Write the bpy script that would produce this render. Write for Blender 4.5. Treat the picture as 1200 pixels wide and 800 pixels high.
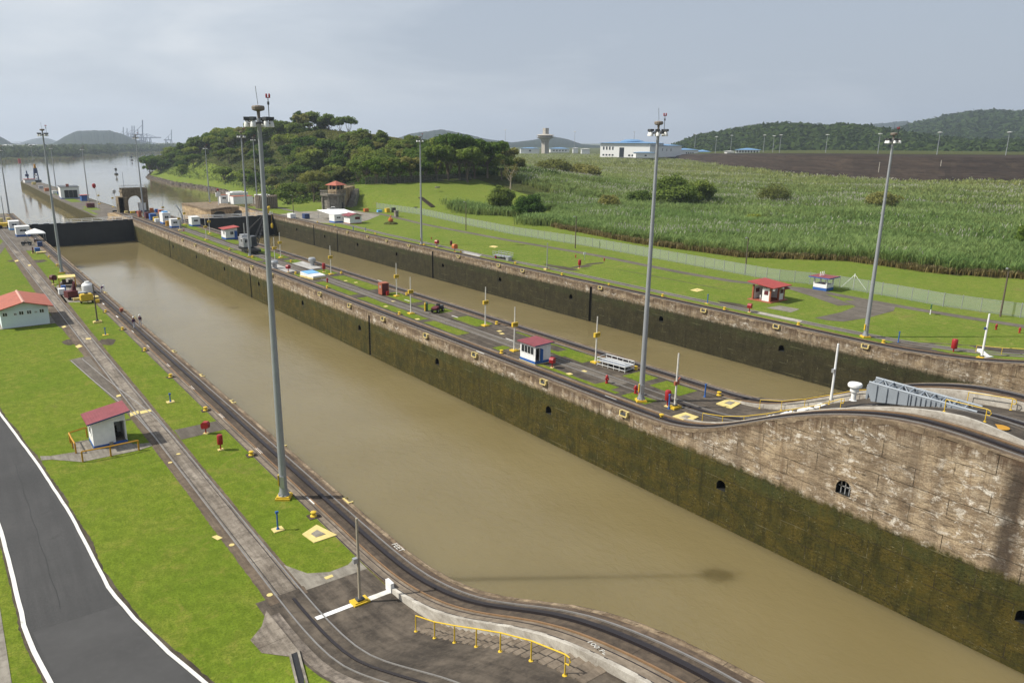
import bpy, bmesh, math, random
import numpy as np
from mathutils import Vector, Matrix
R = math.radians
PI = math.pi
for o in list(bpy.data.objects):
    bpy.data.objects.remove(o, do_unlink=True)
S = bpy.context.scene
COL = S.collection
# ------------------------------------------------------------------ camera
cam_d = bpy.data.cameras.new('camera')
cam = bpy.data.objects.new('camera', cam_d)
COL.objects.link(cam)
S.camera = cam
cam_d.sensor_width = 36.0
cam_d.lens = 26.248
cam_d.shift_x = 0.03436
cam_d.shift_y = -0.00292
cam_d.clip_start = 0.5
cam_d.clip_end = 30000
_yaw, _pit, _rol = 0.620344823, 0.257725460, 0.00496735519
_f = Vector((math.sin(_yaw) * math.cos(_pit), math.cos(_yaw) * math.cos(_pit), -math.sin(_pit)))
_r = Vector((math.cos(_yaw), -math.sin(_yaw), 0))
_u = _r.cross(_f)
_rr = _r * math.cos(_rol) + _u * math.sin(_rol)
_uu = -_r * math.sin(_rol) + _u * math.cos(_rol)
cam.matrix_world = Matrix(((_rr.x, _uu.x, -_f.x, -23.488), (_rr.y, _uu.y, -_f.y, 0.0),
                           (_rr.z, _uu.z, -_f.z, 27.987), (0, 0, 0, 1)))
# ------------------------------------------------------------------ light
SUN_EL, SUN_AZ = R(45.6), math.atan2(-30.2, 19.9)     # azimuth measured from +Y towards +X
sun_d = bpy.data.lights.new('sun', 'SUN')
sun_d.energy = 4.9
sun_d.angle = R(0.6)
sun_d.color = (1.0, 0.95, 0.86)
sun = bpy.data.objects.new('sun', sun_d)
COL.objects.link(sun)
_sd = Vector((math.sin(SUN_AZ) * math.cos(SUN_EL), math.cos(SUN_AZ) * math.cos(SUN_EL), math.sin(SUN_EL)))
sun.rotation_euler = _sd.to_track_quat('Z', 'Y').to_euler()
W = bpy.data.worlds.new('World')
S.world = W
W.use_nodes = True
wt = W.node_tree
for n in list(wt.nodes):
    wt.nodes.remove(n)


def _wn(t, **k):
    n = wt.nodes.new(t)
    for a, b in k.items():
        setattr(n, a, b)
    return n


w_out = _wn('ShaderNodeOutputWorld')
w_bg = _wn('ShaderNodeBackground')
w_bg.inputs['Strength'].default_value = 0.1
w_sky = _wn('ShaderNodeTexSky', sky_type='NISHITA', sun_disc=False, sun_elevation=SUN_EL,
            sun_rotation=SUN_AZ, air_density=1.2, dust_density=2.5)
w_tc = _wn('ShaderNodeTexCoord')
# thin layered overcast: cloud brightness comes from large soft noise on the sky direction
w_map = _wn('ShaderNodeMapping')
w_map.inputs['Scale'].default_value = (1.0, 1.0, 4.2)
wt.links.new(w_tc.outputs['Generated'], w_map.inputs['Vector'])
w_n1 = _wn('ShaderNodeTexNoise')
w_n1.inputs['Scale'].default_value = 2.3
w_n1.inputs['Detail'].default_value = 7
w_n1.inputs['Roughness'].default_value = 0.52
w_n1.inputs['Distortion'].default_value = 0.35
wt.links.new(w_map.outputs['Vector'], w_n1.inputs['Vector'])
# the cloud sheet thins towards the sun (bright) and thickens away from it
w_dot = _wn('ShaderNodeVectorMath', operation='DOT_PRODUCT')
w_dot.inputs[1].default_value = (math.sin(R(-42)), math.cos(R(-42)), 0.30)
wt.links.new(w_tc.outputs['Generated'], w_dot.inputs[0])
w_ma = _wn('ShaderNodeMath', operation='MULTIPLY_ADD')
w_ma.inputs[1].default_value = 0.44
w_ma.inputs[2].default_value = -0.48
wt.links.new(w_dot.outputs['Value'], w_ma.inputs[0])
w_mb = _wn('ShaderNodeMath', operation='MULTIPLY_ADD')
w_mb.inputs[1].default_value = 1.55
wt.links.new(w_n1.outputs['Fac'], w_mb.inputs[0])
wt.links.new(w_ma.outputs[0], w_mb.inputs[2])
w_cr = _wn('ShaderNodeValToRGB')
e = w_cr.color_ramp.elements
e[0].position = 0.22
e[0].color = (3.55, 4.0, 4.7, 1)
e[1].position = 0.92
e[1].color = (7.5, 7.6, 7.75, 1)
m = w_cr.color_ramp.elements.new(0.52)
m.color = (5.0, 5.4, 5.95, 1)
wt.links.new(w_mb.outputs[0], w_cr.inputs['Fac'])
w_mix = _wn('ShaderNodeMix', data_type='RGBA')
w_mix.inputs['Factor'].default_value = 0.86
wt.links.new(w_sky.outputs['Color'], w_mix.inputs['A'])
wt.links.new(w_cr.outputs['Color'], w_mix.inputs['B'])
wt.links.new(w_mix.outputs['Result'], w_bg.inputs['Color'])
wt.links.new(w_bg.outputs['Background'], w_out.inputs['Surface'])
vs = S.view_settings
vs.view_transform = 'Standard'
vs.look = 'None'
vs.exposure = 0.34
vs.gamma = 1.0
vs.use_curve_mapping = False
S.render.engine = 'CYCLES'
S.cycles.volume_bounces = 0
S.cycles.transparent_max_bounces = 12
HAZE = 0.00010
rng = np.random.default_rng(7)
random.seed(7)


# ------------------------------------------------------------------ mesh helpers
class MB:
    def __init__(self):
        self.v, self.f, self.m = [], [], []

    def poly(self, pts, mi=0):
        b = len(self.v)
        self.v += [tuple(p) for p in pts]
        self.f.append(tuple(range(b, b + len(pts))))
        self.m.append(mi)

    def faces(self, vs_, fs, mi=0):
        b = len(self.v)
        self.v += [tuple(p) for p in vs_]
        for f in fs:
            self.f.append(tuple(b + i for i in f))
            self.m.append(mi)

    def bx(self, x0, x1, y0, y1, z0, z1, mi=0):
        self.faces([(x0, y0, z0), (x1, y0, z0), (x1, y1, z0), (x0, y1, z0),
                    (x0, y0, z1), (x1, y0, z1), (x1, y1, z1), (x0, y1, z1)],
                   [(3, 2, 1, 0), (4, 5, 6, 7), (0, 1, 5, 4), (1, 2, 6, 5), (2, 3, 7, 6), (3, 0, 4, 7)], mi)
        return self

    def box(self, c, s, rz=0, mi=0):
        cx, cy, cz = c
        hx, hy, hz = s[0] / 2, s[1] / 2, s[2] / 2
        ca, sa = math.cos(rz), math.sin(rz)
        P = []
        for dz in (-hz, hz):
            for dx, dy in ((-hx, -hy), (hx, -hy), (hx, hy), (-hx, hy)):
                P.append((cx + dx * ca - dy * sa, cy + dx * sa + dy * ca, cz + dz))
        self.faces(P, [(3, 2, 1, 0), (4, 5, 6, 7), (0, 1, 5, 4), (1, 2, 6, 5), (2, 3, 7, 6), (3, 0, 4, 7)], mi)
        return self

    def prism(self, poly, z0, z1, mi=0):
        """poly counter-clockwise (x, y); z1 may be a list"""
        n = len(poly)
        zt = z1 if isinstance(z1, (list, tuple)) else [z1] * n
        zb = z0 if isinstance(z0, (list, tuple)) else [z0] * n
        P = [(x, y, zb[i]) for i, (x, y) in enumerate(poly)] + [(x, y, zt[i]) for i, (x, y) in enumerate(poly)]
        fs = [tuple(reversed(range(n))), tuple(range(n, 2 * n))]
        fs += [(i, (i + 1) % n, n + (i + 1) % n, n + i) for i in range(n)]
        self.faces(P, fs, mi)
        return self

    def tube(self, pts, r, n=6, mi=0, caps=True):
        pts = [Vector(p) for p in pts]
        rs = r if isinstance(r, (list, tuple)) else [r] * len(pts)
        rings = []
        for i, p in enumerate(pts):
            if i == 0:
                d = pts[1] - p
            elif i == len(pts) - 1:
                d = p - pts[i - 1]
            else:
                d = (pts[i + 1] - p).normalized() + (p - pts[i - 1]).normalized()
            d.normalize()
            a = Vector((0, 0, 1)) if abs(d.z) < 0.9 else Vector((1, 0, 0))
            u = d.cross(a).normalized()
            w = u.cross(d)
            rings.append([p + (u * math.cos(2 * PI * k / n) + w * math.sin(2 * PI * k / n)) * rs[i] for k in range(n)])
        P = [q for rg in rings for q in rg]
        fs = []
        for i in range(len(pts) - 1):
            for k in range(n):
                k2 = (k + 1) % n
                fs.append((i * n + k, (i + 1) * n + k, (i + 1) * n + k2, i * n + k2))
        if caps:
            fs.append(tuple(range(n)))
            fs.append(tuple(reversed(range((len(pts) - 1) * n, len(pts) * n))))
        self.faces(P, fs, mi)
        return self

    def lathe(self, prof, n=16, c=(0, 0, 0), mi=0, a0=0.0):
        P, fs = [], []
        for r, z in prof:
            for k in range(n):
                a = a0 + 2 * PI * k / n
                P.append((c[0] + r * math.cos(a), c[1] + r * math.sin(a), c[2] + z))
        for i in range(len(prof) - 1):
            for k in range(n):
                k2 = (k + 1) % n
                fs.append((i * n + k, i * n + k2, (i + 1) * n + k2, (i + 1) * n + k))
        if prof[0][0] > 1e-6:
            fs.append(tuple(reversed(range(n))))
        if prof[-1][0] > 1e-6:
            fs.append(tuple(range((len(prof) - 1) * n, len(prof) * n)))
        self.faces(P, fs, mi)
        return self

    def strip(self, ys, x0, x1, zf, off=0.0, mi=0):
        g = lambda a, y: a(y) if callable(a) else a
        P, fs = [], []
        for y in ys:
            a, b = g(x0, y), g(x1, y)
            P.append((a, y, zf(a, y) + off))
            P.append((b, y, zf(b, y) + off))
        for i in range(len(ys) - 1):
            fs.append((2 * i, 2 * i + 1, 2 * i + 3, 2 * i + 2))
        self.faces(P, fs, mi)
        return self

    def bar(self, ys, x0, x1, zf, h0, h1, mi=0):
        """rail-like bar following a profile"""
        P, fs = [], []
        for y in ys:
            zz = zf((x0 + x1) / 2, y)
            P += [(x0, y, zz + h0), (x1, y, zz + h0), (x1, y, zz + h1), (x0, y, zz + h1)]
        for i in range(len(ys) - 1):
            b = 4 * i
            fs += [(b, b + 4, b + 5, b + 1), (b + 1, b + 5, b + 6, b + 2), (b + 2, b + 6, b + 7, b + 3), (b + 3, b + 7, b + 4, b)]
        fs += [(0, 1, 2, 3), (len(P) - 1, len(P) - 2, len(P) - 3, len(P) - 4)]
        self.faces(P, fs, mi)
        return self


def obj(name, mb, mats, parent=None, loc=None, rz=0.0, smooth=False):
    me = bpy.data.meshes.new(name)
    me.from_pydata(mb.v, [], mb.f)
    if not isinstance(mats, (list, tuple)):
        mats = [mats]
    for mm in mats:
        me.materials.append(mm)
    if len(mats) > 1:
        me.polygons.foreach_set('material_index', mb.m)
    if smooth:
        me.polygons.foreach_set('use_smooth', [True] * len(me.polygons))
        try:
            me.set_sharp_from_angle(angle=R(40))
        except Exception:
            pass
    me.update()
    o = bpy.data.objects.new(name, me)
    COL.objects.link(o)
    if parent is not None:
        o.parent = parent
    if loc is not None:
        o.location = loc
    o.rotation_euler.z = rz
    return o


def quads(name, P, mat, col=None, parent=None):
    """P (N,4,3) float array -> one mesh object with per-face colour attribute"""
    N = len(P)
    me = bpy.data.meshes.new(name)
    me.vertices.add(4 * N)
    me.vertices.foreach_set('co', np.ascontiguousarray(P, dtype=np.float32).ravel())
    me.loops.add(4 * N)
    me.loops.foreach_set('vertex_index', np.arange(4 * N, dtype=np.int32))
    me.polygons.add(N)
    me.polygons.foreach_set('loop_start', np.arange(0, 4 * N, 4, dtype=np.int32))
    me.materials.append(mat)
    if col is not None:
        a = me.attributes.new('col', 'FLOAT_COLOR', 'FACE')
        a.data.foreach_set('color', np.hstack([col, np.ones((N, 1))]).astype(np.float32).ravel())
    me.update(calc_edges=True)
    o = bpy.data.objects.new(name, me)
    COL.objects.link(o)
    if parent is not None:
        o.parent = parent
    return o


def thing(name, label, cat, loc=(0, 0, 0), rz=0.0, group=None):
    o = bpy.data.objects.new(name, None)
    o.empty_display_size = 0.3
    COL.objects.link(o)
    o.location = loc
    o.rotation_euler.z = rz
    o['label'] = label
    o['category'] = cat
    if group:
        o['group'] = group
    return o


def tag(o, label, cat, group=None, kind=None):
    o['label'] = label
    o['category'] = cat
    if group:
        o['group'] = group
    if kind:
        o['kind'] = kind
    return o


def struct(o, label=None, cat=None):
    o['kind'] = 'structure'
    if label:
        o['label'] = label
        o['category'] = cat or 'ground'
    return o


def dup(root, loc, rz=0.0, label=None, group=None, scale=None):
    r = root.copy()
    COL.objects.link(r)
    r.location = loc
    r.rotation_euler.z = rz
    if scale:
        r.scale = scale if isinstance(scale, tuple) else (scale,) * 3
    if label:
        r['label'] = label
    if group:
        r['group'] = group
    for ch in list(root.children):
        c = ch.copy()
        COL.objects.link(c)
        c.parent = r
        for g in list(ch.children):
            d = g.copy()
            COL.objects.link(d)
            d.parent = c
    return r


# ------------------------------------------------------------------ material helpers
class NT:
    def __init__(self, name):
        self.mat = bpy.data.materials.new(name)
        self.mat.use_nodes = True
        self.t = self.mat.node_tree
        self.bsdf = self.t.nodes['Principled BSDF']
        self._co = None

    def n(self, t, **k):
        nd = self.t.nodes.new(t)
        for a, b in k.items():
            setattr(nd, a, b)
        return nd

    def link(self, a, b):
        self.t.links.new(a, b)

    def co(self):
        if self._co is None:
            self._co = self.n('ShaderNodeTexCoord').outputs['Object']
        return self._co

    def mapped(self, scale, src=None):
        m_ = self.n('ShaderNodeMapping')
        m_.inputs['Scale'].default_value = scale
        self.link(src or self.co(), m_.inputs['Vector'])
        return m_.outputs['Vector']

    def noise(self, scale, detail=4, rough=0.55, vec=None, dist=0.0):
        n_ = self.n('ShaderNodeTexNoise')
        n_.inputs['Scale'].default_value = scale
        n_.inputs['Detail'].default_value = detail
        n_.inputs['Roughness'].default_value = rough
        n_.inputs['Distortion'].default_value = dist
        self.link(vec or self.co(), n_.inputs['Vector'])
        return n_.outputs['Fac']

    def ramp(self, fac, stops):
        r_ = self.n('ShaderNodeValToRGB')
        el = r_.color_ramp.elements
        while len(el) < len(stops):
            el.new(0.5)
        for e_, (p, c) in zip(el, stops):
            e_.position = p
            e_.color = (c, c, c, 1) if not isinstance(c, (tuple, list)) else (*c, 1)
        self.link(fac, r_.inputs['Fac'])
        return r_.outputs['Color']

    def mix(self, fac, a, b, mode='MIX'):
        x = self.n('ShaderNodeMix', data_type='RGBA', blend_type=mode)
        for s, v in (('Factor', fac), ('A', a), ('B', b)):
            if isinstance(v, (int, float)):
                x.inputs[s].default_value = v if s == 'Factor' else (v, v, v, 1)
            elif isinstance(v, (tuple, list)):
                x.inputs[s].default_value = (*v, 1)
            else:
                self.link(v, x.inputs[s])
        return x.outputs['Result']

    def math(self, op, a, b=None, c=None):
        x = self.n('ShaderNodeMath', operation=op)
        for i, v in enumerate((a, b, c)):
            if v is None:
                continue
            if isinstance(v, (int, float)):
                x.inputs[i].default_value = v
            else:
                self.link(v, x.inputs[i])
        return x.outputs[0]

    def sep(self, vec=None):
        s = self.n('ShaderNodeSeparateXYZ')
        self.link(vec or self.co(), s.inputs[0])
        return s.outputs

    def comb(self, x, y, z):
        s = self.n('ShaderNodeCombineXYZ')
        for i, v in enumerate((x, y, z)):
            if isinstance(v, (int, float)):
                s.inputs[i].default_value = v
            else:
                self.link(v, s.inputs[i])
        return s.outputs[0]

    def bump(self, h, strength=0.3, dist=0.05):
        b = self.n('ShaderNodeBump')
        b.inputs['Strength'].default_value = strength
        b.inputs['Distance'].default_value = dist
        self.link(h, b.inputs['Height'])
        self.link(b.outputs['Normal'], self.bsdf.inputs['Normal'])

    def out(self, col, rough=0.8, spec=0.3, metal=0.0):
        b = self.bsdf
        if isinstance(col, (tuple, list)):
            b.inputs['Base Color'].default_value = (*col, 1)
        else:
            self.link(col, b.inputs['Base Color'])
        if isinstance(rough, (int, float)):
            b.inputs['Roughness'].default_value = rough
        else:
            self.link(rough, b.inputs['Roughness'])
        b.inputs['Specular IOR Level'].default_value = spec
        b.inputs['Metallic'].default_value = metal
        return self.mat


def weathered(name, col, dark=0.7, scale=1.2, rough=0.6, spec=0.35, metal=0.0, amt=0.5, bump=0.0):
    """plain paint or stone with uneven tone, grime and wear"""
    t = NT(name)
    n1 = t.noise(scale, 5, 0.62)
    n2 = t.noise(scale * 6.3, 3, 0.6)
    d = tuple(c * dark for c in col)
    f = t.math('MULTIPLY', t.ramp(n1, [(0.35, 0.0), (0.7, 1.0)]), amt)
    c = t.mix(f, col, d)
    c = t.mix(t.math('MULTIPLY', t.ramp(n2, [(0.5, 0.0), (0.8, 1.0)]), amt * 0.6), c, tuple(min(1, q * 1.18) for q in col))
    if bump:
        t.bump(n2, bump, 0.02)
    return t.out(c, rough, spec, metal)
# ------------------------------------------------------------------ materials
def make_lawn(name, a, b, c, bumpd=0.05):
    t = NT(name)
    big = t.noise(0.045, 4, 0.6)
    mid = t.noise(0.32, 5, 0.65, dist=0.4)
    vec = t.mapped((1.0, 0.35, 1.0))
    mow = t.noise(2.4, 4, 0.7, vec)
    fine = t.noise(7.0, 4, 0.75)
    k = t.mix(t.ramp(big, [(0.35, 0), (0.66, 1)]), a, b)
    k = t.mix(t.math('MULTIPLY', t.ramp(mid, [(0.47, 0), (0.72, 1)]), 0.75), k, c)
    k = t.mix(t.math('MULTIPLY', t.ramp(mow, [(0.38, 1), (0.55, 0)]), 0.4), k, tuple(q * 0.66 for q in a))
    k = t.mix(t.math('MULTIPLY', t.ramp(fine, [(0.36, 1), (0.54, 0)]), 0.75), k, tuple(q * 0.42 for q in a))
    clump = t.noise(1.3, 5, 0.75, dist=0.6)
    k = t.mix(t.math('MULTIPLY', t.ramp(clump, [(0.42, 1), (0.56, 0)]), 0.5), k, tuple(q * 0.58 for q in a))
    k = t.mix(t.math('MULTIPLY', t.ramp(t.noise(0.55, 5, 0.75, dist=0.8), [(0.54, 0), (0.68, 1)]), 0.45), k, tuple(q * w for q, w in zip(c, (1.15, 0.95, 1.3))))
    bare = t.noise(0.11, 6, 0.72)
    k = t.mix(t.math('MULTIPLY', t.ramp(bare, [(0.60, 0), (0.74, 1)]), 0.6), k, (0.17, 0.135, 0.05))
    h = t.math('ADD', t.math('MULTIPLY', fine, 0.8), t.math('MULTIPLY', mow, 0.6))
    t.bump(h, 0.75, bumpd)
    return t.out(k, 0.95, 0.08)


M = {}
M['lawn'] = make_lawn('lawn', (0.118, 0.176, 0.015), (0.164, 0.206, 0.022), (0.196, 0.206, 0.036))
M['lawn_far'] = make_lawn('lawn_far', (0.130, 0.190, 0.024), (0.178, 0.222, 0.034), (0.208, 0.220, 0.050), 0.12)


def make_concrete(name, base, light, dark, s=0.6, joints=None, bump=0.25, rough=0.88):
    t = NT(name)
    n1 = t.noise(s * 0.35, 6, 0.65, dist=0.6)
    n2 = t.noise(s * 2.1, 6, 0.7)
    n3 = t.noise(s * 11, 4, 0.7)
    vec = t.mapped((2.2, 0.16, 1))
    n4 = t.noise(s * 1.6, 5, 0.65, vec)                  # streaks along the lock
    k = t.mix(t.ramp(n1, [(0.36, 0), (0.64, 1)]), base, light)
    k = t.mix(t.ramp(n2, [(0.44, 0), (0.72, 0.9)]), k, dark)
    k = t.mix(t.math('MULTIPLY', t.ramp(n4, [(0.42, 0), (0.62, 1)]), 0.55), k, tuple(q * 0.72 for q in dark))
    k = t.mix(t.math('MULTIPLY', t.ramp(n3, [(0.5, 0), (0.8, 1)]), 0.5), k, light)
    h = n3
    if joints:
        br = t.n('ShaderNodeTexBrick')
        br.offset = 0.0
        br.inputs['Scale'].default_value = 1.0
        br.inputs['Mortar Size'].default_value = 0.022
        br.inputs['Mortar Smooth'].default_value = 0.3
        br.inputs['Brick Width'].default_value = joints[0]
        br.inputs['Row Height'].default_value = joints[1]
        t.link(t.co(), br.inputs['Vector'])
        k = t.mix(t.math('MULTIPLY', br.outputs['Fac'], 0.7), k, tuple(q * 0.35 for q in dark))
    t.bump(h, bump, 0.03)
    return t.out(k, rough, 0.2)


M['bed'] = make_concrete('track_bed', (0.066, 0.051, 0.038), (0.115, 0.088, 0.064), (0.030, 0.024, 0.020), 0.9, (40.0, 3.05))
M['bed_ret'] = make_concrete('return_track_bed', (0.165, 0.138, 0.108), (0.31, 0.27, 0.22), (0.070, 0.056, 0.043), 0.7, (40.0, 4.6))
M['band'] = make_concrete('concrete_band', (0.175, 0.140, 0.105), (0.25, 0.205, 0.155), (0.095, 0.075, 0.056), 0.8)
M['shoulder'] = make_concrete('stained_shoulder', (0.115, 0.086, 0.060), (0.165, 0.128, 0.092), (0.062, 0.046, 0.034), 0.9)
M['deck'] = make_concrete('deck_asphalt', (0.058, 0.048, 0.038), (0.135, 0.11, 0.084), (0.028, 0.023, 0.019), 0.45)
M['coping'] = make_concrete('coping_stone', (0.15, 0.105, 0.066), (0.34, 0.265, 0.175), (0.06, 0.042, 0.028), 1.3, (40, 7.6), 0.6)
M['coping_dark'] = make_concrete('coping_dark', (0.085, 0.060, 0.042), (0.145, 0.105, 0.072), (0.042, 0.031, 0.024), 1.1, None, 0.5)
M['pale_conc'] = make_concrete('pale_concrete', (0.38, 0.35, 0.30), (0.52, 0.49, 0.43), (0.22, 0.19, 0.155), 0.8, None, 0.3)
M['grey_conc'] = make_concrete('grey_concrete', (0.22, 0.20, 0.165), (0.30, 0.275, 0.23), (0.11, 0.095, 0.075), 0.5, None, 0.3)
M['tan_conc'] = make_concrete('tan_concrete', (0.40, 0.30, 0.175), (0.52, 0.39, 0.235), (0.15, 0.10, 0.06), 0.45, None, 0.4)
M['pad'] = make_concrete('pale_pad', (0.36, 0.35, 0.33), (0.46, 0.45, 0.43), (0.24, 0.22, 0.20), 0.5)
M['path'] = make_concrete('path_asphalt', (0.115, 0.098, 0.080), (0.16, 0.14, 0.115), (0.075, 0.063, 0.050), 0.35)
M['patch'] = make_concrete('dark_brown_ground', (0.062, 0.048, 0.034), (0.105, 0.085, 0.060), (0.035, 0.028, 0.02), 0.7)
M['rubble'] = make_concrete('rubble', (0.14, 0.115, 0.09), (0.24, 0.205, 0.17), (0.05, 0.04, 0.034), 1.0, None, 0.9)


def make_road():
    t = NT('asphalt_road')
    n1 = t.noise(0.12, 5, 0.6, dist=0.5)
    n2 = t.noise(3.0, 4, 0.6)
    n3 = t.noise(30.0, 2, 0.6)
    vec = t.mapped((1.6, 0.10, 1))
    n4 = t.noise(0.9, 4, 0.6, vec)
    k = t.mix(t.ramp(n1, [(0.35, 0), (0.65, 1)]), (0.034, 0.034, 0.034), (0.052, 0.051, 0.050))
    k = t.mix(t.math('MULTIPLY', t.ramp(n4, [(0.42, 0), (0.62, 1)]), 0.5), k, (0.028, 0.028, 0.028))
    k = t.mix(t.math('MULTIPLY', t.ramp(n3, [(0.45, 0), (0.7, 1)]), 0.3), k, (0.125, 0.12, 0.115))
    k = t.mix(t.math('MULTIPLY', t.ramp(n2, [(0.55, 0), (0.75, 1)]), 0.25), k, (0.04, 0.039, 0.038))
    vo = t.n('ShaderNodeTexVoronoi', feature='DISTANCE_TO_EDGE')
    vo.inputs['Scale'].default_value = 0.22
    t.link(t.co(), vo.inputs['Vector'])
    ck_ = t.math('MULTIPLY', t.ramp(vo.outputs['Distance'], [(0.0, 1), (0.006, 0)]), t.ramp(t.noise(0.15, 3), [(0.58, 0), (0.7, 0.35)]))
    k = t.mix(ck_, k, (0.018, 0.018, 0.018))
    k = t.mix(t.math('MULTIPLY', t.ramp(t.noise(0.5, 5, 0.7, dist=1.0), [(0.60, 0), (0.72, 1)]), 0.5), k, (0.030, 0.029, 0.028))
    t.bump(n3, 0.15, 0.01)
    return t.out(k, 0.78, 0.3)


M['road'] = make_road()


def make_lockwall(name, near, algae_a, algae_b, lev_near, lev_far, stone_gain=1.0):
    t = NT(name)
    s = t.sep()
    yz = t.comb(s[1], s[2], 0.0)
    g = stone_gain
    N = lambda sc, mp=(1, 1, 1), d=6, r=0.7, di=0.0: t.noise(sc, d, r, t.mapped(mp, yz), di)
    dep = t.n('ShaderNodeAttribute', attribute_name='depth').outputs['Fac']      # metres below the coping
    beige, brown, dark, white = ((0.46 * g, 0.358 * g, 0.232 * g), (0.215 * g, 0.155 * g, 0.096 * g), (0.080 * g, 0.060 * g, 0.041 * g), (0.70 * g, 0.65 * g, 0.56 * g))
    big = lambda sc, a, b: t.ramp(N(sc, (1, 0.9, 1), 5, 0.65, 0.8), [(a, 0), (b, 1)])
    grey = (0.345 * g, 0.288 * g, 0.212 * g)
    k = t.mix(big(0.16, 0.38, 0.60), grey, beige)
    k = t.mix(t.math('MULTIPLY', t.ramp(N(0.9, (0.5, 1.3, 1), 7, 0.78, 1.0), [(0.44, 0), (0.58, 1)]), 0.85), k, brown)
    k = t.mix(t.math('MULTIPLY', t.ramp(N(0.26, (2.0, 0.14, 1), 6, 0.72, 0.6), [(0.47, 0), (0.62, 1)]), 0.72), k, (0.16 * g, 0.118 * g, 0.078 * g))
    k = t.mix(t.math('MULTIPLY', t.ramp(N(2.1, (0.42, 1.7, 1), 7, 0.80, 1.0), [(0.50, 0), (0.60, 1)]), big(0.21, 0.34, 0.62)), k, dark)
    k = t.mix(t.math('MULTIPLY', t.ramp(N(1.3, (0.7, 1.1, 1), 7, 0.82, 0.4), [(0.53, 0), (0.60, 0.95)]), big(0.30, 0.40, 0.58)), k, white)
    k = t.mix(t.ramp(N(0.75, (2.2, 0.16, 1), 6, 0.7, 0.5), [(0.56, 0), (0.72, 0.7)]), k, (0.165 * g, 0.095 * g, 0.045 * g))
    k = t.mix(t.math('MULTIPLY', t.ramp(N(8.0, (1, 1, 1), 4, 0.75), [(0.48, 0), (0.66, 1)]), 0.6), k, dark)
    # one broad dark stain running down the face beside the near end
    sy = t.math('ABSOLUTE', t.math('ADD', s[1], t.math('MULTIPLY_ADD', N(0.7, (1, 1, 1), 4), 0.9, -17.0)))
    k = t.mix(t.math('MULTIPLY', t.ramp(sy, [(0.30, 0.85), (0.85, 0)]), t.ramp(N(1.6, (1.2, 0.5, 1), 5), [(0.25, 0.6), (0.5, 1)])), k, (0.045, 0.034, 0.026))
    # rusty run-off from the track: solid just under the coping, breaking into streaks lower down
    st = N(0.9, (1.7, 0.07, 1), 7, 0.80, 0.2)
    run = t.ramp(t.math('SUBTRACT', t.math('MULTIPLY_ADD', st, 6.0, -1.95), dep), [(-0.0, 0), (0.9, 0.85)])
    k = t.mix(run, k, t.mix(N(2.5), (0.060 * g, 0.038 * g, 0.024 * g), (0.125 * g, 0.080 * g, 0.050 * g)))
    # algae below the usual water mark
    lev = t.n('ShaderNodeMapRange')
    for i_, v_ in ((1, 38.0), (2, 150.0), (3, lev_near), (4, lev_far)):
        lev.inputs[i_].default_value = v_
    t.link(s[1], lev.inputs[0])
    edge = t.math('ADD', t.math('SUBTRACT', s[2], lev.outputs[0]), t.math('MULTIPLY', t.math('SUBTRACT', N(1.1, (1.6, 0.5, 1), 6, 0.74), 0.5), 1.5))
    wet = t.ramp(t.math('MULTIPLY_ADD', edge, -1.1, 0.5), [(0.2, 0), (0.8, 1)])
    big2 = t.ramp(N(0.33, (1, 0.8, 1), 5, 0.65, 0.8), [(0.36, 0.15), (0.62, 0.95)])
    al = t.mix(t.ramp(N(0.5, (1, 1, 1), 7, 0.74, 0.8), [(0.36, 0), (0.62, 1)]), algae_a, algae_b)
    al = t.mix(t.ramp(N(0.9, (1.4, 0.2, 1), 6, 0.72), [(0.5, 0), (0.66, 0.75)]), al, tuple(q * 0.5 for q in algae_a))
    al = t.mix(t.ramp(N(2.4, (0.8, 1.7, 1), 6, 0.8, 1.0), [(0.55, 0), (0.66, 0.85)]), al, tuple(q * 0.36 for q in algae_a))
    al = t.mix(t.ramp(N(0.33, (2.2, 0.12, 1), 5, 0.7, 0.4), [(0.60, 0), (0.68, 0.5)]), al, tuple(q * 1.5 for q in algae_b))
    fr = t.ramp(t.math('ABSOLUTE', t.math('ADD', edge, 0.9)), [(0.3, 0.7), (1.0, 0)])
    al = t.mix(t.math('MULTIPLY', fr, t.ramp(N(0.4, (1.5, 0.5, 1), 5), [(0.38, 0.1), (0.62, 0.8)])), al, (0.046 * g, 0.058 * g, 0.018 * g))
    al = t.mix(t.math('MULTIPLY', t.ramp(N(5.5, (0.9, 1.1, 1), 6, 0.82, 0.5), [(0.50, 0), (0.60, 1)]), big2), al, tuple(q * 0.30 for q in algae_a))
    pit = N(4.2, (0.7, 1.3, 1), 5, 0.85, 0.6)
    al = t.mix(t.math('MULTIPLY', t.ramp(pit, [(0.58, 0), (0.64, 0.85)]), t.ramp(N(0.5), [(0.45, 0), (0.6, 1)])), al, (0.22 * g, 0.20 * g, 0.10 * g))
    k = t.mix(wet, k, al)
    br = t.n('ShaderNodeTexBrick')
    br.offset = 0.5
    for nm_, v_ in (('Scale', 1.0), ('Mortar Size', 0.032), ('Mortar Smooth', 0.2), ('Brick Width', 5.1), ('Row Height', 1.46)):
        br.inputs[nm_].default_value = v_
    wob = t.n('ShaderNodeVectorMath', operation='ADD')
    t.link(yz, wob.inputs[0])
    t.link(t.comb(0.0, t.math('MULTIPLY', t.math('SUBTRACT', N(0.6, (1, 1, 1), 3), 0.5), 0.16), 0.0), wob.inputs[1])
    t.link(wob.outputs[0], br.inputs['Vector'])
    jm = t.math('MULTIPLY', br.outputs['Fac'], t.ramp(N(0.55, (1, 1, 1), 4), [(0.38, 0.05), (0.60, 0.95)]))
    k = t.mix(jm, k, (0.030, 0.024, 0.014))
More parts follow.
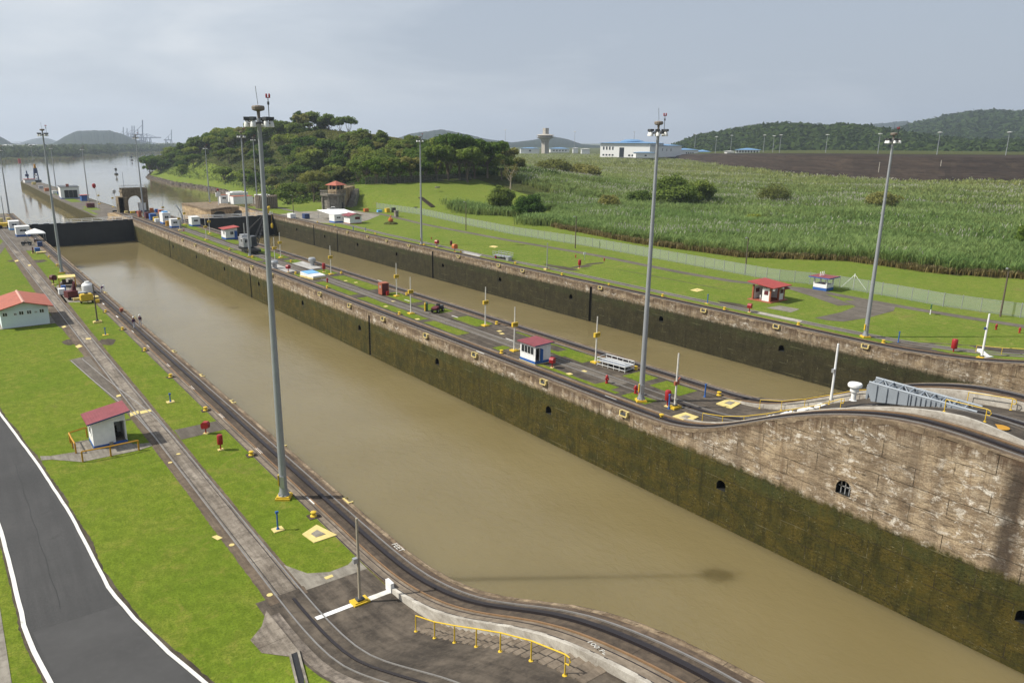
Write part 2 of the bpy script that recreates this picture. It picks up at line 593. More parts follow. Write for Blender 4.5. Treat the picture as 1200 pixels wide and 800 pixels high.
    # a few lift lines carry a pale crust
    k = t.mix(t.math('MULTIPLY', t.math('MULTIPLY', br.outputs['Fac'], wet), t.ramp(N(0.8, (0.3, 2, 1), 4), [(0.52, 0), (0.62, 0.8)])), k, (0.17, 0.155, 0.085))
    h = t.math('ADD', t.math('MULTIPLY', N(1.6, (0.6, 1.6, 1), 6, 0.8, 0.8), 1.0), t.math('ADD', t.math('MULTIPLY', pit, 0.4), t.math('MULTIPLY', br.outputs['Fac'], -0.5)))
    t.bump(h, 0.9, 0.12)
    return t.out(k, 0.88, 0.22)


M['wall_c'] = make_lockwall('lock_wall_stone', True, (0.037, 0.037, 0.008), (0.080, 0.060, 0.009), -1.15, -2.1)
M['wall_r'] = make_lockwall('lock_wall_stone_dark', True, (0.025, 0.023, 0.010), (0.043, 0.037, 0.016), -1.9, -1.55, 0.80)


def make_water():
    t = NT('muddy_water')
    s = t.sep()
    n1 = t.noise(0.035, 4, 0.5, dist=0.6)
    k = t.mix(t.ramp(n1, [(0.35, 0), (0.65, 1)]), (0.158, 0.126, 0.058), (0.180, 0.146, 0.072))
    w1 = t.noise(1.5, 5, 0.66, t.mapped((1.0, 0.6, 1)), 0.6)
    w2 = t.noise(0.16, 3, 0.5, t.mapped((1.0, 0.6, 1)))
    calm = t.ramp(t.noise(0.022, 4, 0.55), [(0.36, 0.45), (0.66, 1.0)])
    # the sheltered far end of the chambers and the open channel lie calmer
    shel = t.n('ShaderNodeMapRange')
    for i_, v_ in ((1, 70.0), (2, 260.0), (3, 1.0), (4, 0.16)):
        shel.inputs[i_].default_value = v_
    t.link(s[1], shel.inputs[0])
    calm = t.math('MULTIPLY', calm, shel.outputs[0])
    h = t.math('MULTIPLY', t.math('ADD', t.math('MULTIPLY', w1, 0.55), t.math('MULTIPLY', w2, 1.6)), calm)
    t.bump(h, 0.6, 0.34)
    m_ = t.out(k, 0.045, 0.5)
    m_.node_tree.nodes['Principled BSDF'].subsurface_method = 'BURLEY'
    t.bsdf.inputs['Subsurface Weight'].default_value = 1.0
    t.bsdf.inputs['Subsurface Radius'].default_value = (1.0, 0.9, 0.6)
    t.bsdf.inputs['Subsurface Scale'].default_value = 4.5
    t.bsdf.inputs['IOR'].default_value = 1.33
    return m_


M['water'] = make_water()
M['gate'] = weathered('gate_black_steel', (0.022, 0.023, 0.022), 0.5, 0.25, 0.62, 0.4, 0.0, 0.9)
M['mast'] = weathered('galvanised_mast', (0.33, 0.345, 0.36), 0.72, 0.6, 0.5, 0.4, 0.35, 0.6)
M['steel'] = weathered('grey_painted_steel', (0.28, 0.31, 0.34), 0.7, 0.9, 0.5, 0.4, 0.1, 0.6)
M['rail'] = weathered('worn_rail', (0.30, 0.285, 0.27), 0.6, 1.5, 0.42, 0.5, 0.5, 0.5)
M['rail_rust'] = weathered('rusty_rail', (0.24, 0.145, 0.075), 0.6, 1.5, 0.6, 0.4, 0.2, 0.7)
M['rack'] = weathered('rack_iron', (0.020, 0.016, 0.018), 0.6, 2.0, 0.55, 0.4, 0.1, 0.5)
M['white'] = weathered('white_paint', (0.74, 0.74, 0.72), 0.68, 1.8, 0.55, 0.35, 0, 0.45)
M['white_old'] = weathered('worn_white_paint', (0.66, 0.64, 0.58), 0.55, 2.2, 0.75, 0.2, 0, 0.8)
M['yellow'] = weathered('yellow_paint', (0.62, 0.42, 0.035), 0.6, 3.5, 0.5, 0.35, 0, 0.5)
M['cream'] = weathered('faded_yellow_paint', (0.62, 0.50, 0.20), 0.72, 1.6, 0.8, 0.2, 0, 0.7)
M['orange_y'] = weathered('ochre_timber_paint', (0.46, 0.235, 0.022), 0.7, 2.0, 0.6, 0.3, 0, 0.5)
M['blue'] = weathered('blue_paint', (0.030, 0.105, 0.33), 0.65, 2.5, 0.5, 0.35, 0, 0.4)
M['blue_d'] = weathered('dark_blue_paint', (0.030, 0.055, 0.14), 0.75, 1.5, 0.5, 0.35, 0, 0.4)
M['lblue'] = weathered('light_blue_paint', (0.16, 0.38, 0.66), 0.8, 1.5, 0.5, 0.35, 0, 0.4)
M['red'] = weathered('red_paint', (0.30, 0.016, 0.018), 0.65, 1.8, 0.45, 0.4, 0, 0.5)
M['maroon'] = weathered('maroon_paint', (0.10, 0.018, 0.022), 0.7, 1.6, 0.5, 0.35, 0, 0.5)
M['brick'] = weathered('brick_red_paint', (0.32, 0.10, 0.055), 0.75, 1.4, 0.65, 0.3, 0, 0.5)
M['orange'] = weathered('orange_paint', (0.46, 0.13, 0.03), 0.75, 1.4, 0.5, 0.35, 0, 0.4)
M['green'] = weathered('green_paint', (0.02, 0.13, 0.07), 0.75, 1.4, 0.5, 0.35, 0, 0.4)
M['black'] = weathered('black_paint', (0.016, 0.016, 0.017), 0.6, 1.4, 0.5, 0.4, 0, 0.5)
M['dgrey'] = weathered('dark_grey_metal', (0.075, 0.08, 0.085), 0.6, 1.0, 0.5, 0.4, 0.2, 0.6)
M['silver'] = weathered('bare_metal', (0.46, 0.47, 0.48), 0.7, 1.0, 0.38, 0.5, 0.6, 0.5)
M['timber'] = weathered('weathered_timber', (0.23, 0.19, 0.15), 0.6, 1.2, 0.85, 0.15, 0, 0.8)
M['pole'] = weathered('brown_pole', (0.13, 0.105, 0.078), 0.6, 1.2, 0.8, 0.2, 0, 0.7)
M['aqua'] = weathered('pale_aqua_wall', (0.62, 0.70, 0.70), 0.88, 0.6, 0.75, 0.2, 0, 0.4)
M['tyre'] = weathered('tyre_rubber', (0.02, 0.02, 0.02), 0.7, 3, 0.85, 0.2)
M['trunk'] = weathered('bark', (0.16, 0.125, 0.09), 0.55, 0.8, 0.9, 0.1, 0, 0.9, 0.5)
M['skin'] = weathered('skin', (0.26, 0.13, 0.08), 0.8, 2, 0.6, 0.3, 0, 0.3)
M['shirt'] = weathered('dark_plum_shirt', (0.055, 0.025, 0.06), 0.7, 4, 0.9, 0.1)
M['trouser'] = weathered('white_trousers', (0.55, 0.55, 0.58), 0.7, 4, 0.9, 0.1)
M['shade_cloth'] = weathered('white_canvas', (0.74, 0.74, 0.72), 0.85, 0.6, 0.8, 0.15, 0, 0.4)


def make_glass():
    t = NT('dark_window_glass')
    return t.out(t.mix(t.noise(1.2, 2), (0.012, 0.016, 0.02), (0.03, 0.036, 0.042)), 0.08, 0.6)


M['glass'] = make_glass()


def make_roof(name, col, rib, axis=0, tile=False):
    t = NT(name)
    s = t.sep()
    wv = t.math('SINE', t.math('MULTIPLY', s[axis], rib))
    n = t.noise(1.1, 5, 0.65)
    k = t.mix(t.ramp(n, [(0.38, 0), (0.68, 0.8)]), col, tuple(q * 0.7 for q in col))
    k = t.mix(t.math('MULTIPLY', t.ramp(t.noise(5, 4, 0.7), [(0.5, 0), (0.75, 1)]), 0.4), k, tuple(min(1, q * 1.35) for q in col))
    t.bump(wv, 0.22, 0.02)
    return t.out(k, 0.6, 0.3)


M['roof_maroon'] = make_roof('maroon_sheet_roof', (0.215, 0.052, 0.060), 26.0, 0)
M['roof_tile'] = make_roof('terracotta_tile_roof', (0.36, 0.105, 0.065), 22.0, 0)
M['roof_red'] = make_roof('red_sheet_roof', (0.33, 0.055, 0.045), 26.0, 1)
M['roof_blue'] = make_roof('blue_sheet_roof', (0.13, 0.26, 0.44), 4.0, 0)


def make_leaf(name, cols, trans=0.22, use_attr=True, objvar=0.25):
    t = NT(name)
    at = t.n('ShaderNodeAttribute', attribute_name='col')
    oi = t.n('ShaderNodeObjectInfo')
    k = at.outputs['Color']
    v = t.math('MULTIPLY_ADD', oi.outputs['Random'], objvar * 2, 1 - objvar)
    hs = t.n('ShaderNodeHueSaturation')
    t.link(k, hs.inputs['Color'])
    t.link(v, hs.inputs['Value'])
    t.link(t.math('MULTIPLY_ADD', oi.outputs['Random'], -0.05, 0.525), hs.inputs['Hue'])
    col = hs.outputs['Color']
    nt = t.t
    nt.nodes.remove(t.bsdf)
    d = t.n('ShaderNodeBsdfDiffuse')
    tr = t.n('ShaderNodeBsdfTranslucent')
    t.link(col, d.inputs['Color'])
    t.link(col, tr.inputs['Color'])
    mx = t.n('ShaderNodeMixShader')
    mx.inputs[0].default_value = trans
    t.link(d.outputs[0], mx.inputs[1])
    t.link(tr.outputs[0], mx.inputs[2])
    out = [n_ for n_ in nt.nodes if n_.type == 'OUTPUT_MATERIAL'][0]
    t.link(mx.outputs[0], out.inputs['Surface'])
    return t.mat


M['leaf'] = make_leaf('leaf_green', None, 0.34, True, 0.30)
M['reed'] = make_leaf('reed_green', None, 0.42, True, 0.0)


def make_worn_line():
    t = NT('worn_road_paint')
    n = t.noise(2.2, 5, 0.75)
    n2 = t.noise(14.0, 4, 0.7)
    k = t.mix(t.ramp(n2, [(0.4, 0), (0.7, 0.5)]), (0.68, 0.67, 0.63), (0.42, 0.41, 0.38))
    k = t.mix(t.ramp(n, [(0.58, 0), (0.70, 0.85)]), k, (0.16, 0.155, 0.145))
    return t.out(k, 0.8, 0.2)


M['line'] = make_worn_line()


def make_fence_mesh():
    t = NT('chain_link_mesh')
    t.out((0.36, 0.41, 0.38), 0.5, 0.4, 0.3)
    nt = t.t
    tr = t.n('ShaderNodeBsdfTransparent')
    mx = t.n('ShaderNodeMixShader')
    mx.inputs[0].default_value = 0.40
    t.link(tr.outputs[0], mx.inputs[1])
    t.link(t.bsdf.outputs[0], mx.inputs[2])
    out = [n_ for n_ in nt.nodes if n_.type == 'OUTPUT_MATERIAL'][0]
    t.link(mx.outputs[0], out.inputs['Surface'])
    return t.mat


M['fence'] = make_fence_mesh()


def make_hill(name, a, b, c, sc):
    t = NT(name)
    n1 = t.noise(sc, 6, 0.7)
    n2 = t.noise(sc * 5, 5, 0.75)
    k = t.mix(t.ramp(n1, [(0.38, 0), (0.62, 1)]), a, b)
    k = t.mix(t.ramp(n2, [(0.50, 0), (0.70, 0.8)]), k, c)
    t.bump(n2, 1.0, 6.0)
    return t.out(k, 0.95, 0.05)




def make_soil():
    t = NT('dark_earth')
    n1 = t.noise(1.0, 6, 0.7, t.mapped((0.012, 0.012, 0.9)), 0.6)
    n2 = t.noise(1.0, 6, 0.75, t.mapped((0.10, 0.10, 1.6)))
    k = t.mix(t.ramp(n1, [(0.36, 0), (0.62, 1)]), (0.026, 0.020, 0.016), (0.060, 0.045, 0.034))
    k = t.mix(t.ramp(n2, [(0.48, 0), (0.64, 0.9)]), k, (0.016, 0.013, 0.011))
    k = t.mix(t.ramp(t.noise(0.05, 5, 0.7), [(0.6, 0), (0.75, 0.5)]), k, (0.085, 0.066, 0.046))
    t.bump(n2, 1.0, 0.6)
    return t.out(k, 0.95, 0.05)


M['soil'] = make_soil()
M['hill_far'] = make_hill('distant_forested_hill', (0.016, 0.026, 0.017), (0.024, 0.036, 0.020), (0.009, 0.015, 0.010), 0.012)
M['hill'] = make_hill('forested_hill', (0.030, 0.050, 0.016), (0.045, 0.068, 0.020), (0.016, 0.028, 0.010), 0.012)
M['terrain'] = make_hill('rough_ground', (0.085, 0.105, 0.028), (0.115, 0.120, 0.040), (0.06, 0.065, 0.022), 0.05)
M['road_seam'] = weathered('tar_seam', (0.024, 0.024, 0.024), 0.7, 1.0, 0.7)
# ------------------------------------------------------------------ profiles of the lock tops (metres above the lower coping)
def interp(xs, ys):
    xs, ys = list(xs), list(ys)
    return lambda v: float(np.interp(v, xs, ys))


def smooth(a, b, v):
    t = min(1.0, max(0.0, (v - a) / (b - a)))
    return t * t * (3 - 2 * t)


WATER_Z = -7.75
_pl = interp([-80, 5, 13.7, 15.3, 17.5, 19.9, 22.6, 25.7, 29.3, 32.6, 36.5, 39.5, 42.5, 46], [8.2, 8.05, 7.75, 7.55, 7.2, 6.65, 5.85, 4.5, 2.75, 1.45, 0.48, 0.13, 0.02, 0.0])
_ml = interp([-80, 5, 12, 17.3, 20, 22, 23.8, 28, 30, 31.4, 33.3, 35, 38, 41], [8.1, 7.8, 7.45, 6.85, 6.2, 5.55, 4.8, 2.7, 1.75, 1.15, 0.6, 0.32, 0.04, 0.0])
_pc = interp([-80, 5, 16.4, 19, 21.9, 24.9, 28.1, 31.6, 35.5, 39.7, 43, 46.5, 50], [6.9, 7.0, 7.3, 7.55, 7.72, 7.6, 6.95, 5.9, 4.3, 2.25, 0.85, 0.12, 0.0])
_pr = interp([-80, 0, 12, 22, 28, 32.5, 37, 42.2, 47, 52], [8.2, 7.4, 6.2, 4.2, 2.8, 1.8, 1.0, 0.45, 0.1, 0.0])


def sm(f, w=1.6):
    return lambda y: (f(y - w) + 2 * f(y) + f(y + w)) / 4


PL, ML, PC, PR = sm(_pl), sm(_ml), sm(_pc), sm(_pr)
zPL = lambda x, y: PL(y)
zPC = lambda x, y: PC(y)
zPR = lambda x, y: PR(y)


def zL(x, y):                       # left bank ground
    return ML(y) * (1.0 - smooth(-15.6, -11.0, x) if False else smooth(-15.6, -11.0, x))


def zC(x, y):                       # middle of the centre wall: rises a little later, crowned near the left track
    b = PC(y + 1.6)
    k = smooth(33.5, 30.0, y) * smooth(16, 22, y)
    return b + k * (0.55 - 1.15 * (x - 37.0) / 8.0)


def zR(x, y):                       # right bank
    return PR(y) * (1.0 - smooth(89.5, 95.0, x))


ysN = list(np.arange(-60, 8, 6.0)) + list(np.arange(8, 52, 0.9))
ysL = ysN + list(np.arange(52, 346, 7.0)) + [346.0]
ysC = ysN + list(np.arange(52, 331, 7.0)) + [331.0]
ysR = ysN + list(np.arange(52, 318, 7.0)) + [318.0]

# ------------------------------------------------------------------ water and bed
w = MB()
w.poly([(-9000, -3000, WATER_Z), (12000, -3000, WATER_Z), (12000, 14000, WATER_Z), (-9000, 14000, WATER_Z)])
struct(obj('water', w, M['water']))
w = MB()
w.poly([(-9000, -3000, -13), (12000, -3000, -13), (12000, 14000, -13), (-9000, 14000, -13)])
struct(obj('ground', w, M['patch']))

# ------------------------------------------------------------------ left bank
g = MB()
xs = [-400, -60, -30, -26, -24.5, -23, -21, -19, -17, -16] + list(np.arange(-15.6, -10.9, 0.5)) + [-10.4, -7.4, -5.5, -3.3]
P, fs = [], []
for y in ysL:
    for x in xs:
        P.append((x, y, zL(x, y)))
nx = len(xs)
for j in range(len(ysL) - 1):
    for i in range(nx - 1):
        fs.append((j * nx + i, j * nx + i + 1, (j + 1) * nx + i + 1, (j + 1) * nx + i))
g.faces(P, fs)
g.poly([(-400, 346, 0), (-3.3, 346, 0), (-3.3, 346, -12), (-400, 346, -12)])
struct(obj('left_bank_ground', g, M['lawn']))


def wall_body(name, label, x0, x1, ys, prof, face_x, feats, mat_face, mat_top, facing=-1, tops=None):
    """long lock wall: the visible long face is cut by arched recesses and slots, the other faces are plain"""
    root = thing(name, label, 'lock wall', ((x0 + x1) / 2, 0, 0))
    ox = (x0 + x1) / 2
    mb = MB()
    other = x1 if face_x == x0 else x0
    # plain faces
    for i in range(len(ys) - 1):
        a, b = ys[i], ys[i + 1]
        mb.poly([(other - ox, a, -13), (other - ox, b, -13), (other - ox, b, prof(b)), (other - ox, a, prof(a))])
    for y in (ys[0], ys[-1]):
        mb.poly([(x0 - ox, y, -13), (x1 - ox, y, -13), (x1 - ox, y, prof(y)), (x0 - ox, y, prof(y))])
    X = face_x - ox
    dk = MB()
    sh_ = MB()
    s = facing
    occupied = sorted([(f[1] - (1.0 if f[0] == 'n' else f[2] / 2), f[1] + (1.0 if f[0] == 'n' else f[2] / 2), f) for f in feats])
    cuts = [y for y in ys]
    for a, b, f in occupied:
        cuts = [y for y in cuts if not (a - 0.02 < y < b + 0.02)] + [a, b]
    cuts.sort()
    lut = {round(a, 4): (b, f) for a, b, f in occupied}

    def q(y0, y1, z00, z01, z10, z11):
        mb.poly([(X, y0, z00), (X, y1, z10), (X, y1, z11), (X, y0, z01)])
    for i in range(len(cuts) - 1):
        a, b = cuts[i], cuts[i + 1]
        hit = lut.get(round(a, 4))
        if not hit:
            q(a, b, -13, prof(a), -13, prof(b))
            continue
        f = hit[1]
        if f[0] == 'n':
            zc, r = f[2], f[3]
            q(a, b, -13, zc - 1, -13, zc - 1)
            q(a, b, zc + 1, prof(a), zc + 1, prof(b))
            n = 16
            ring, sq = [], []
            for k in range(n):
                t = 2 * PI * k / n
                cy, cz = math.cos(t), math.sin(t)
                sc = 1.0 / max(abs(cy), abs(cz))
                sq.append((f[1] + cy * sc, zc + cz * sc))
                ry, rz = cy * r, cz * r
                if cz < 0:                                # flat sill, straight jambs
                    ry = math.copysign(min(abs(cy * sc) * r, r), cy) if abs(cy) > 1e-6 else 0
                    rz = max(cz * sc * r, -r)
                ring.append((f[1] + ry, zc + rz))
            for k in range(n):
                k2 = (k + 1) % n
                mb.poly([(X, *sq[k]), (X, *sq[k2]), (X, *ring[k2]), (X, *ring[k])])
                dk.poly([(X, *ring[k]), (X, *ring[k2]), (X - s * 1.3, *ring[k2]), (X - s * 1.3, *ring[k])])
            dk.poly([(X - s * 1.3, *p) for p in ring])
        else:
            _, yc, wd, z0, z1, dep = f
            z1a = min(z1, prof(a) - 0.02)
            z1b = min(z1, prof(b) - 0.02)
            q(a, b, -13, z0, -13, z0)
            q(a, b, z1a, prof(a), z1b, prof(b))
            Xi = X - s * dep
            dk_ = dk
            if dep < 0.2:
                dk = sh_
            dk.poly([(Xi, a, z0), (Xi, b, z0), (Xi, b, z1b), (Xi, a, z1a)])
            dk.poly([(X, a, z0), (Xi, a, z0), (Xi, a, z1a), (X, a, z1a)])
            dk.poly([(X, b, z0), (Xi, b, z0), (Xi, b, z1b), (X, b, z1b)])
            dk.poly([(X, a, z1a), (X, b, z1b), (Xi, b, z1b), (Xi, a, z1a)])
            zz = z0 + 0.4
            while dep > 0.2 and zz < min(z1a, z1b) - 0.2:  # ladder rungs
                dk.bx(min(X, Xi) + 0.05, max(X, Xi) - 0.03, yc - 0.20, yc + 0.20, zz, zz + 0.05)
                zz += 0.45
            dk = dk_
    # solid core under the deck so that nothing shows through
    top = MB()
    for ta, tb2 in (tops or [(x0, x1)]):
        top.strip(ys, ta - ox, tb2 - ox, lambda x, y: prof(y), 0.0)
    wf = obj('wall_face', mb, mat_face, root)
    at_ = wf.data.attributes.new('depth', 'FLOAT', 'POINT')
    at_.data.foreach_set('value', [prof(v_[1]) - v_[2] for v_ in mb.v])
    obj('wall_top', top, mat_top, root)
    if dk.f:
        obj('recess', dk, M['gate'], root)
    if sh_.f:
        obj('stained_groove', sh_, M['coping_dark'], root)
    return root


nich = lambda ys_, z, r: [('n', y, z, r) for y in ys_]
cw = wall_body('centre_lock_wall', 'long concrete lock wall between the two water chambers, pale above and algae green below',
               33.53, 48.98, ysC, PC, 33.53,
               nich([14.6, 39.6, 64.7, 89.9, 115.1, 140.3, 165.4, 190.4, 215.5, 240.5], -3.6, 0.5) + nich([28.1], 0.75, 0.62)
               + [('s', 111.4, 0.6, -9.5, -0.7, 0.5), ('s', 171.0, 0.6, -9.5, -0.7, 0.5), ('s', 241.8 + 3, 0.6, -9.5, -0.7, 0.5)], M['wall_c'], M['deck'], tops=[(33.53, 36.75), (45.75, 48.98)])
rw = wall_body('right_lock_wall', 'dark stained concrete lock wall along the far bank of the right chamber',
               82.5, 85.2, ysR, PR, 82.5,
               nich([40.2, 65.0, 89.7, 114.3, 139.0, 163.9, 188.5, 213.3, 238.0, 262.5], -3.55, 0.5)
               + [('s', 110.6 - 2.2, 0.7, -9.5, -0.5, 0.6), ('s', 168.9, 0.7, -9.5, -0.5, 0.6), ('s', 228, 0.6, -9.5, -0.5, 0.5),
                  ('s', 247, 0.6, -9.5, -0.5, 0.5)], M['wall_r'], M['deck'])
lw = wall_body('left_lock_wall', 'near lock wall under the tow track on the left side of the left chamber',
               -3.3, 0.0, ysL, PL, 0.0, [], M['wall_c'], M['deck'], facing=1)

# right bank ground comes with the terrain below


def tow_track(name, label, edge, inward, ys, zf, wide=3.1):
    """inward = +1 when the bank lies towards +X from the edge"""
    root = thing(name, label, 'rail track', (edge, 0, 0))
    X = lambda d: d * inward

    def st(nm, d0, d1, off, mat):
        a, b = sorted((X(d0), X(d1)))
        mb = MB()
        mb.strip(ys, a, b, lambda x, y: zf(x + edge, y), off)
        return obj(nm, mb, mat, root)

    def br(nm, d0, d1, h0, h1, mat):
        a, b = sorted((X(d0), X(d1)))
        mb = MB()
        mb.bar(ys, a, b, lambda x, y: zf(x + edge, y), h0, h1)
        return obj(nm, mb, mat, root)
    st('coping', 0.0, 0.32, 0.012, M['coping'])
    st('coping_strip', 0.32, 0.74, 0.008, M['coping_dark'])
    st('track_bed', 0.74, 2.46, 0.005, M['bed'])
    st('concrete_band', 2.46, wide, 0.010, M['band'])
    br('rail', 0.76, 0.84, 0.0, 0.085, M['rail'])
    br('rail', 2.36, 2.44, 0.0, 0.085, M['rail_rust'])
    br('rack_rail', 1.32, 1.62, 0.0, 0.16, M['rack'])
    br('cable_slot', wide - 0.10, wide - 0.04, 0.0, 0.03, M['rack'])
    br('cable_slot', wide - 0.62, wide - 0.57, 0.0, 0.03, M['rack'])
    return root


tow_track('tow_track', 'dark rack railway track along the top of the near left lock wall', 0.0, -1, ysL, zPL, 3.3)
tow_track('tow_track', 'rack railway track on the left edge of the centre wall above the near chamber', 33.53, 1, ysC, zPC, 3.1)
tow_track('tow_track', 'rack railway track on the far edge of the centre wall above the right chamber', 48.98, -1, ysC, zPC, 3.1)
tow_track('tow_track', 'rack railway track along the top of the far right lock wall', 82.5, 1, ysR, zPR, 2.7)

# chipped coping nosing: one continuous stone edge whose width and height wander
for lab, edge, sgn, zf, y0, y1 in (('chipped pale coping edge along the top of the centre wall above the near chamber', 33.53, 1, zPC, 10, 250),
                                   ('chipped pale coping edge at the water side of the near left track', 0.0, -1, zPL, 8, 280),
                                   ('chipped pale coping edge along the top of the far right wall', 82.5, 1, zPR, 20, 250)):
    mb = MB()
    P_, F_ = [], []
    y = y0
    while y < y1:
        L = random.choice((0.12, 0.15, 0.5, 0.9, 1.6, 2.4))
        w_, h_, d_ = random.choice((0.05, 0.10, 0.22, 0.30)), random.uniform(0.014, 0.055), random.choice((0.05, 0.12, 0.3, 0.45))
        for yy in (y, y + L):
            e0, e1 = edge - sgn * random.uniform(0.01, 0.04), edge + sgn * w_
            z_ = zf(edge, yy)
            P_ += [(e0, yy, z_ - d_), (e1, yy, z_ - d_), (e1, yy, z_ + h_), (e0, yy, z_ + h_)]
        y += L + 0.10
    for i in range(len(P_) // 4 - 1):
        q = 4 * i
        F_ += [(q, q + 4, q + 5, q + 1), (q + 1, q + 5, q + 6, q + 2), (q + 2, q + 6, q + 7, q + 3), (q + 3, q + 7, q + 4, q)]
    mb.faces(P_, F_)
    tag(obj('coping_edge', mb, M['coping']), lab, 'coping')

# ------------------------------------------------------------------ left bank paving, return track and road
ysB = [y for y in ysL if 40.5 <= y <= 345]
ysA = [y for y in ysL if y <= 41.5]
bx0 = interp([36, 60, 110, 138, 230, 260, 346], [-10.25, -10.25, -10.5, -10.9, -10.6, -9.5, -9.5])
bx1 = interp([36, 60, 115, 232, 250, 346], [-7.75, -7.7, -7.45, -6.5, -6.2, -6.0])
b = MB()
ysJ = list(np.arange(40.5, 130, 0.35)) + [y for y in ysB if y > 130]
jit = {}


def jx(f, k, a):
    def g_(y):
        q = (k, round(y, 3))
        if q not in jit:
            jit[q] = random.gauss(0, a * 0.55) + a * 0.5 * math.sin(y * 0.43 + k)
        return f(y) + jit[q]
    return g_


b.strip(ysJ, jx(bx0, 1, 0.035), jx(bx1, 2, 0.035), zL, 0.008)
struct(obj('return_track_paving', b, M['bed_ret']), 'worn concrete paving under the return track on the left bank', 'paving')
b = MB()
b.strip(ysA, -10.9, -3.34, zL, 0.008)
struct(obj('ramp_paving', b, M['deck']), 'dark asphalt ramp beside the near lock wall', 'paving')
b = MB()
b.strip(ysJ, jx(bx0, 1, 0.035), -9.62, zL, 0.012)
b.strip(ysJ, -7.98, jx(bx1, 2, 0.035), zL, 0.012)
struct(obj('return_track_shoulder', b, M['shoulder']))
rt = thing('return_track', 'pair of rails in concrete between the lawns on the left bank', 'rail track', (-8.75, 0, 0))
for d0, d1, h, mt in ((-0.84, -0.76, 0.06, 'rail'), (0.70, 0.78, 0.06, 'rail')):
    b = MB()
    b.bar([y for y in ysL if y > 5], d0, d1, lambda x, y: zL(x - 8.75, y), 0.0, h)
    obj('rail', b, M[mt], rt)
for d in (-0.62, 0.56):
    b = MB()
    b.bar([y for y in ysL if y > 41], d - 0.03, d + 0.03, lambda x, y: zL(x - 8.75, y), 0.0, 0.016)
    obj('flange_groove', b, M['rack'], rt)
b = MB()
b.bar([y for y in ysL if 5 < y < 41.2], -0.11, 0.06, lambda x, y: zL(x - 8.75, y), 0.0, 0.07)
obj('rack_rail', b, M['rack'], rt)
b = MB()
b.strip([y for y in ysL if 5 < y < 40], -2.0, -1.3, lambda x, y: zL(x - 8.75, y), 0.014)
obj('gravel_edge', b, M['rubble'], rt)


def sheet(name, pts, mat, off, zf=lambda x, y: 0.0, label=None, cat='paving'):
    b_ = MB()
    b_.poly([(x, y, zf(x, y) + off) for x, y in pts])
    o_ = obj(name, b_, mat)
    return struct(o_, label, cat)


def blob(cx, cy, rx, ry, n=18, jag=0.22):
    return [(cx + rx * (1 + random.uniform(-jag, jag)) * math.cos(2 * PI * k / n), cy + ry * (1 + random.uniform(-jag, jag)) * math.sin(2 * PI * k / n)) for k in range(n)]


sheet('cross_walk', [(-7.6, 71.3), (-3.3, 71.6), (-3.3, 74.4), (-7.5, 74.3)], M['path'], 0.012)
sheet('siding_paving', [(-12.4, 107.6), (-12.3, 106.8), (-10.2, 82), (-9.9, 82), (-9.9, 108), (-10.6, 108.2)], M['path'], 0.014)
sheet('worn_corner', [(-7.8, 44.5), (-6.9, 42.6), (-5.6, 41.9), (-4.2, 42.0), (-3.35, 42.6), (-3.35, 40.5), (-7.8, 40.5)], M['grey_conc'], 0.016)
for pts in (blob(-10.9, 117.6, 1.0, 1.8), blob(-6.7, 114.8, 1.2, 1.9), blob(-10.7, 80.0, 0.7, 0.25), blob(-6.5, 204, 2.2, 2.6), blob(-10.3, 208, 1.6, 2.0)):  # irregular dark brown blobs laid on the grass
    sheet('dark_patch', pts, M['patch'], 0.006)
sheet('work_yard', [(-7.5, 148), (-3.35, 146), (-3.35, 176), (-5.4, 171), (-7.3, 164)], M['grey_conc'], 0.012)
sheet('work_yard', [(-8.6, 226), (-3.35, 224), (-3.35, 345), (-16, 345), (-16, 290), (-10.5, 262)], M['path'], 0.013)
sheet('siding_paving', [(-14.5, 222), (-12.5, 222), (-9.0, 246), (-9.0, 256)], M['path'], 0.0145)
sheet('apron', [(-10.6, 40.2), (-11.4, 38.8), (-12.4, 37.9), (-12.3, 36.3), (-11.2, 34.8), (-10.6, 35.0)], M['bed_ret'], 0.02, zL)
sd = thing('siding_track', 'pair of rails curving off the left bank track into the lawn', 'rail track', (-10.5, 95, 0))
for off in (0.0, 1.5):
    pts = [(-1.75 + off * 0.9, 12.0), (-0.9 + off * 0.9, 2.0), (0.1 + off * 0.95, -8.0), (0.75 + off, -15), (0.95 + off, -22)]
    b = MB()
    b.tube([(x, y, 0.05) for x, y in pts], 0.045, 5)
    obj('rail', b, M['rail'], sd)

gt = thing('drain_gutter', 'concrete edged drain channel running down the grass beside the dark ramp', 'gutter', (-11.6, 28, 0))
ysG = [y for y in ysL if 12 < y < 35.4]
gxf = lambda y: 0.75 - (35.2 - y) * 0.27
for nm, d0, d1, h, mt in (('kerb', -0.30, -0.18, 0.14, 'grey_conc'), ('kerb', 0.18, 0.30, 0.14, 'grey_conc'), ('channel', -0.18, 0.18, 0.03, 'black')):
    b = MB()
    P_, F_ = [], []
    for y in ysG:
        zz = zL(gxf(y) - 11.6, y)
        P_ += [(gxf(y) + d0, y - 28, zz), (gxf(y) + d1, y - 28, zz), (gxf(y) + d1, y - 28, zz + h), (gxf(y) + d0, y - 28, zz + h)]
    for k in range(len(ysG) - 1):
        q = 4 * k
        F_ += [(q, q + 1, q + 5, q + 4), (q + 1, q + 2, q + 6, q + 5), (q + 2, q + 3, q + 7, q + 6), (q + 3, q, q + 4, q + 7)]
    F_ += [(0, 3, 2, 1), (len(P_) - 4, len(P_) - 3, len(P_) - 2, len(P_) - 1)]
    b.faces(P_, F_)
    obj(nm, b, M[mt], gt)

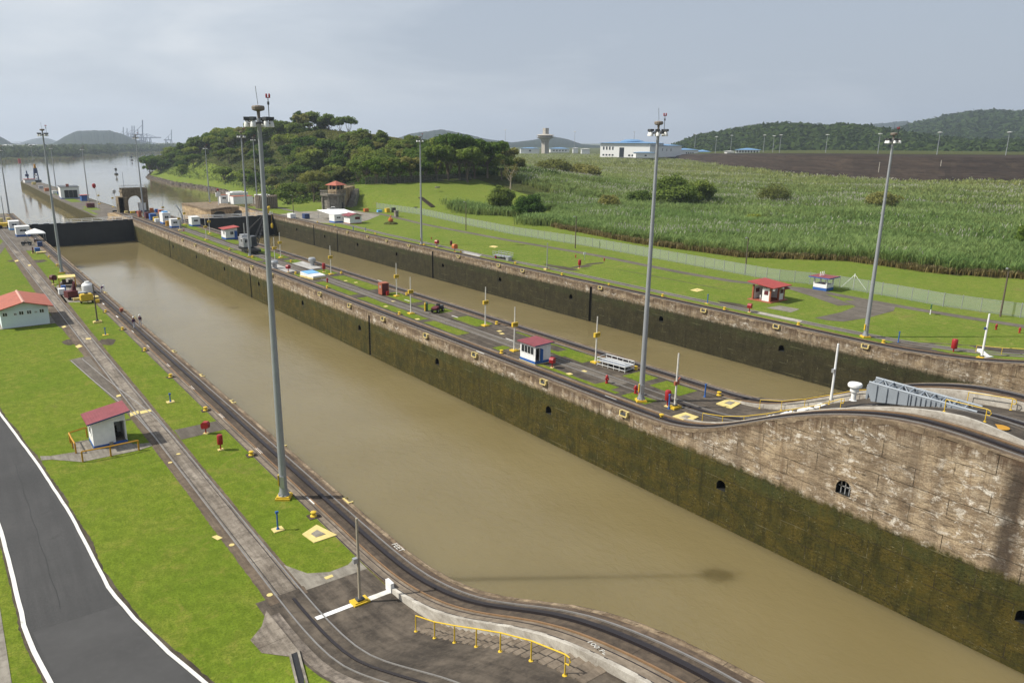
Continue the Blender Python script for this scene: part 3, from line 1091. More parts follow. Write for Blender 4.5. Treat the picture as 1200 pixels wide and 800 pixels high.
# road with painted edges
rdR = interp([10, 20, 30, 35.8, 39.5, 43.9, 48.1, 55.5, 61, 73.1, 90.3, 110, 150], [-10.6, -12.4, -14.3, -15.4, -16.4, -17.3, -17.95, -18.25, -18.5, -19.5, -21.3, -24.2, -32])
rdL = interp([10, 20, 30, 36, 40.7, 43.3, 46.4, 48.7, 55.2, 61, 75, 90, 110, 150], [-18.4, -19.8, -21.2, -21.9, -22.4, -22.75, -23.05, -23.05, -23.15, -23.3, -24.2, -26, -29.4, -38])
ysRd = list(np.arange(20, 130, 1.5))
b = MB()
b.strip(ysRd, rdL, rdR, zL, 0.02)
struct(obj('road', b, M['road']), 'curving dark asphalt road with white edge lines', 'road')
ml = thing('road_edge_lines', 'white painted edge lines along both sides of the curving road', 'road marking')
for f, s in ((rdR, -1), (rdL, 1)):
    b = MB()
    b.bar(ysRd, 0, 1, lambda x, y: 0, 0, 0) if False else None
    P_, F_ = [], []
    wdt = 0.21 if s < 0 else 0.25
    for y in ysRd:
        j = random.uniform(-0.015, 0.015)
        P_ += [(f(y) + j, y, zL(f(y), y) + 0.022), (f(y) + s * wdt + j, y, zL(f(y), y) + 0.022), (f(y) + s * wdt + j, y, zL(f(y), y) + 0.06), (f(y) + j, y, zL(f(y), y) + 0.06)]
    for i in range(len(ysRd) - 1):
        q = 4 * i
        F_ += [(q, q + 1, q + 5, q + 4), (q + 1, q + 2, q + 6, q + 5), (q + 2, q + 3, q + 7, q + 6), (q + 3, q, q + 4, q + 7)]
    b.faces(P_, F_)
    obj('edge_line', b, M['line'], ml)
b = MB()
ysV = list(np.arange(20, 130, 0.4))
b.strip(ysV, lambda y: rdR(y) - 0.02, lambda y: rdR(y) + 0.24 + 0.07 * math.sin(y * 0.7) + random.gauss(0, 0.035), zL, 0.010)
b.strip(ysV, lambda y: rdL(y) - 0.14 + random.gauss(0, 0.03), lambda y: rdL(y) + 0.02, zL, 0.010)
struct(obj('road_verge', b, M['patch']))
b = MB()
b.strip(list(np.arange(47.6, 75, 1.2)), lambda y: -20.9 + 0.05 * math.sin(y * 1.3) + (y - 47) * -0.012, lambda y: -20.86 + 0.05 * math.sin(y * 1.3) + (y - 47) * -0.012, zL, 0.0235)
struct(obj('road_seam', b, M['road_seam']))
b = MB()
b.strip(list(np.arange(30, 47.6, 1.6)), lambda y: rdL(y) + 0.45, lambda y: rdR(y) - 0.3, zL, 0.024)
rp = struct(obj('road_patch', b, M['path']))
rp.data.materials[0] = weathered('newer_asphalt', (0.060, 0.059, 0.058), 0.7, 0.35, 0.8, 0.3, 0, 0.7)
b = MB()
b.strip([38, 44, 50, 56], -25.2, lambda y: -23.95 - 0.0 * y, zL, 0.03)
struct(obj('pavement', b, M['grey_conc']), 'grey paved walk at the left edge beside the road', 'pavement')

# retaining wall between the ramp and the raised tow track, with its white painted end
rwl = thing('retaining_wall', 'pale concrete retaining wall between the raised near track and the dark ramp', 'wall', (-3.32, 0, 0))
ysW = [y for y in np.arange(6, 37.6, 0.7)]
b = MB()
P_, F_ = [], []
for y in ysW:
    lo, hi = zL(-3.4, y) - 0.4, PL(y) + 0.03
    wob = 0.015 * math.sin(y * 3.1)
    P_ += [(-0.16 + wob, y, lo), (-0.16 + wob, y, hi), (0.10, y, hi), (0.10, y, lo)]
for i in range(len(ysW) - 1):
    q = 4 * i
    F_ += [(q, q + 1, q + 5, q + 4), (q + 1, q + 2, q + 6, q + 5), (q + 2, q + 3, q + 7, q + 6)]
F_ += [(0, 3, 2, 1), (len(P_) - 4, len(P_) - 3, len(P_) - 2, len(P_) - 1)]
b.faces(P_, F_)
obj('wall_face', b, M['pale_conc'], rwl)
b = MB()
b.bx(-0.22, 0.02, 37.2, 37.9, -0.1, PL(37.5) + 0.42)
obj('painted_end', b, M['white'], rwl)
for x0, x1, y0, y1 in ((-8.5, -5.9, 37.35, 37.75), (-5.0, -3.5, 37.25, 37.75)):
    sheet('white_bar', [(x0, y0), (x1, y0), (x1, y1), (x0, y1)], M['white_old'] if x0 > -6 else M['white'], 0.024, zL, None)

st = thing('ramp_steps', 'flight of shallow dark concrete steps beside the pale retaining wall', 'steps', (-4.05, 0, 0))
b = MB()
y = 32.2
while y > 18.8:
    z = zL(-4.05, y)
    b.bx(-0.72, 0.60, y - 0.46, y, z - 0.35, z + 0.13)
    y -= 0.60
obj('treads', b, M['band'], st)

# ------------------------------------------------------------------ centre wall deck: lawns, return track, pads
dk = MB()
ysD = [y for y in ysC if y < 330]
nxd = [36.6, 38.5, 40.5, 42.5, 44.5, 45.9]
P_, F_ = [], []
for y in ysD:
    for x in nxd:
        P_.append((x, y, zC(x, y) + 0.012))
for j in range(len(ysD) - 1):
    for i in range(len(nxd) - 1):
        q = j * len(nxd) + i
        F_.append((q, q + 1, q + 1 + len(nxd), q + len(nxd)))
dk.faces(P_, F_)
struct(obj('centre_wall_paving', dk, M['deck']), 'stained dark paving on top of the centre wall', 'paving')
cr = thing('return_track', 'pair of rails running along the middle of the centre wall', 'rail track', (40.4, 0, 0))
for d in (-0.8, 0.74):
    b = MB()
    b.bar([y for y in ysD if y > 8], d, d + 0.08, lambda x, y: zC(x + 40.4, y), 0.01, 0.085)
    obj('rail', b, M['rail'], cr)
b = MB()
b.strip([y for y in ysD if y > 52], -1.1, 1.1, lambda x, y: 0.0, 0.018)
obj('concrete_band', b, M['path'], cr)
b = MB()
b.bar([y for y in ysD if 8 < y < 54], -0.2, 0.1, lambda x, y: zC(x + 40.4, y), 0.01, 0.16)
obj('rack_rail', b, M['rack'], cr)
# retaining edges where the outer tracks stand above the middle
for nm, x0, x1, lab in (('retaining_wall', 36.52, 36.80, 'low pale concrete wall between the left track and the middle of the centre wall rise'),
                        ('retaining_wall', 45.72, 46.0, 'low concrete wall between the far track and the middle of the centre wall rise')):
    b = MB()
    P_, F_ = [], []
    for y in [v for v in ysD if 12 < v < 48]:
        a_, c_ = zC((x0 + x1) / 2, y), PC(y)
        lo, hi = min(a_, c_) - 0.4, max(a_, c_) + 0.07
        P_ += [(x0, y, lo), (x0, y, hi), (x1, y, hi), (x1, y, lo)]
    for i in range(len(P_) // 4 - 1):
        q = 4 * i
        F_ += [(q, q + 1, q + 5, q + 4), (q + 1, q + 2, q + 6, q + 5), (q + 2, q + 3, q + 7, q + 6)]
    b.faces(P_, F_)
    tag(obj(nm, b, M['pale_conc']), lab, 'wall')

lawnL = [(246.2, 220.9), (220.8, 197.9), (196.0, 175.6), (172.4, 163.4),
         (153.9, 149.6), (141.6, 125.7), (122.6, 101.0), (99.3, 89.5),
         (81.0, 79.3), (60.9, 58.4), (56.2, 52.6)]
lawnR = [(269.5, 248.8), (247.2, 230.3), (231.2, 221.6), (218.8, 208.4), (196.7, 176.2),
         (172.8, 167.0), (155.1, 148.9), (145.8, 128.3), (123.5, 113.2),
         (110.6, 103.4), (99.2, 92.3), (74.2, 68.3), (61.4, 58.2), (56.9, 52.3)]


def ragged(x0, x1, y0, y1, j=0.16):
    n = max(2, int(abs(y1 - y0) / 1.6))
    a_ = [(x0 + random.uniform(-j, j), y0 + (y1 - y0) * k / n) for k in range(n + 1)]
    c_ = [(x1 + random.uniform(-j, j), y1 + (y0 - y1) * k / n) for k in range(n + 1)]
    return a_ + c_


for y0, y1 in lawnL:
    sheet('lawn_patch', ragged(36.95, 39.0, min(y0, y1), max(y0, y1)), M['lawn'], 0.026)
for y0, y1 in lawnR:
    sheet('lawn_patch', ragged(42.4, 45.55, min(y0, y1), max(y0, y1)), M['lawn'], 0.026)
for x0, x1, y0, y1 in ((45.0, 45.6, 70, 86), (36.8, 37.5, 57, 71), (42.2, 43.2, 72, 80)):
    sheet('lawn_patch', ragged(x0, x1, y0, y1), M['lawn'], 0.028)
sheet('pale_pad', [(36.8, 168.5), (36.8, 156), (39.2, 157), (39.2, 169)], M['pad'], 0.03)
sheet('pale_pad', [(42.4, 167.5), (42.6, 157), (45.8, 158), (45.8, 169)], M['pad'], 0.03)

# ------------------------------------------------------------------ mitre gates
def gate(name, label, x0, x1, y, apex, label2=None):
    root = thing(name, label, 'lock gate', ((x0 + x1) / 2, y, 0))
    h = (x1 - x0) / 2
    for s in (-1, 1):
        b_ = MB()
        n = 10
        pts = []
        for k in range(n + 1):
            t = k / n
            # leaf is a gently bowed steel box
            pts.append((s * h * (1 - t), -apex * t - 0.35 * math.sin(PI * t)))
        th = 1.5
        ring = pts + [(x, yy + th) for x, yy in reversed(pts)]
        if s > 0:
            ring = ring[::-1]
        # orient counter clockwise
        A = sum(ring[i][0] * ring[(i + 1) % len(ring)][1] - ring[(i + 1) % len(ring)][0] * ring[i][1] for i in range(len(ring)))
        if A < 0:
            ring = ring[::-1]
        b_.prism(ring, -12, -0.15)
        for zz in (-2.2, -4.4, -6.4):                      # plate seams
            for k in range(n):
                (xa, ya), (xb, yb) = pts[k], pts[k + 1]
                b_.faces([(xa, ya - 0.03, zz), (xb, yb - 0.03, zz), (xb, yb - 0.03, zz + 0.08), (xa, ya - 0.03, zz + 0.08),
                          (xa, ya + 0.1, zz), (xb, yb + 0.1, zz), (xb, yb + 0.1, zz + 0.08), (xa, ya + 0.1, zz + 0.08)],
                         [(0, 1, 2, 3), (3, 2, 6, 7), (0, 4, 5, 1)])
        leaf = obj('gate_leaf', b_, M['gate'], root)
        wk = MB()
        for k in range(n):
            (xa, ya), (xb, yb) = pts[k], pts[k + 1]
            wk.prism([(xa, ya + 0.1), (xb, yb + 0.1), (xb, yb + 1.35), (xa, ya + 1.35)] if s < 0 else [(xb, yb + 0.1), (xa, ya + 0.1), (xa, ya + 1.35), (xb, yb + 1.35)], 0.12, 0.2)
        obj('walkway', wk, M['silver'], root)
        bm_ = MB()
        for k in range(n):
            (xa, ya), (xb, yb) = pts[k], pts[k + 1]
            q4 = [(xa, ya + 0.02), (xb, yb + 0.02), (xb, yb + 0.3), (xa, ya + 0.3)]
            bm_.prism(q4 if s < 0 else [q4[1], q4[0], q4[3], q4[2]], -0.15, 0.12 if k % 2 else -0.05)
        obj('top_beam', bm_, M['black'], root)
        rl = MB()
        for oy in (0.12, 1.3):
            for k in range(0, n + 1, 2):
                x, yy = pts[k]
                rl.tube([(x, yy + oy, 0.2), (x, yy + oy, 1.25)], 0.045, 5)
            for hz in (0.75, 1.22):
                rl.tube([(x, yy + oy, hz) for x, yy in pts], 0.042, 5)
        obj('handrail', rl, M['white'], root)
    return root


gate('mitre_gate', 'closed black steel lock gate across the far end of the left chamber', 0.0, 33.53, 296.0, 2.2)
gate('mitre_gate', 'closed black steel lock gate across the far end of the right chamber', 48.98, 82.5, 286.0, 3.6)

# far approach wall beyond the gates (lower coping)
AZ = -3.8
ap = thing('approach_wall', 'long concrete approach wall running out into the water beyond the gates', 'wall', (35, 330, 0))
pts = [(29.77, 339.24), (29.85, 377.14), (29.74, 492.42), (30.75, 631.16), (30.56, 678.12), (33.55, 706.17), (38.17, 711.36), (43.13, 678.06), (45.38, 544.69), (47.01, 418.66)]
pts = [(x - 35, y - 330) for x, y in pts] + [(13.9, 0.5), (-1.4, 0.5)]
A = sum(pts[i][0] * pts[(i + 1) % len(pts)][1] - pts[(i + 1) % len(pts)][0] * pts[i][1] for i in range(len(pts)))
if A < 0:
    pts = pts[::-1]
b = MB()
b.prism(pts, -12, AZ)
obj('wall_face', b, M['wall_c'], ap)
b = MB()
cx_, cy_ = sum(p[0] for p in pts) / len(pts), sum(p[1] for p in pts) / len(pts)
b.prism([(cx_ + (x - cx_) * 0.90, cy_ + (y - cy_) * 0.995) for x, y in pts], AZ, AZ + 0.03)
obj('paving', b, M['path'], ap)
for px_ in ((-6.3, -4.6, 35, 70), (-4.0, 0.5, 60, 85), (-4.4, 0.6, 115, 160), (-3.4, 0.4, 180, 215)):
    b = MB()
    b.bx(px_[0] + 3, px_[1] + 3, px_[2], px_[3], AZ + 0.03, AZ + 0.045)
    obj('lawn_patch', b, M['lawn_far'], ap)
# stepped stub between the gate and the approach wall
b = MB()
b.prism([(33.4, 300.5), (37, 300.5), (37, 331), (31.2, 331)], -12, -0.35)
tag(obj('gate_recess_wall', b, M['tan_conc']), 'tan concrete buttress wall behind the far left gate', 'wall')
bt = thing('buttress_arcade', 'row of tan concrete buttresses with arched gaps beside the far left gate', 'wall', (31.6, 312, 0))
for k in range(5):
    b = MB()
    b.prism([(-1.1, k * 4.2 - 0.8), (1.2, k * 4.2 - 0.8), (1.2, k * 4.2 + 0.8), (-1.1, k * 4.2 + 0.8)], -12, -0.55 - 0.5 * k)
    obj('buttress', b, M['tan_conc'], bt)

# rounded concrete pier on the right with arches
pr = thing('entrance_pier', 'tan concrete pier with rounded end and low arches beyond the far right gate', 'pier', (72, 300, 0))
top = [(69.13, 341.38), (68.14, 332.71), (68.09, 326.28), (69.46, 322.50), (72.78, 325.28), (76.92, 328.70), (80.48, 330.06), (83.41, 328.73), (82.84, 315.01), (80.18, 298.17), (84.11, 280.80)]
top = [(x - 72, y - 300) for x, y in top] + [(12, 62), (-4, 62)]
A = sum(top[i][0] * top[(i + 1) % len(top)][1] - top[(i + 1) % len(top)][0] * top[i][1] for i in range(len(top)))
if A < 0:
    top = top[::-1]
b = MB()
b.prism(top, -12, -0.02)
obj('pier_body', b, M['tan_conc'], pr)
b = MB()
b.prism([(x * 1.03, y * 1.01 - 0.3) for x, y in top], -0.9, 0.0)
obj('cap_slab', b, M['coping'], pr)
for px_ in ((258, 262), (280, 261)):
    pass
for (x0, y0), (x1, y1) in (((70.86, 323.06), (77.68, 328.22)), ((80.35, 329.62), (83.23, 323.71))):
    b = MB()
    cx, cy = (x0 + x1) / 2 - 72, (y0 + y1) / 2 - 300
    L = math.hypot(x1 - x0, y1 - y0)
    a = math.atan2(y1 - y0, x1 - x0)
    n = 10
    prof = [(L / 2 * math.cos(PI * k / n), 2.3 * math.sin(PI * k / n)) for k in range(n + 1)]
    for off in (-0.7,):
        f1 = [(cx + u * math.cos(a) - off * math.sin(a) * -1 - 0.0, cy + u * math.sin(a) + off * math.cos(a), -3.6 + v) for u, v in prof]
        f2 = [(p[0] + 0.9 * math.sin(a) * -1, p[1] + 0.9 * math.cos(a), p[2]) for p in f1]
        b.poly(f1[::-1])
        for k in range(n):
            b.poly([f1[k], f1[k + 1], f2[k + 1], f2[k]])
        b.poly([f1[-1], f1[0], f2[0], f2[-1]])
    obj('arch_opening', b, M['black'], pr)

# ------------------------------------------------------------------ right land
shoreX = lambda y: np.interp(y, [318, 325, 335, 345, 400, 459, 545, 604, 663, 800, 1000, 2000, 4000, 9000], [82, 84, 88, 96, 120, 131, 141, 141.5, 137, 147, 200, 480, 1000, 2300])
RIDGE = np.array([(178, 860, 4), (188, 740, 13), (207, 650, 19), (224, 615, 27), (240, 580, 29), (256, 539, 26.5), (254, 468, 19), (247, 400, 10), (250, 350, 6), (262, 310, 2)], float)


def ss(a, b_, v):
    t = np.clip((v - a) / (b_ - a), 0, 1)
    return t * t * (3 - 2 * t)


def ridge_h(x, y):
    best = np.zeros_like(x)
    for i in range(len(RIDGE) - 1):
        a, c = RIDGE[i], RIDGE[i + 1]
        d = c[:2] - a[:2]
        t = np.clip(((x - a[0]) * d[0] + (y - a[1]) * d[1]) / (d @ d), 0, 1)
        dist = np.hypot(x - (a[0] + d[0] * t), y - (a[1] + d[1] * t))
        hh = a[2] + (c[2] - a[2]) * t
        best = np.maximum(best, hh * np.exp(-(dist / 62.0) ** 2))
    return best


def H(x, y):
    x = np.asarray(x, float)
    y = np.asarray(y, float)
    ybot = np.interp(x, [100, 130, 132, 140, 153, 170, 203, 300, 500, 1000, 3000], [330, 311, 294, 266, 248, 243, 240, 262, 330, 560, 1200])
    ytop = np.interp(x, [100, 130, 141, 162, 203, 300, 500, 1000, 3000], [345, 324, 320, 316, 311, 420, 600, 1000, 2400])
    hmax = np.interp(x, [128, 131, 200, 320, 500], [0, 8, 8, 5.5, 3.0])
    hmax = np.where(y > 326, hmax * ss(128, 160, x), hmax)
    z = hmax * np.clip((y - ybot) / (ytop - ybot), 0, 1)
    d = x - shoreX(y)
    low = np.interp(d, [-6, -1, 1.2, 3.0, 22, 60], [-12, -9.2, -7.0, -5.4, -4.4, -1.0])
    k = ss(322, 372, y) * (1 - ss(20, 75, d))
    z = z * (1 - k) + low * k
    z = np.where(d < -1, np.minimum(z, low), z)
    z = z + ridge_h(x, y) * np.where(y > 322, ss(6, 30, d), 1.0)
    und = 0.7 * np.sin(x * 0.045 + 1.3 * np.sin(y * 0.03)) * np.sin(y * 0.038) + 0.4 * np.sin(x * 0.11 + y * 0.07)
    z = z + und * ss(165, 210, x) * (1 - ss(900, 1500, np.hypot(x, y)))
    return z


gx = np.unique(np.concatenate([[85.2, 86.9, 89.2, 91, 93, 95], np.arange(97, 330, 3.5), np.geomspace(331, 9000, 48)]))
gy = np.unique(np.concatenate([np.geomspace(1, 3000, 14) * -1 - 60, np.arange(-60, 8, 8), np.arange(8, 52, 1.6), np.arange(52, 240, 6), np.arange(240, 470, 3.2), np.arange(470, 860, 7), np.geomspace(860, 9000, 34)]))
GX, GY = np.meshgrid(gx, gy)
GZ = H(GX, GY)
for j in range(GY.shape[0]):
    if GY[j, 0] < 53:
        for i in range(GX.shape[1]):
            if GX[j, i] < 96:
                GZ[j, i] += zR(GX[j, i], GY[j, 0])
nn = len(gx)
P_ = np.stack([GX.ravel(), GY.ravel(), GZ.ravel()], 1).tolist()
F_ = [(j * nn + i, j * nn + i + 1, (j + 1) * nn + i + 1, (j + 1) * nn + i) for j in range(len(gy) - 1) for i in range(nn - 1)]
tb = MB()
tb.v, tb.f, tb.m = P_, F_, [0] * len(F_)
ter = obj('terrain', tb, [M['lawn_far'], M['terrain'], M['rubble']], smooth=True)
caneX = lambda y: np.interp(y, [-300, 20, 61, 74.6, 95.5, 114.4, 147, 190, 203, 218, 238, 262], [176, 170, 165.4, 157, 158, 141, 139, 146, 152, 166, 188, 208])
mi = []
for j in range(len(gy) - 1):
    for i in range(nn - 1):
        x, y, z = (gx[i] + gx[i + 1]) / 2, (gy[j] + gy[j + 1]) / 2, GZ[j, i]
        d = x - shoreX(y)
        if y > 330 and -8 < d < 2.2 and z < -3.5:
            mi.append(2)
        elif y > 330 and d < 30 and z < -2:
            mi.append(0)
        elif x > 900 or y > 900 or (y < 262 and x > caneX(y)) or (y >= 262 and x > 200) or (y > 322 and x > 168) or (y > 345 and d > 28):
            mi.append(1)
        else:
            mi.append(0)
ter.data.polygons.foreach_set('material_index', mi)
struct(ter, 'grassy right bank, field and wooded hill terrain', 'terrain')

# right bank paving
ysr = [y for y in ysR if y > 6]
b = MB()
b.strip(ysr, interp([6, 45, 57, 73, 93, 130, 155, 207, 289, 320], [87.5, 87.6, 86.9, 86.8, 86.8, 87.4, 86.6, 87.6, 93.3, 95]),
        interp([6, 45, 57, 73, 93, 130, 155, 207, 289, 320], [91, 89.9, 88.9, 88.7, 88.8, 89.5, 88.6, 89.7, 95.6, 97.4]), zR, 0.012)
struct(obj('return_track_paving', b, M['path']), 'narrow dark track bed along the far right bank lawn', 'paving')
rr = thing('return_track', 'pair of rails along the right bank lawn', 'rail track', (87.8, 0, 0))
for d in (-0.7, 0.75):
    b = MB()
    f = interp([6, 45, 57, 73, 93, 130, 155, 207, 289, 320], [1.4, 0.9, 0.1, -0.05, 0.0, 0.65, -0.2, 0.85, 6.6, 8.4])
    P_, F_ = [], []
    for y in ysr:
        xx = f(y) + d
        zz = zR(87.8 + xx, y)
        P_ += [(xx - 0.05, y, zz), (xx + 0.05, y, zz), (xx + 0.05, y, zz + 0.09), (xx - 0.05, y, zz + 0.09)]
    for i in range(len(ysr) - 1):
        q = 4 * i
        F_ += [(q, q + 1, q + 5, q + 4), (q + 1, q + 2, q + 6, q + 5), (q + 2, q + 3, q + 7, q + 6), (q + 3, q, q + 4, q + 7)]
    b.faces(P_, F_)
    obj('rail', b, M['rail'], rr)
b = MB()
py0 = interp([20, 45, 55, 67, 82, 94, 107, 138, 172, 223, 267, 300], [115, 114.2, 113.2, 113.4, 114.6, 109.6, 109.2, 111.8, 111.4, 113.4, 119.5, 118])
b.strip([y for y in ysr if y > 20] , lambda y: py0(y) - 1.25, lambda y: py0(y) + 1.25, zR, 0.016)
struct(obj('path', b, M['path']), 'narrow asphalt path along the lawn inside the right bank fence', 'path')
sheet('path_branch', [(113.5, 69), (112.0, 62.2), (108.5, 60.8), (100, 60.6), (93.5, 61.4), (92.2, 63.6), (92.2, 65.6), (100, 65.4), (106.5, 66.4), (110, 70.5)], M['path'], 0.020)
sheet('path_branch', [(113, 86), (109, 77), (104.5, 68.5), (107.5, 67.5), (112.3, 75), (115.5, 82)], M['path'], 0.022)
b = MB()
b.strip([y for y in ysr if 6 < y < 50.5], 85.25, interp([6, 24, 36, 42, 46, 50.5], [101, 101, 99, 95.5, 91.5, 87.0]), zR, 0.03)
struct(obj('dark_apron', b, M['deck']), 'dark asphalt apron at the right bank ramp', 'paving')
sheet('white_patch', [(86.9, 73), (86.9, 65.0), (88.7, 65.6), (88.8, 73.6)], M['pale_conc'], 0.034)
sheet('grey_slab', [(92.3, 74.8), (92.6, 70.2), (96.3, 70.8), (96.0, 74.6)], M['grey_conc'], 0.024)
sheet('pale_pad', [(85.4, 160), (85.4, 151.5), (87.8, 153.8), (88.0, 162)], M['pad'], 0.030)
sheet('yard', [(84.0, 285), (84.0, 250), (92, 238), (103, 246), (117, 262), (117, 285), (109, 290), (98, 292)], M['grey_conc'], 0.026)
for pts in (blob(91.5, 128, 1.4, 5.5), blob(96.5, 126, 3.5, 1.2), blob(102, 127.5, 3, 0.9), blob(90, 79.5, 1.3, 3.5), blob(100.5, 104, 0.25, 16, 24, 0.4)):
    sheet('dark_patch', pts, M['patch'], 0.010)
# ------------------------------------------------------------------ trees
def leaf_quads(centers, radii, per, size, flat=0.75, seed=0, up=0.35):
    """leaf-sized quads scattered through clump volumes; returns (N,4,3)"""
    g_ = np.random.default_rng(seed)
    C_ = np.repeat(np.asarray(centers, float), per, 0)
    R_ = np.repeat(np.asarray(radii, float), per)
    n = len(C_)
    d = g_.normal(size=(n, 3))
    d /= np.linalg.norm(d, axis=1)[:, None]
    rad = R_ * (0.55 + 0.5 * g_.random(n) ** 0.5)
    p = C_ + d * rad[:, None] * np.array([1, 1, flat])
    nrm = d * 0.75 + g_.normal(size=(n, 3)) * 0.55 + np.array([0, 0, up])
    nrm /= np.linalg.norm(nrm, axis=1)[:, None]
    a = np.cross(nrm, g_.normal(size=(n, 3)))
    a /= np.linalg.norm(a, axis=1)[:, None]
    b_ = np.cross(nrm, a)
    s1 = size * (0.6 + 0.8 * g_.random(n))[:, None]
    s2 = s1 * (0.45 + 0.35 * g_.random(n))[:, None]
    return np.stack([p - a * s1 * 0.5, p + b_ * s2 * 0.5, p + a * s1 * 0.5, p - b_ * s2 * 0.5], 1)


GREENS = {'dark': ((0.066, 0.116, 0.024), (0.135, 0.190, 0.044)), 'mid': ((0.102, 0.158, 0.028), (0.180, 0.232, 0.052)),
          'olive': ((0.130, 0.150, 0.036), (0.200, 0.206, 0.064)), 'bright': ((0.125, 0.185, 0.026), (0.205, 0.260, 0.046)),
          'pale': ((0.100, 0.105, 0.040), (0.150, 0.140, 0.062))}


def crown(name, seed, kind, rx, rz, h0, nclump, per, leaf, shape='round', col='mid', trunk_r=0.35, parent=None, loc=(0, 0, 0)):
    g_ = np.random.default_rng(seed)
    cs, rs = [], []
    cen = np.array([0, 0, h0 + rz])
    # a few main boughs give the crown an uneven outline
    nb = 5 if shape == 'round' else 7
    boughs = []
    for k in range(nb):
        a = 2 * PI * (k + g_.random() * 0.7) / nb
        rr_ = rx * (0.30 + 0.40 * g_.random())
        zz = rz * (-0.25 + 0.85 * g_.random()) if shape == 'round' else rz * (0.10 + 0.6 * g_.random())
        boughs.append(cen + np.array([rr_ * math.cos(a), rr_ * math.sin(a), zz]))
    boughs.append(cen + np.array([0, 0, rz * 0.45]))
    for k in range(nclump):
        if shape == 'full':                               # leafy down to the ground
            d = g_.normal(size=3)
            d /= np.linalg.norm(d)
            cs.append(cen + d * np.array([rx, rx, rz]) * (0.45 + 0.42 * g_.random()) * (1 - 0.22 * max(0, d[2])))
            rs.append(rx * (0.17 + 0.13 * g_.random()))
            continue
        b_ = boughs[int(g_.integers(len(boughs)))]
        d = g_.normal(size=3)
        d /= np.linalg.norm(d)
        if d[2] < -0.35:
            d[2] *= -0.4
        sp = rx * (0.42 if shape == 'round' else 0.46)
        fl = (rz / rx) * (0.85 if shape == 'round' else 0.55)
        cs.append(b_ + d * sp * (0.55 + 0.45 * g_.random()) * np.array([1, 1, min(1.0, fl)]))
        rs.append(rx * (0.13 + 0.13 * g_.random()))
    Q = leaf_quads(cs, rs, per, leaf, 0.85, seed + 1, 0.35)
    lo, hi = np.array(GREENS[col][0]), np.array(GREENS[col][1])
    cl = np.repeat(g_.random(len(cs)), per)
    f = np.clip(0.65 * cl + 0.5 * g_.random(len(Q)), 0, 1)[:, None]
    cols = lo * (1 - f) + hi * f
    cr_ = quads('crown', Q, M['leaf'], cols, parent)
    tb_ = MB()
    tb_.tube([(0, 0, -0.6), (0.1 * rx * 0.2, 0, h0 * 0.6), (0.05 * rx, 0.04 * rx, h0 + rz * 0.5)], [trunk_r * 1.25, trunk_r * 0.9, trunk_r * 0.55], 7)
    for b_ in boughs[:-1]:
        st_ = np.array([0.03 * rx, 0.02 * rx, h0 * (0.75 + 0.25 * g_.random())])
        md = st_ * 0.45 + b_ * 0.55 + np.array([0, 0, -0.1 * rz])
        tb_.tube([st_, md, b_], [trunk_r * 0.5, trunk_r * 0.33, trunk_r * 0.12], 5)
    obj('trunk', tb_, M['trunk'], parent, smooth=True)
    return cr_


PROTO = []
kinds = [('dark', 'round', 6.4, 5.4, 2.4), ('mid', 'round', 6.8, 5.8, 2.4), ('olive', 'round', 6.0, 4.8, 2.2), ('bright', 'round', 5.6, 4.8, 2.0),
         ('dark', 'umbrella', 8.0, 3.6, 6.0), ('mid', 'umbrella', 7.4, 3.8, 5.0), ('dark', 'round', 5.4, 6.4, 2.6), ('olive', 'umbrella', 6.6, 3.6, 4.0),
         ('mid', 'round', 7.4, 5.2, 2.0)]
KL = {('dark', 'round'): 'dense dark green tree on the wooded hill beyond the right chamber',
      ('mid', 'round'): 'mid green bushy tree on the wooded hill beyond the right chamber',
      ('olive', 'round'): 'olive green tree with rounded crown on the wooded hill',
      ('bright', 'round'): 'light green leafy tree on the wooded hill beyond the right chamber',
      ('dark', 'umbrella'): 'dark flat topped spreading tree standing above the wooded hill canopy',
      ('mid', 'umbrella'): 'green flat topped spreading tree on the wooded hill',
      ('olive', 'umbrella'): 'olive spreading tree with flat crown on the wooded hill'}


def place_tree(k, x, y, s=1.0, label=None, group='trees on the wooded hill', zoff=0.0, proto={}):
    col, shp, rx, rz, h0 = kinds[k]
    z = float(H(x, y)) + zoff
    lab = label or KL[(col, shp)]
    if k not in proto:
        r_ = thing('broadleaf_tree', lab, 'tree', (x, y, z), random.uniform(0, 6.28), group)
        crown('t', 100 + k, col, rx, rz, h0, 84 if shp == 'round' else 80, 64, 0.92, shp, col, 0.36, r_)
        r_.scale = (s, s, s)
        proto[k] = r_
        return r_
    s2 = s * random.uniform(0.94, 1.06)
    r_ = dup(proto[k], (x, y, z), random.uniform(0, 6.28), lab, group, (s, s, s2))
    if not group and 'group' in r_:
        del r_['group']
    return r_


# the wooded hill: poisson-ish scatter, denser towards the shore side
cand, tries = [], 0
trng = np.random.default_rng(21)
while len(cand) < 294 and tries < 60000:
    tries += 1
    y = trng.uniform(326, 1000)
    x = shoreX(y) + trng.uniform(14 if y < 790 else 3, 150)
    z = float(H(x, y))
    d = x - shoreX(y)
    rh = float(ridge_h(np.array([x]), np.array([y]))[0])
    if y < 372 and x < 150:
        continue
    if y < 345 and x < 168:
        continue
    if x > 262 + (y < 420) * 22 and y > 330:
        continue
    # open grassy shoulder of the hill: no trees
    if 440 < y < 560 and rh > 14.5 and x > 200 + max(0, (540 - y)) * 0.22:
        continue
    # shrubby, reedy front slope
    if 430 < y < 700 and 15 < d < 32 and trng.random() < 0.55:
        continue
    if all((x - c[0]) ** 2 + (y - c[1]) ** 2 > (5.6 + 1.6 * c[2]) ** 2 for c in cand):
        cand.append((x, y, trng.random()))
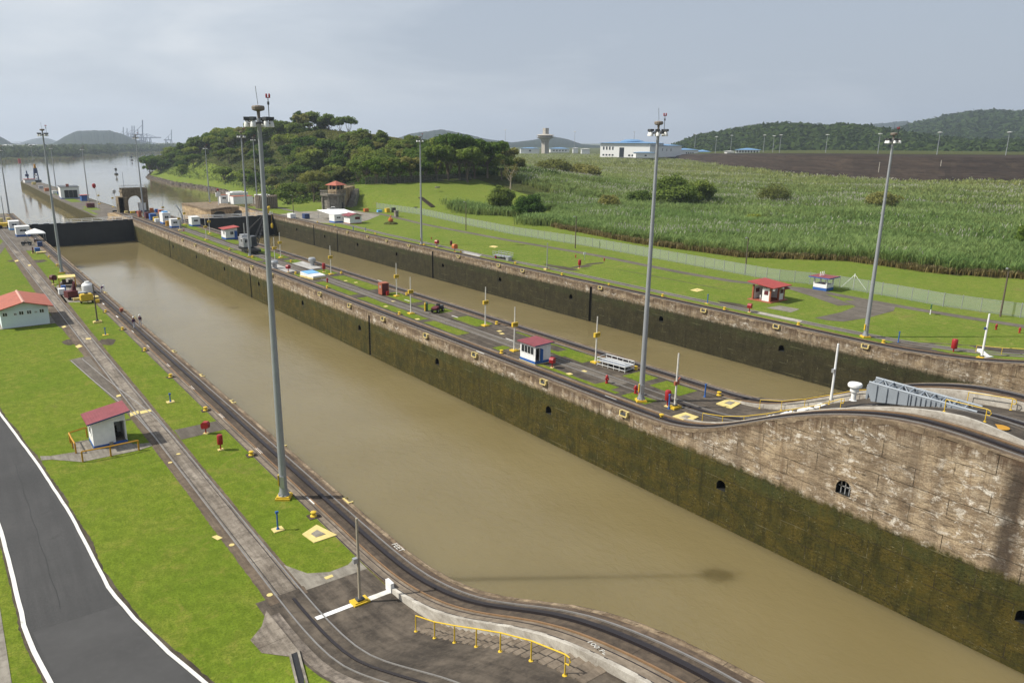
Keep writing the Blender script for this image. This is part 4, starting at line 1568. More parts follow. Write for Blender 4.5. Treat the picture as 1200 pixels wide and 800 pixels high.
for x, y, u in cand:
    rh = float(ridge_h(np.array([x]), np.array([y]))[0])
    d = x - shoreX(y)
    if rh > 22 and u > 0.35:
        k = random.choice((0, 1, 8, 1, 0, 2, 6))
    else:
        k = random.choice((0, 1, 1, 2, 3, 6, 8, 5, 0, 2))
    place_tree(k, x, y, random.uniform(0.95, 1.5) * (0.72 if d < 40 and y < 760 else 1.0) * (0.80 if 330 < y < 445 else 1.0) * (0.86 if rh > 22 else 1.0), zoff=-1.4)

# single trees one can name
SOLO = [
    ((198.02, 312.76), 0, 1.35, 'dark round tree next to the tall flat topped one at the hill end'),
    ((204.57, 310.81), 5, 1.45, 'spreading green tree behind the green slope, right of the tall dark one'),
    ((185.99, 317.91), 6, 1.45, 'upright dark tree behind the green slope near the floodlight mast'),
    ((190.53, 308.01), 1, 1.25, 'dark bushy tree at the right end of the slope top fence'),
    ((178.31, 316.94), 1, 1.25, 'bushy green tree behind the dark fence on top of the green slope'),
    ((172.47, 319.46), 8, 1.0, 'broad bushy tree behind the dark fence on the slope top'),
    ((165.90, 320.65), 2, 1.0, 'olive tree behind the fence on top of the green slope'),
    ((160.52, 322.92), 3, 1.0, 'bright green low tree behind the fence on the slope top'),
    ((154.81, 323.65), 0, 1.0, 'dark low tree behind the fence on the slope top'),
    ((149.18, 325.23), 3, 1.05, 'bright leafy tree just right of the concrete control house'),
    ((230.05, 318.56), 2, 0.9, 'olive scrubby tree at the edge of the reed field'),
    ((209.98, 305.80), 1, 0.9, 'green tree beside the pale thin tree at the field edge'),
]
for (x, y), k, s, lab in SOLO:
    place_tree(k, x, y, s, lab, None)


def solo(name, label, loc, seed, rx, rz, h0, ncl, per, leaf, shape, col, tr=0.3, rz_=0.0):
    r_ = thing(name, label, 'tree' if 'tree' in name else 'shrub', (loc[0], loc[1], float(H(loc[0], loc[1]))), rz_)
    crown(name, seed, 0, rx, rz, h0, ncl, per, leaf, shape, col, tr, r_)
    return r_


solo('conical_tree', 'dense dark green tree with tall rounded crown at the lawn edge below the hill', (161.20, 242.21), 301, 6.0, 5.6, 1.0, 120, 95, 0.66, 'full', 'dark')
solo('round_tree', 'dark green rounded tree on the lawn edge, right of the taller dense one', (157.58, 219.90), 302, 6.4, 4.6, 0.3, 120, 95, 0.62, 'full', 'dark')
solo('broadleaf_tree', 'low spreading tree beside the white fenced lawn, left of the control house', (114.36, 350.75), 303, 9.0, 5.0, 1.2, 100, 85, 0.8, 'round', 'dark')
solo('broadleaf_tree', 'tall olive tree rising behind the concrete control house', (137, 372), 304, 9.5, 5.6, 5.0, 80, 80, 0.85, 'umbrella', 'olive')
solo('field_tree', 'large dark leafy clump of tree in the middle of the reed field', (242.04, 222.88), 305, 12.5, 7.6, 0.0, 150, 90, 0.9, 'round', 'mid')
solo('field_tree', 'smaller dark tree joined to the right side of the large field clump', (259.98, 223.21), 306, 9.5, 5.6, 0.0, 120, 90, 0.8, 'round', 'mid')
solo('field_shrub', 'rounded dark shrub in the reed field, left of the thin floodlight mast', (237.08, 237.45), 307, 7.0, 3.6, 0.4, 80, 80, 0.7, 'full', 'dark')
solo('field_tree', 'olive dark tree in the upper reed field, right one of a pair', (293.14, 334.76), 308, 11.0, 4.2, 0.4, 130, 85, 1.2, 'full', 'olive')
solo('field_tree', 'yellowish olive tree in the upper reed field, left one of a pair', (277.39, 343.83), 309, 11.5, 4.6, 0.4, 130, 85, 1.2, 'full', 'olive')
solo('field_shrub', 'grey green bush in the middle of the reed field', (204.50, 224.47), 310, 5.4, 3.4, 0.4, 60, 60, 0.6, 'full', 'olive')
solo('field_shrub', 'loose dull shrub in the reed field right of the large clump', (292.30, 206.46), 311, 9.0, 4.6, 0.4, 70, 60, 0.7, 'full', 'olive')
solo('field_shrub', 'pale loose bush in the reed field behind the rightmost tall mast', (303.97, 161.60), 312, 7.5, 4.4, 0.3, 64, 50, 0.7, 'full', 'olive')
solo('field_shrub', 'bright green small shrub low in the reed field above the pole lamp', (214.94, 163.74), 313, 3.0, 1.6, 0.2, 40, 60, 0.45, 'round', 'bright')
solo('edge_tree', 'leafy bright tree at the right border of the picture beside the reeds', (201.55, 72.32), 314, 4.6, 4.0, 0.8, 70, 80, 0.5, 'round', 'bright')
solo('spreading_tree', 'tall flat topped dark tree at the right end of the wooded hill', (192.23, 317.99), 320, 12.5, 6.0, 9.0, 190, 90, 0.95, 'umbrella', 'dark', 0.6)
solo('spreading_tree', 'tall rounded dark tree left of the flat topped one at the hill end', (188.36, 323.07), 321, 9.0, 7.5, 6.0, 150, 90, 0.95, 'round', 'mid', 0.5)
bare = thing('bare_tree', 'pale thin tree with sparse yellow leaves beside the field', 'tree', (*(196.04, 280.82), float(H(*(196.04, 280.82)))))
b = MB()
brng = np.random.default_rng(5)
tips = []
b.tube([(0, 0, -0.5), (0.3, 0.1, 5), (0.2, 0.3, 9)], [0.4, 0.3, 0.2], 6)
for k in range(16):
    a = brng.uniform(0, 6.28)
    z0 = brng.uniform(4, 8.5)
    L = brng.uniform(3, 5.5)
    tip = (L * 0.7 * math.cos(a), L * 0.7 * math.sin(a), z0 + L * 0.95)
    b.tube([(0.25, 0.15, z0), (tip[0] * 0.5, tip[1] * 0.5, z0 + L * 0.4), tip], [0.16, 0.1, 0.04], 4)
    tips.append(tip)
obj('trunk', b, weathered('pale_bark', (0.34, 0.29, 0.23), 0.7, 1, 0.9, 0.1), bare)
Q = leaf_quads(tips, [1.3] * len(tips), 38, 0.42, 0.8, 9)
quads('crown', Q, M['leaf'], np.tile(np.array([[0.20, 0.17, 0.05]]), (len(Q), 1)) * brng.uniform(0.6, 1.2, (len(Q), 1)), bare)

# undergrowth covering the hill between the trees
ug = np.random.default_rng(33)
y = ug.uniform(330, 900, 30000)
x = shoreX(y) + ug.uniform(13, 190, 30000)
rh = ridge_h(x, y)
d = x - shoreX(y)
keep = ~(((y < 372) & (x < 150)) | ((y < 345) & (x < 168))) & (x < 330)
grassy = (y > 425) & (y < 580) & (rh > 12.5) & (x > 192 + np.maximum(0, 540 - y) * 0.22)
x, y, gr, d = x[keep], y[keep], grassy[keep], d[keep]
z = H(x, y)
sz = np.where(gr, 0.7, 2.0)
C_ = np.stack([x, y, z + sz * 0.35], 1)
Q = leaf_quads(C_, sz, 5, 1.0, 0.8, 44, 0.6)
f = np.repeat(ug.random(len(x)), 5)[:, None]
front = np.repeat((d < 36) & (y > 420) & (y < 780), 5)[:, None]
bush_ = None
c_dark = np.array([0.060, 0.095, 0.018]) * (1 - f) + np.array([0.105, 0.145, 0.030]) * f
c_front = np.array([0.110, 0.145, 0.045]) * (1 - f) + np.array([0.165, 0.195, 0.075]) * f
c_grass = np.array([0.165, 0.170, 0.040]) * (1 - f) + np.array([0.235, 0.215, 0.075]) * f
cols = np.where(np.repeat(gr, 5)[:, None], c_grass, np.where(front, c_front, c_dark))
# dense bushes along the foot of the wood behind the slope-top fence
bx_ = ug.uniform(139, 262, 2600)
by_ = np.interp(bx_, [139, 162, 203, 262], [330, 325, 319, 318]) + np.abs(ug.normal(0, 7, 2600)) + 1.5
bs2 = ug.uniform(1.2, 2.9, 2600)
Q2 = leaf_quads(np.stack([bx_, by_, H(bx_, by_) + bs2 * 0.6], 1), bs2, 12, 0.8, 0.9, 45, 0.5)
f2 = np.repeat(ug.random(2600), 12)[:, None]
Q = np.concatenate([Q, Q2])
cols = np.concatenate([cols, np.array([0.055, 0.090, 0.018]) * (1 - f2) + np.array([0.105, 0.150, 0.032]) * f2])
tag(quads('hill_undergrowth', Q, M['leaf'], cols), 'low bushes and tall grass covering the wooded hill', 'undergrowth', kind='stuff')


# ------------------------------------------------------------------ reed field
def reeds(n, xr, yr, hgt, wid, seed, dens_fn=None, base_z=0.0):
    g_ = np.random.default_rng(seed)
    x = g_.uniform(*xr, n)
    y = g_.uniform(*yr, n)
    return x, y


def blades(x, y, z, hgt, wid, per, seed, col_fn, lean=0.35):
    """arching two-piece blades around each tuft point"""
    g_ = np.random.default_rng(seed)
    n = len(x) * per
    X, Y, Z = np.repeat(x, per), np.repeat(y, per), np.repeat(z, per)
    hh = np.repeat(hgt, per) * g_.uniform(0.55, 1.15, n)
    ww = np.repeat(wid, per) * g_.uniform(0.7, 1.3, n)
    a = g_.uniform(0, 2 * PI, n)
    X = X + g_.normal(0, 2.2, n) * np.repeat(wid, per)
    Y = Y + g_.normal(0, 2.2, n) * np.repeat(wid, per)
    dx, dy = np.cos(a), np.sin(a)
    px_, py_ = -dy, dx
    l1, l2 = hh * lean * 0.4, hh * lean * g_.uniform(0.7, 1.5, n)
    p0 = np.stack([X, Y, Z], 1)
    p1 = np.stack([X + dx * l1, Y + dy * l1, Z + hh * 0.70], 1)
    p2 = np.stack([X + dx * l2, Y + dy * l2, Z + hh * g_.uniform(0.86, 1.02, n)], 1)
    s = np.stack([px_, py_, np.zeros(n)], 1)
    w0, w1, w2 = (ww * 0.35)[:, None], (ww * 0.5)[:, None], (ww * 0.12)[:, None]
    q1 = np.stack([p0 - s * w0, p0 + s * w0, p1 + s * w1, p1 - s * w1], 1)
    q2 = np.stack([p1 - s * w1, p1 + s * w1, p2 + s * w2, p2 - s * w2], 1)
    c = col_fn(X, Y, g_, n)
    low = c * np.array([0.92, 0.86, 0.8]) + np.array([0.014, 0.006, 0.0])
    return np.concatenate([q1, q2]), np.concatenate([low, c])


def fld(x, y, s):
    return 0.5 + 0.5 * np.sin(x * s + 2.1 * np.sin(y * s * 0.83 + 0.7)) * np.cos(y * s * 1.17 + 1.4 * np.sin(x * s * 0.61))


def reed_col(X, Y, g_, n):
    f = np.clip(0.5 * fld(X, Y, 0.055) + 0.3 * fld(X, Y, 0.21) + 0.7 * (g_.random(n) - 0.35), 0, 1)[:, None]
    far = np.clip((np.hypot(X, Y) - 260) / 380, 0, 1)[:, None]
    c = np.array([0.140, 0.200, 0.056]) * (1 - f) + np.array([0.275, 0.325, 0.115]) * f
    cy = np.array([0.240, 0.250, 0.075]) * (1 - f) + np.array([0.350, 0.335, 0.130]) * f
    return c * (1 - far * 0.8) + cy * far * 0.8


zones, colz = [], []
frng = np.random.default_rng(77)


def infield(x, y):
    k = (((y < 240) & (x > caneX(y) + 0.9 * np.sin(y * 0.31) * np.sin(y * 0.127 + 1) + 0.5 * np.sin(y * 1.1))) | ((y >= 240) & (x > 182 + (y - 240) * 0.45)))
    # the slope and its shoulder stay mown
    # embankment foot: the field ends there
    k &= ~(x > 614 + np.maximum(0, (y - 351)) * 0.70) | (y > 1300)
    k &= ~((y < 351) & (x > 618 + (351 - y) * 0.82))
    k &= (y < 1150)
    return k


for xr, yr, n, h_, w_, per in (((135, 215), (28, 262), 15000, 3.6, 0.17, 13), ((215, 330), (40, 420), 17000, 3.8, 0.25, 10),
                               ((330, 520), (80, 640), 18000, 3.9, 0.40, 8), ((520, 1010), (120, 1150), 18000, 4.0, 0.72, 7)):
    x = frng.uniform(*xr, n)
    y = frng.uniform(*yr, n)
    k = infield(x, y)
    # keep out of sight parts light: only what lies in the view cone
    k &= (x + 23) > y * 0.30
    x, y = x[k], y[k]
    z = H(x, y)
    hv = h_ * (0.66 + 0.34 * fld(x, y, 0.10) * fld(x, y, 0.031) + 0.25 * fld(x, y, 0.37))
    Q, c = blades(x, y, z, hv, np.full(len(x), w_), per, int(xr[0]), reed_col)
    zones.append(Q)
    colz.append(c)
    # white seed plumes in drifts
    pm = (fld(x, y, 0.047) * fld(y, x, 0.083) + 0.25 * frng.random(len(x)) > np.where(np.hypot(x, y) > 330, 0.42, 0.55))
    pm &= frng.random(len(x)) < np.where(np.hypot(x, y) > 330, 0.75, 0.45)
    xp, yp, zp = x[pm], y[pm], z[pm] + hv[pm] * 0.95
    n_ = len(xp)
    if n_:
        a = frng.uniform(0, 2 * PI, n_)
        s = np.stack([np.cos(a), np.sin(a), np.zeros(n_)], 1)
        pw = (w_ * 0.42 + 0.05)
        c0 = np.stack([xp, yp, zp], 1)
        up_ = np.stack([0.25 * np.cos(a + 1), 0.25 * np.sin(a + 1), np.full(n_, 0.75)], 1) * (0.9 + w_ * 0.5)
        zones.append(np.stack([c0 - s * pw * 0.5, c0 + s * pw * 0.5, c0 + up_ + s * pw * 0.6, c0 + up_ - s * pw * 0.6], 1))
        colz.append(np.tile(np.array([[0.46, 0.43, 0.36]]), (n_, 1)) * frng.uniform(0.75, 1.15, (n_, 1)))
# front fringe with dead brown stalks
yy = frng.uniform(28, 205, 5200)
xx = caneX(yy) + frng.normal(0.3, 0.8, 5200)
Q, c = blades(xx, yy, H(xx, yy), np.full(5200, 1.5), np.full(5200, 0.2), 4, 5, lambda X, Y, g_, n: np.array([0.220, 0.165, 0.085]) * g_.uniform(0.55, 1.25, (n, 1)), 0.30)
zones.append(Q)
colz.append(c)
# small reed stand between the slope and the dense tree
for (cx_, cy_), rx_, ry_, n_ in (((153.17, 251.76), 4, 9, 420), ((156.83, 244.99), 3, 6, 300), ((150.06, 203.11), 5, 7, 420), ((160.51, 234.07), 5, 6, 300)):
    x = cx_ + frng.normal(0, rx_ * 0.6, n_)
    y = cy_ + frng.normal(0, ry_ * 0.6, n_)
    Q, c = blades(x, y, H(x, y), np.full(n_, 3.3), np.full(n_, 0.32), 6, 6, reed_col)
    zones.append(Q)
    colz.append(c)
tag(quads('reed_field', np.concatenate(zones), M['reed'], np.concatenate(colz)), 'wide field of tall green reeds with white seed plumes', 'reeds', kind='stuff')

# rip-rap along the inlet shore
rk = np.random.default_rng(12)
V_, F_ = [], []
for k in range(2600):
    y = rk.uniform(380, 850)
    d = rk.uniform(-1.6, 2.6)
    x = float(shoreX(y)) + d
    z = float(H(x, y))
    s = rk.uniform(0.4, 0.95)
    bse = len(V_)
    for sx, sy, sz in ((-1, -1, -.6), (1, -1, -.6), (1, 1, -.6), (-1, 1, -.6), (-.7, -.7, .6), (.7, -.7, .6), (.7, .7, .6), (-.7, .7, .6)):
        V_.append((x + s * (sx + rk.uniform(-.35, .35)), y + s * (sy + rk.uniform(-.35, .35)), z + s * (sz + rk.uniform(-.3, .3))))
    F_ += [tuple(bse + i for i in f) for f in ((4, 5, 6, 7), (0, 1, 5, 4), (1, 2, 6, 5), (2, 3, 7, 6), (3, 0, 4, 7))]
mb = MB()
mb.v, mb.f, mb.m = V_, F_, [0] * len(F_)
tag(obj('shore_rocks', mb, M['rubble']), 'brown boulders piled along the inlet shoreline', 'rocks', kind='stuff')


# ------------------------------------------------------------------ far ridges and woods
def ridge(name, crest, mat, foot=0.72, back=1.3, z0=0.0, rough=0.06, seed=1, ns=None, gulw=0.35):
    """crest: list of world points (x, y, z) along the skyline; a long hill is built around it"""
    g_ = np.random.default_rng(seed)
    cam_xy = np.array([-23.5, 0.0])
    c = np.array(crest, float)
    seg = np.concatenate([[0], np.cumsum(np.hypot(np.diff(c[:, 0]), np.diff(c[:, 1])))])
    n = ns or 260
    t = np.linspace(0, seg[-1], n)
    X, Y, Z = (np.interp(t, seg, c[:, i]) for i in range(3))
    wl = seg[-1]
    bumps = sum(np.sin(t / wl * f * 2 * PI + g_.uniform(0, 6)) * a for f, a in ((9, .35), (17, .3), (33, .3), (61, .35), (78, .35)))
    Z = z0 + (Z - z0) * (1 + rough * 0.55 * bumps / 1.2)
    rows = []
    for s in np.concatenate([np.linspace(foot, 1.0, 16), np.linspace(1.03, back, 7)]):
        k = np.sin(np.clip((s - foot) / (1 - foot), 0, 1) * PI / 2) ** 1.15 if s <= 1 else np.cos(np.clip((s - 1) / (back - 1), 0, 1) * PI / 2)
        P_ = np.stack([cam_xy[0] + (X - cam_xy[0]) * s, cam_xy[1] + (Y - cam_xy[1]) * s, z0 + (Z - z0) * k], 1)
        gul = np.sin(t / wl * 23 * 2 * PI + 4 * s) * 0.06 + np.sin(t / wl * 41 * 2 * PI - 7 * s) * 0.04
        P_[:, 2] += (Z - z0) * k * (1 - abs(2 * k - 1)) * gul * 2 * gulw
        rows.append(P_)
    A_ = np.stack(rows)
    nr = len(rows)
    mb_ = MB()
    mb_.v = A_.reshape(-1, 3).tolist()
    mb_.f = [(j * n + i, j * n + i + 1, (j + 1) * n + i + 1, (j + 1) * n + i) for j in range(nr - 1) for i in range(n - 1)]
    mb_.m = [0] * len(mb_.f)
    o_ = obj(name, mb_, mat, smooth=True)
    struct(o_)
    return A_


def canopy(name, label, pts, size, per, seed, lo, hi, leaf=None):
    g_ = np.random.default_rng(seed)
    n = len(pts)
    sz = size * g_.uniform(0.6, 1.3, n)
    P_ = np.array(pts, float)
    P_[:, 2] += sz * 0.30
    Q_ = leaf_quads(P_, sz * 0.55, per, leaf or size * 0.55, 0.75, seed + 1, 0.6)
    cl = np.repeat(g_.random(n), per)
    f_ = np.clip(0.7 * cl + 0.45 * g_.random(n * per), 0, 1)[:, None]
    return tag(quads(name, Q_, M['leaf'], np.array(lo) * (1 - f_) + np.array(hi) * f_), label, 'woods', kind='stuff')


def scatter_on(A_, n, seed, rows=(0, 17)):
    g_ = np.random.default_rng(seed)
    j = g_.uniform(rows[0], rows[1] - 1.001, n)
    i = g_.uniform(0, A_.shape[1] - 1.001, n)
    j0, i0 = j.astype(int), i.astype(int)
    fj, fi = (j - j0)[:, None], (i - i0)[:, None]
    return (A_[j0, i0] * (1 - fj) * (1 - fi) + A_[j0 + 1, i0] * fj * (1 - fi) + A_[j0, i0 + 1] * (1 - fj) * fi + A_[j0 + 1, i0 + 1] * fj * fi)


A1 = ridge('wooded_ridge', [(1326.4, 1187.0, -0.3), (1368.2, 1162.1, 14.9), (1360.2, 1109.2, 30.1), (1356.8, 1051.0, 39.1), (1399.8, 1023.2, 48.2), (1395.1, 964.6, 52.9), (1387.5, 907.3, 55.6), (1425.9, 878.4, 50.9), (1425.0, 815.8, 52.0),
                            (1458.3, 791.1, 49.0), (1438.9, 739.2, 42.3), (1470.5, 714.7, 36.3), (1453.7, 660.7, 28.8), (1503.1, 623.6, 23.1), (1506.9, 557.0, 22.2), (1603.9, 488.4, 24.2), (1749.1, 384.9, 25.1)], M['hill'], 0.80, 1.25, 3, 0.05, 3)
canopy('far_woods', 'dark forest covering the nearer ridge on the right', scatter_on(A1, 6500, 4, (0, 19)), 17, 12, 5, (0.028, 0.050, 0.014), (0.062, 0.092, 0.024))
A2 = ridge('forested_hill', [(2906.9, 1592.3, 28.2), (3018.7, 1521.0, 54.5), (2982.6, 1427.5, 78.7), (2953.8, 1327.3, 98.2), (3018.8, 1285.8, 113.5), (2955.8, 1205.6, 119.3), (3016.8, 1163.1, 122.5), (2980.4, 1059.1, 113.8), (3166.2, 925.9, 112.1), (3440.9, 720.3, 83.4)], M['hill'], 0.66, 1.25, 3, 0.04, 6, 200)
canopy('far_woods', 'hazy forest covering the tall hill at the right edge', scatter_on(A2, 7000, 7, (2, 19)), 24, 9, 8, (0.030, 0.052, 0.016), (0.058, 0.086, 0.024))
ridge('distant_hill', [(5277.6, 3345.6, 75.8), (5464.7, 3222.3, 107.8), (5473.6, 3098.5, 137.4), (5604.3, 3011.2, 156.4), (5760.6, 2905.8, 175.5), (5875.0, 2828.2, 188.3), (5961.8, 2754.6, 152.4), (6111.7, 2639.8, 129.0), (6464.7, 2376.6, 94.6)], M['hill_far'], 0.75, 1.2, 3, 0.05, 9)
ridge('distant_hill', [(2225.3, 4232.1, 4.0), (2324.8, 4172.7, 40.2), (2406.4, 4124.4, 71.1), (2439.6, 3978.3, 85.6), (2516.5, 3926.7, 96.0), (2625.9, 3840.7, 71.8), (2726.2, 3759.6, 42.6), (2848.9, 3665.8, 23.4), (2955.8, 3594.4, 39.0), (2986.7, 3451.6, 58.7),
                       (3050.0, 3401.8, 44.5), (3119.4, 3342.9, 15.8), (3212.2, 3273.7, 6.6), (3314.6, 3200.7, 7.2), (3475.5, 3079.8, -11.3)], M['hill_far'], 0.75, 1.2, 3, 0.05, 10)
ridge('distant_hill', [(464.6, 4976.3, -12.4), (553.4, 4919.0, 6.7), (613.6, 4888.1, 44.1), (664.7, 4860.7, 72.3), (727.9, 4817.2, 77.3), (821.8, 4750.3, 77.8), (877.7, 4704.5, 59.6), (931.5, 4655.6, 27.5), (982.7, 4611.6, 4.6), (1068.5, 4541.5, -22.7)], M['hill_far'], 0.8, 1.2, -4, 0.07, 11)
ridge('distant_hill', [(666.6, 9015.5, -45.2), (771.7, 8956.7, 5.1), (845.2, 8912.4, 30.4), (931.5, 8856.3, 47.5), (998.8, 8802.9, 31.3), (1076.4, 8734.2, -9.7), (1197.2, 8637.5, -42.1)], M['hill_far'], 0.8, 1.2, -4, 0.04, 12)
ridge('distant_hill', [(1.1, 4564.0, 46.7), (137.5, 4472.0, 63.4), (243.5, 4393.8, 56.1), (280.2, 4360.0, 32.4), (310.1, 4330.9, 8.8), (354.7, 4294.0, -6.9), (405.9, 4252.4, -22.5)], M['hill_far'], 0.8, 1.2, -4, 0.04, 13)

# far shore across the water
fs_ = [(-151.19, 1553.09), (2.81, 1600.69), (82.35, 1669.20), (172.26, 1750.30), (217.91, 1793.57), (240.82, 1911.32), (340.57, 2081.76), (375.72, 2233.40), (519.20, 2432.21), (704.12, 2684.14)]
mb = MB()
P_, F_ = [], []
for s, z in ((1.0, -9), (1.004, -6.2), (1.05, -4.5), (1.3, 1), (2.2, 6)):
    for x, y in fs_:
        P_.append((-23.5 + (x + 23.5) * s, y * s, z))
n = len(fs_)
for j in range(4):
    for i in range(n - 1):
        F_.append((j * n + i, j * n + i + 1, (j + 1) * n + i + 1, (j + 1) * n + i))
mb.faces(P_, F_)
struct(obj('far_shore', mb, M['terrain']))
pts = []
srng = np.random.default_rng(8)
for k in range(2600):
    u = srng.uniform(0, n - 1.001)
    i = int(u)
    x = fs_[i][0] + (fs_[i + 1][0] - fs_[i][0]) * (u - i)
    y = fs_[i][1] + (fs_[i + 1][1] - fs_[i][1]) * (u - i)
    s = 1.01 + abs(srng.normal(0, 0.16))
    if s < 1.10 and 2.0 < u < 5.0 and srng.random() < 0.55:
        continue
    pts.append((-23.5 + (x + 23.5) * s, y * s, np.interp(s, [1, 1.05, 1.3, 2.2], [-6.2, -4.5, 1, 6])))
canopy('far_woods', 'belt of trees along the far shore across the water', pts, 17, 14, 9, (0.026, 0.045, 0.014), (0.056, 0.082, 0.024))

# dark bare embankment beyond the reed field, with the terrace behind it
emb = [((729.8, 140.4, 3.0), (787.9, 154.3, 17.2)), ((659.7, 180.9, 3.0), (713.4, 198.0, 17.6)), ((625.6, 221.6, 3.0), (675.6, 241.5, 17.7)), ((574.9, 257.9, 3.0), (621.2, 280.4, 17.7)), ((559.6, 313.4, 3.0), (602.2, 338.6, 17.6)), ((607.8, 403.1, 3.0), (647.2, 430.0, 16.2)), ((730.0, 570.5, 3.0), (766.0, 598.9, 13.0)), ((879.1, 752.2, 3.0), (912.7, 780.8, 8.4)), ((966.3, 873.7, 3.0), (998.4, 902.3, 4.8))]
mb = MB()
P_, F_ = [], []
erng = np.random.default_rng(3)
cols_ = []
for j in range(len(emb) - 1):
    (b0, t0), (b1, t1) = emb[j], emb[j + 1]
    m_ = 14
    for i in range(m_ + (1 if j == len(emb) - 2 else 0)):
        f = i / m_
        bb = [b0[q] + (b1[q] - b0[q]) * f for q in range(3)]
        tt = [t0[q] + (t1[q] - t0[q]) * f for q in range(3)]
        cols_.append((bb, tt))
K = 9
for bb, tt in cols_:
    for k in range(K + 1):
        f = k / K
        nz = erng.normal(0, 0.25) if 0 < k < K else 0
        P_.append((bb[0] + (tt[0] - bb[0]) * f, bb[1] + (tt[1] - bb[1]) * f, bb[2] - 1.5 * (k == 0) + (tt[2] - bb[2]) * f + nz))
    P_.append((tt[0] + (tt[0] - bb[0]) * 3, tt[1] + (tt[1] - bb[1]) * 3, tt[2] + 0.4))
    P_.append((tt[0] + (tt[0] - bb[0]) * 25, tt[1] + (tt[1] - bb[1]) * 25, tt[2] - 1.0))
nk = K + 3
mis = []
for i in range(len(cols_) - 1):
    for k in range(nk - 1):
        F_.append((i * nk + k, (i + 1) * nk + k, (i + 1) * nk + k + 1, i * nk + k + 1))
        mis.append(0 if k <= K else 1)
mb.faces(P_, F_)
mb.m = mis
struct(obj('embankment', mb, [M['soil'], M['terrain']]), 'dark bare earth embankment beyond the reed field', 'embankment')
# ------------------------------------------------------------------ writing
def text(name, body, size, mat, parent, loc, rot):
    cu = bpy.data.curves.new('lettering', 'FONT')
    cu.body = body
    cu.size = size
    cu.extrude = 0.004
    cu.align_x = 'CENTER'
    cu.align_y = 'CENTER'
    tmp = bpy.data.objects.new('lettering', cu)
    COL.objects.link(tmp)
    bpy.context.view_layer.update()
    me = bpy.data.meshes.new_from_object(tmp.evaluated_get(bpy.context.evaluated_depsgraph_get()))
    bpy.data.objects.remove(tmp, do_unlink=True)
    me.name = name
    me.materials.clear()
    me.materials.append(mat)
    o_ = bpy.data.objects.new(name, me)
    COL.objects.link(o_)
    o_.parent = parent
    o_.location = loc
    o_.rotation_euler = rot
    return o_


# ------------------------------------------------------------------ floodlight masts
def make_mast():
    r_ = thing('floodlight_mast', 'x', 'floodlight mast')
    b = MB()
    b.prism([(-0.58, -0.58), (0.58, -0.58), (0.58, 0.58), (-0.58, 0.58)], -0.3, 0.16)
    b.prism([(-0.5, -0.5), (0.5, -0.5), (0.5, 0.5), (-0.5, 0.5)], 0.16, 0.26)
    obj('footing', b, M['yellow'], r_)
    b = MB()
    b.lathe([(0.46, 0.26), (0.46, 0.32), (0.38, 0.34), (0.34, 0.62), (0.31, 1.0), (0.30, 3.0), (0.24, 14.0), (0.17, 24.0), (0.15, 28.6)], 12)
    for k in range(8):
        a = k * PI / 4
        b.box((0.41 * math.cos(a), 0.41 * math.sin(a), 0.37), (0.07, 0.07, 0.10), a)
    for z in (9.6, 19.2):
        b.lathe([(0.318 - z * 0.006 + 0.012, z), (0.318 - z * 0.006 + 0.012, z + 0.12)], 12)
    obj('pole', b, M['mast'], r_, smooth=True)
    b = MB()
    b.bx(-0.17, 0.17, -0.37, -0.28, 1.0, 1.95)
    obj('access_panel', b, M['silver'], r_)
    b = MB()
    b.bx(-0.36, -0.28, -0.22, 0.08, 1.1, 2.0)
    obj('number_plate', b, M['yellow'], r_)
    b = MB()
    n = 16
    for rr_, z in ((0.8, 28.25), (0.45, 28.32)):
        b.tube([(rr_ * math.cos(2 * PI * k / n), rr_ * math.sin(2 * PI * k / n), z) for k in range(n + 1)], 0.045, 5)
    for k in range(4):
        a = k * PI / 2 + 0.3
        b.tube([(0, 0, 28.6), (0.8 * math.cos(a), 0.8 * math.sin(a), 28.25)], 0.04, 5)
    obj('lamp_ring', b, M['dgrey'], r_)
    b = MB()
    b.lathe([(0.10, 28.55), (0.12, 29.05), (0.34, 29.10), (0.44, 29.15), (0.46, 29.34), (0.4, 29.42), (0.0, 29.47)], 14)
    obj('head_cap', b, weathered('brown_cap', (0.20, 0.17, 0.14), 0.7, 1.2, 0.7), r_)
    b = MB()
    b.tube([(0.0, 0, 29.5), (-0.10, 0, 30.7)], 0.018, 4)
    obj('aerial', b, M['dgrey'], r_)
    b = MB()
    b.tube([(0.66, 0.28, 28.3), (0.66, 0.28, 30.0)], 0.03, 5)
    b.lathe([(0.08, 29.5), (0.08, 29.7)], 8, (0.66, 0.28, 0))
    bs = obj('beacon_stem', b, M['dgrey'], r_)
    b = MB()
    for dx in (-0.13, 0.13):
        b.lathe([(0.065, 29.98), (0.07, 30.14), (0.05, 30.22), (0, 30.24)], 8, (0.66 + dx * 0.8, 0.28, 0))
    b.bx(0.50, 0.82, 0.25, 0.31, 29.94, 29.99)
    obj('beacon', b, M['red'], bs)
    hb, lb = MB(), MB()
    hb.bx(-0.21, 0.21, -0.16, 0.16, 0.02, 0.24)
    hb.bx(-0.10, 0.10, -0.08, 0.08, -0.06, 0.02)
    lb.lathe([(0.08, 0.02), (0.155, -0.08), (0.205, -0.27), (0.215, -0.42), (0.19, -0.44), (0.0, -0.38)], 12)
    for k, a in enumerate((0.1, 0.62, 1.5, 2.5, 3.02, 3.54, 4.5, 5.6)):
        p = (0.84 * math.cos(a), 0.84 * math.sin(a), 28.44)
        if k == 0:
            lh = obj('floodlight', hb, M['dgrey'], r_, p, a)
            bowl = obj('lamp_bowl', lb, M['white'], lh, smooth=True)
        else:
            l2 = lh.copy()
            COL.objects.link(l2)
            l2.location = p
            l2.rotation_euler.z = a
            c2 = bowl.copy()
            COL.objects.link(c2)
            c2.parent = l2
    return r_


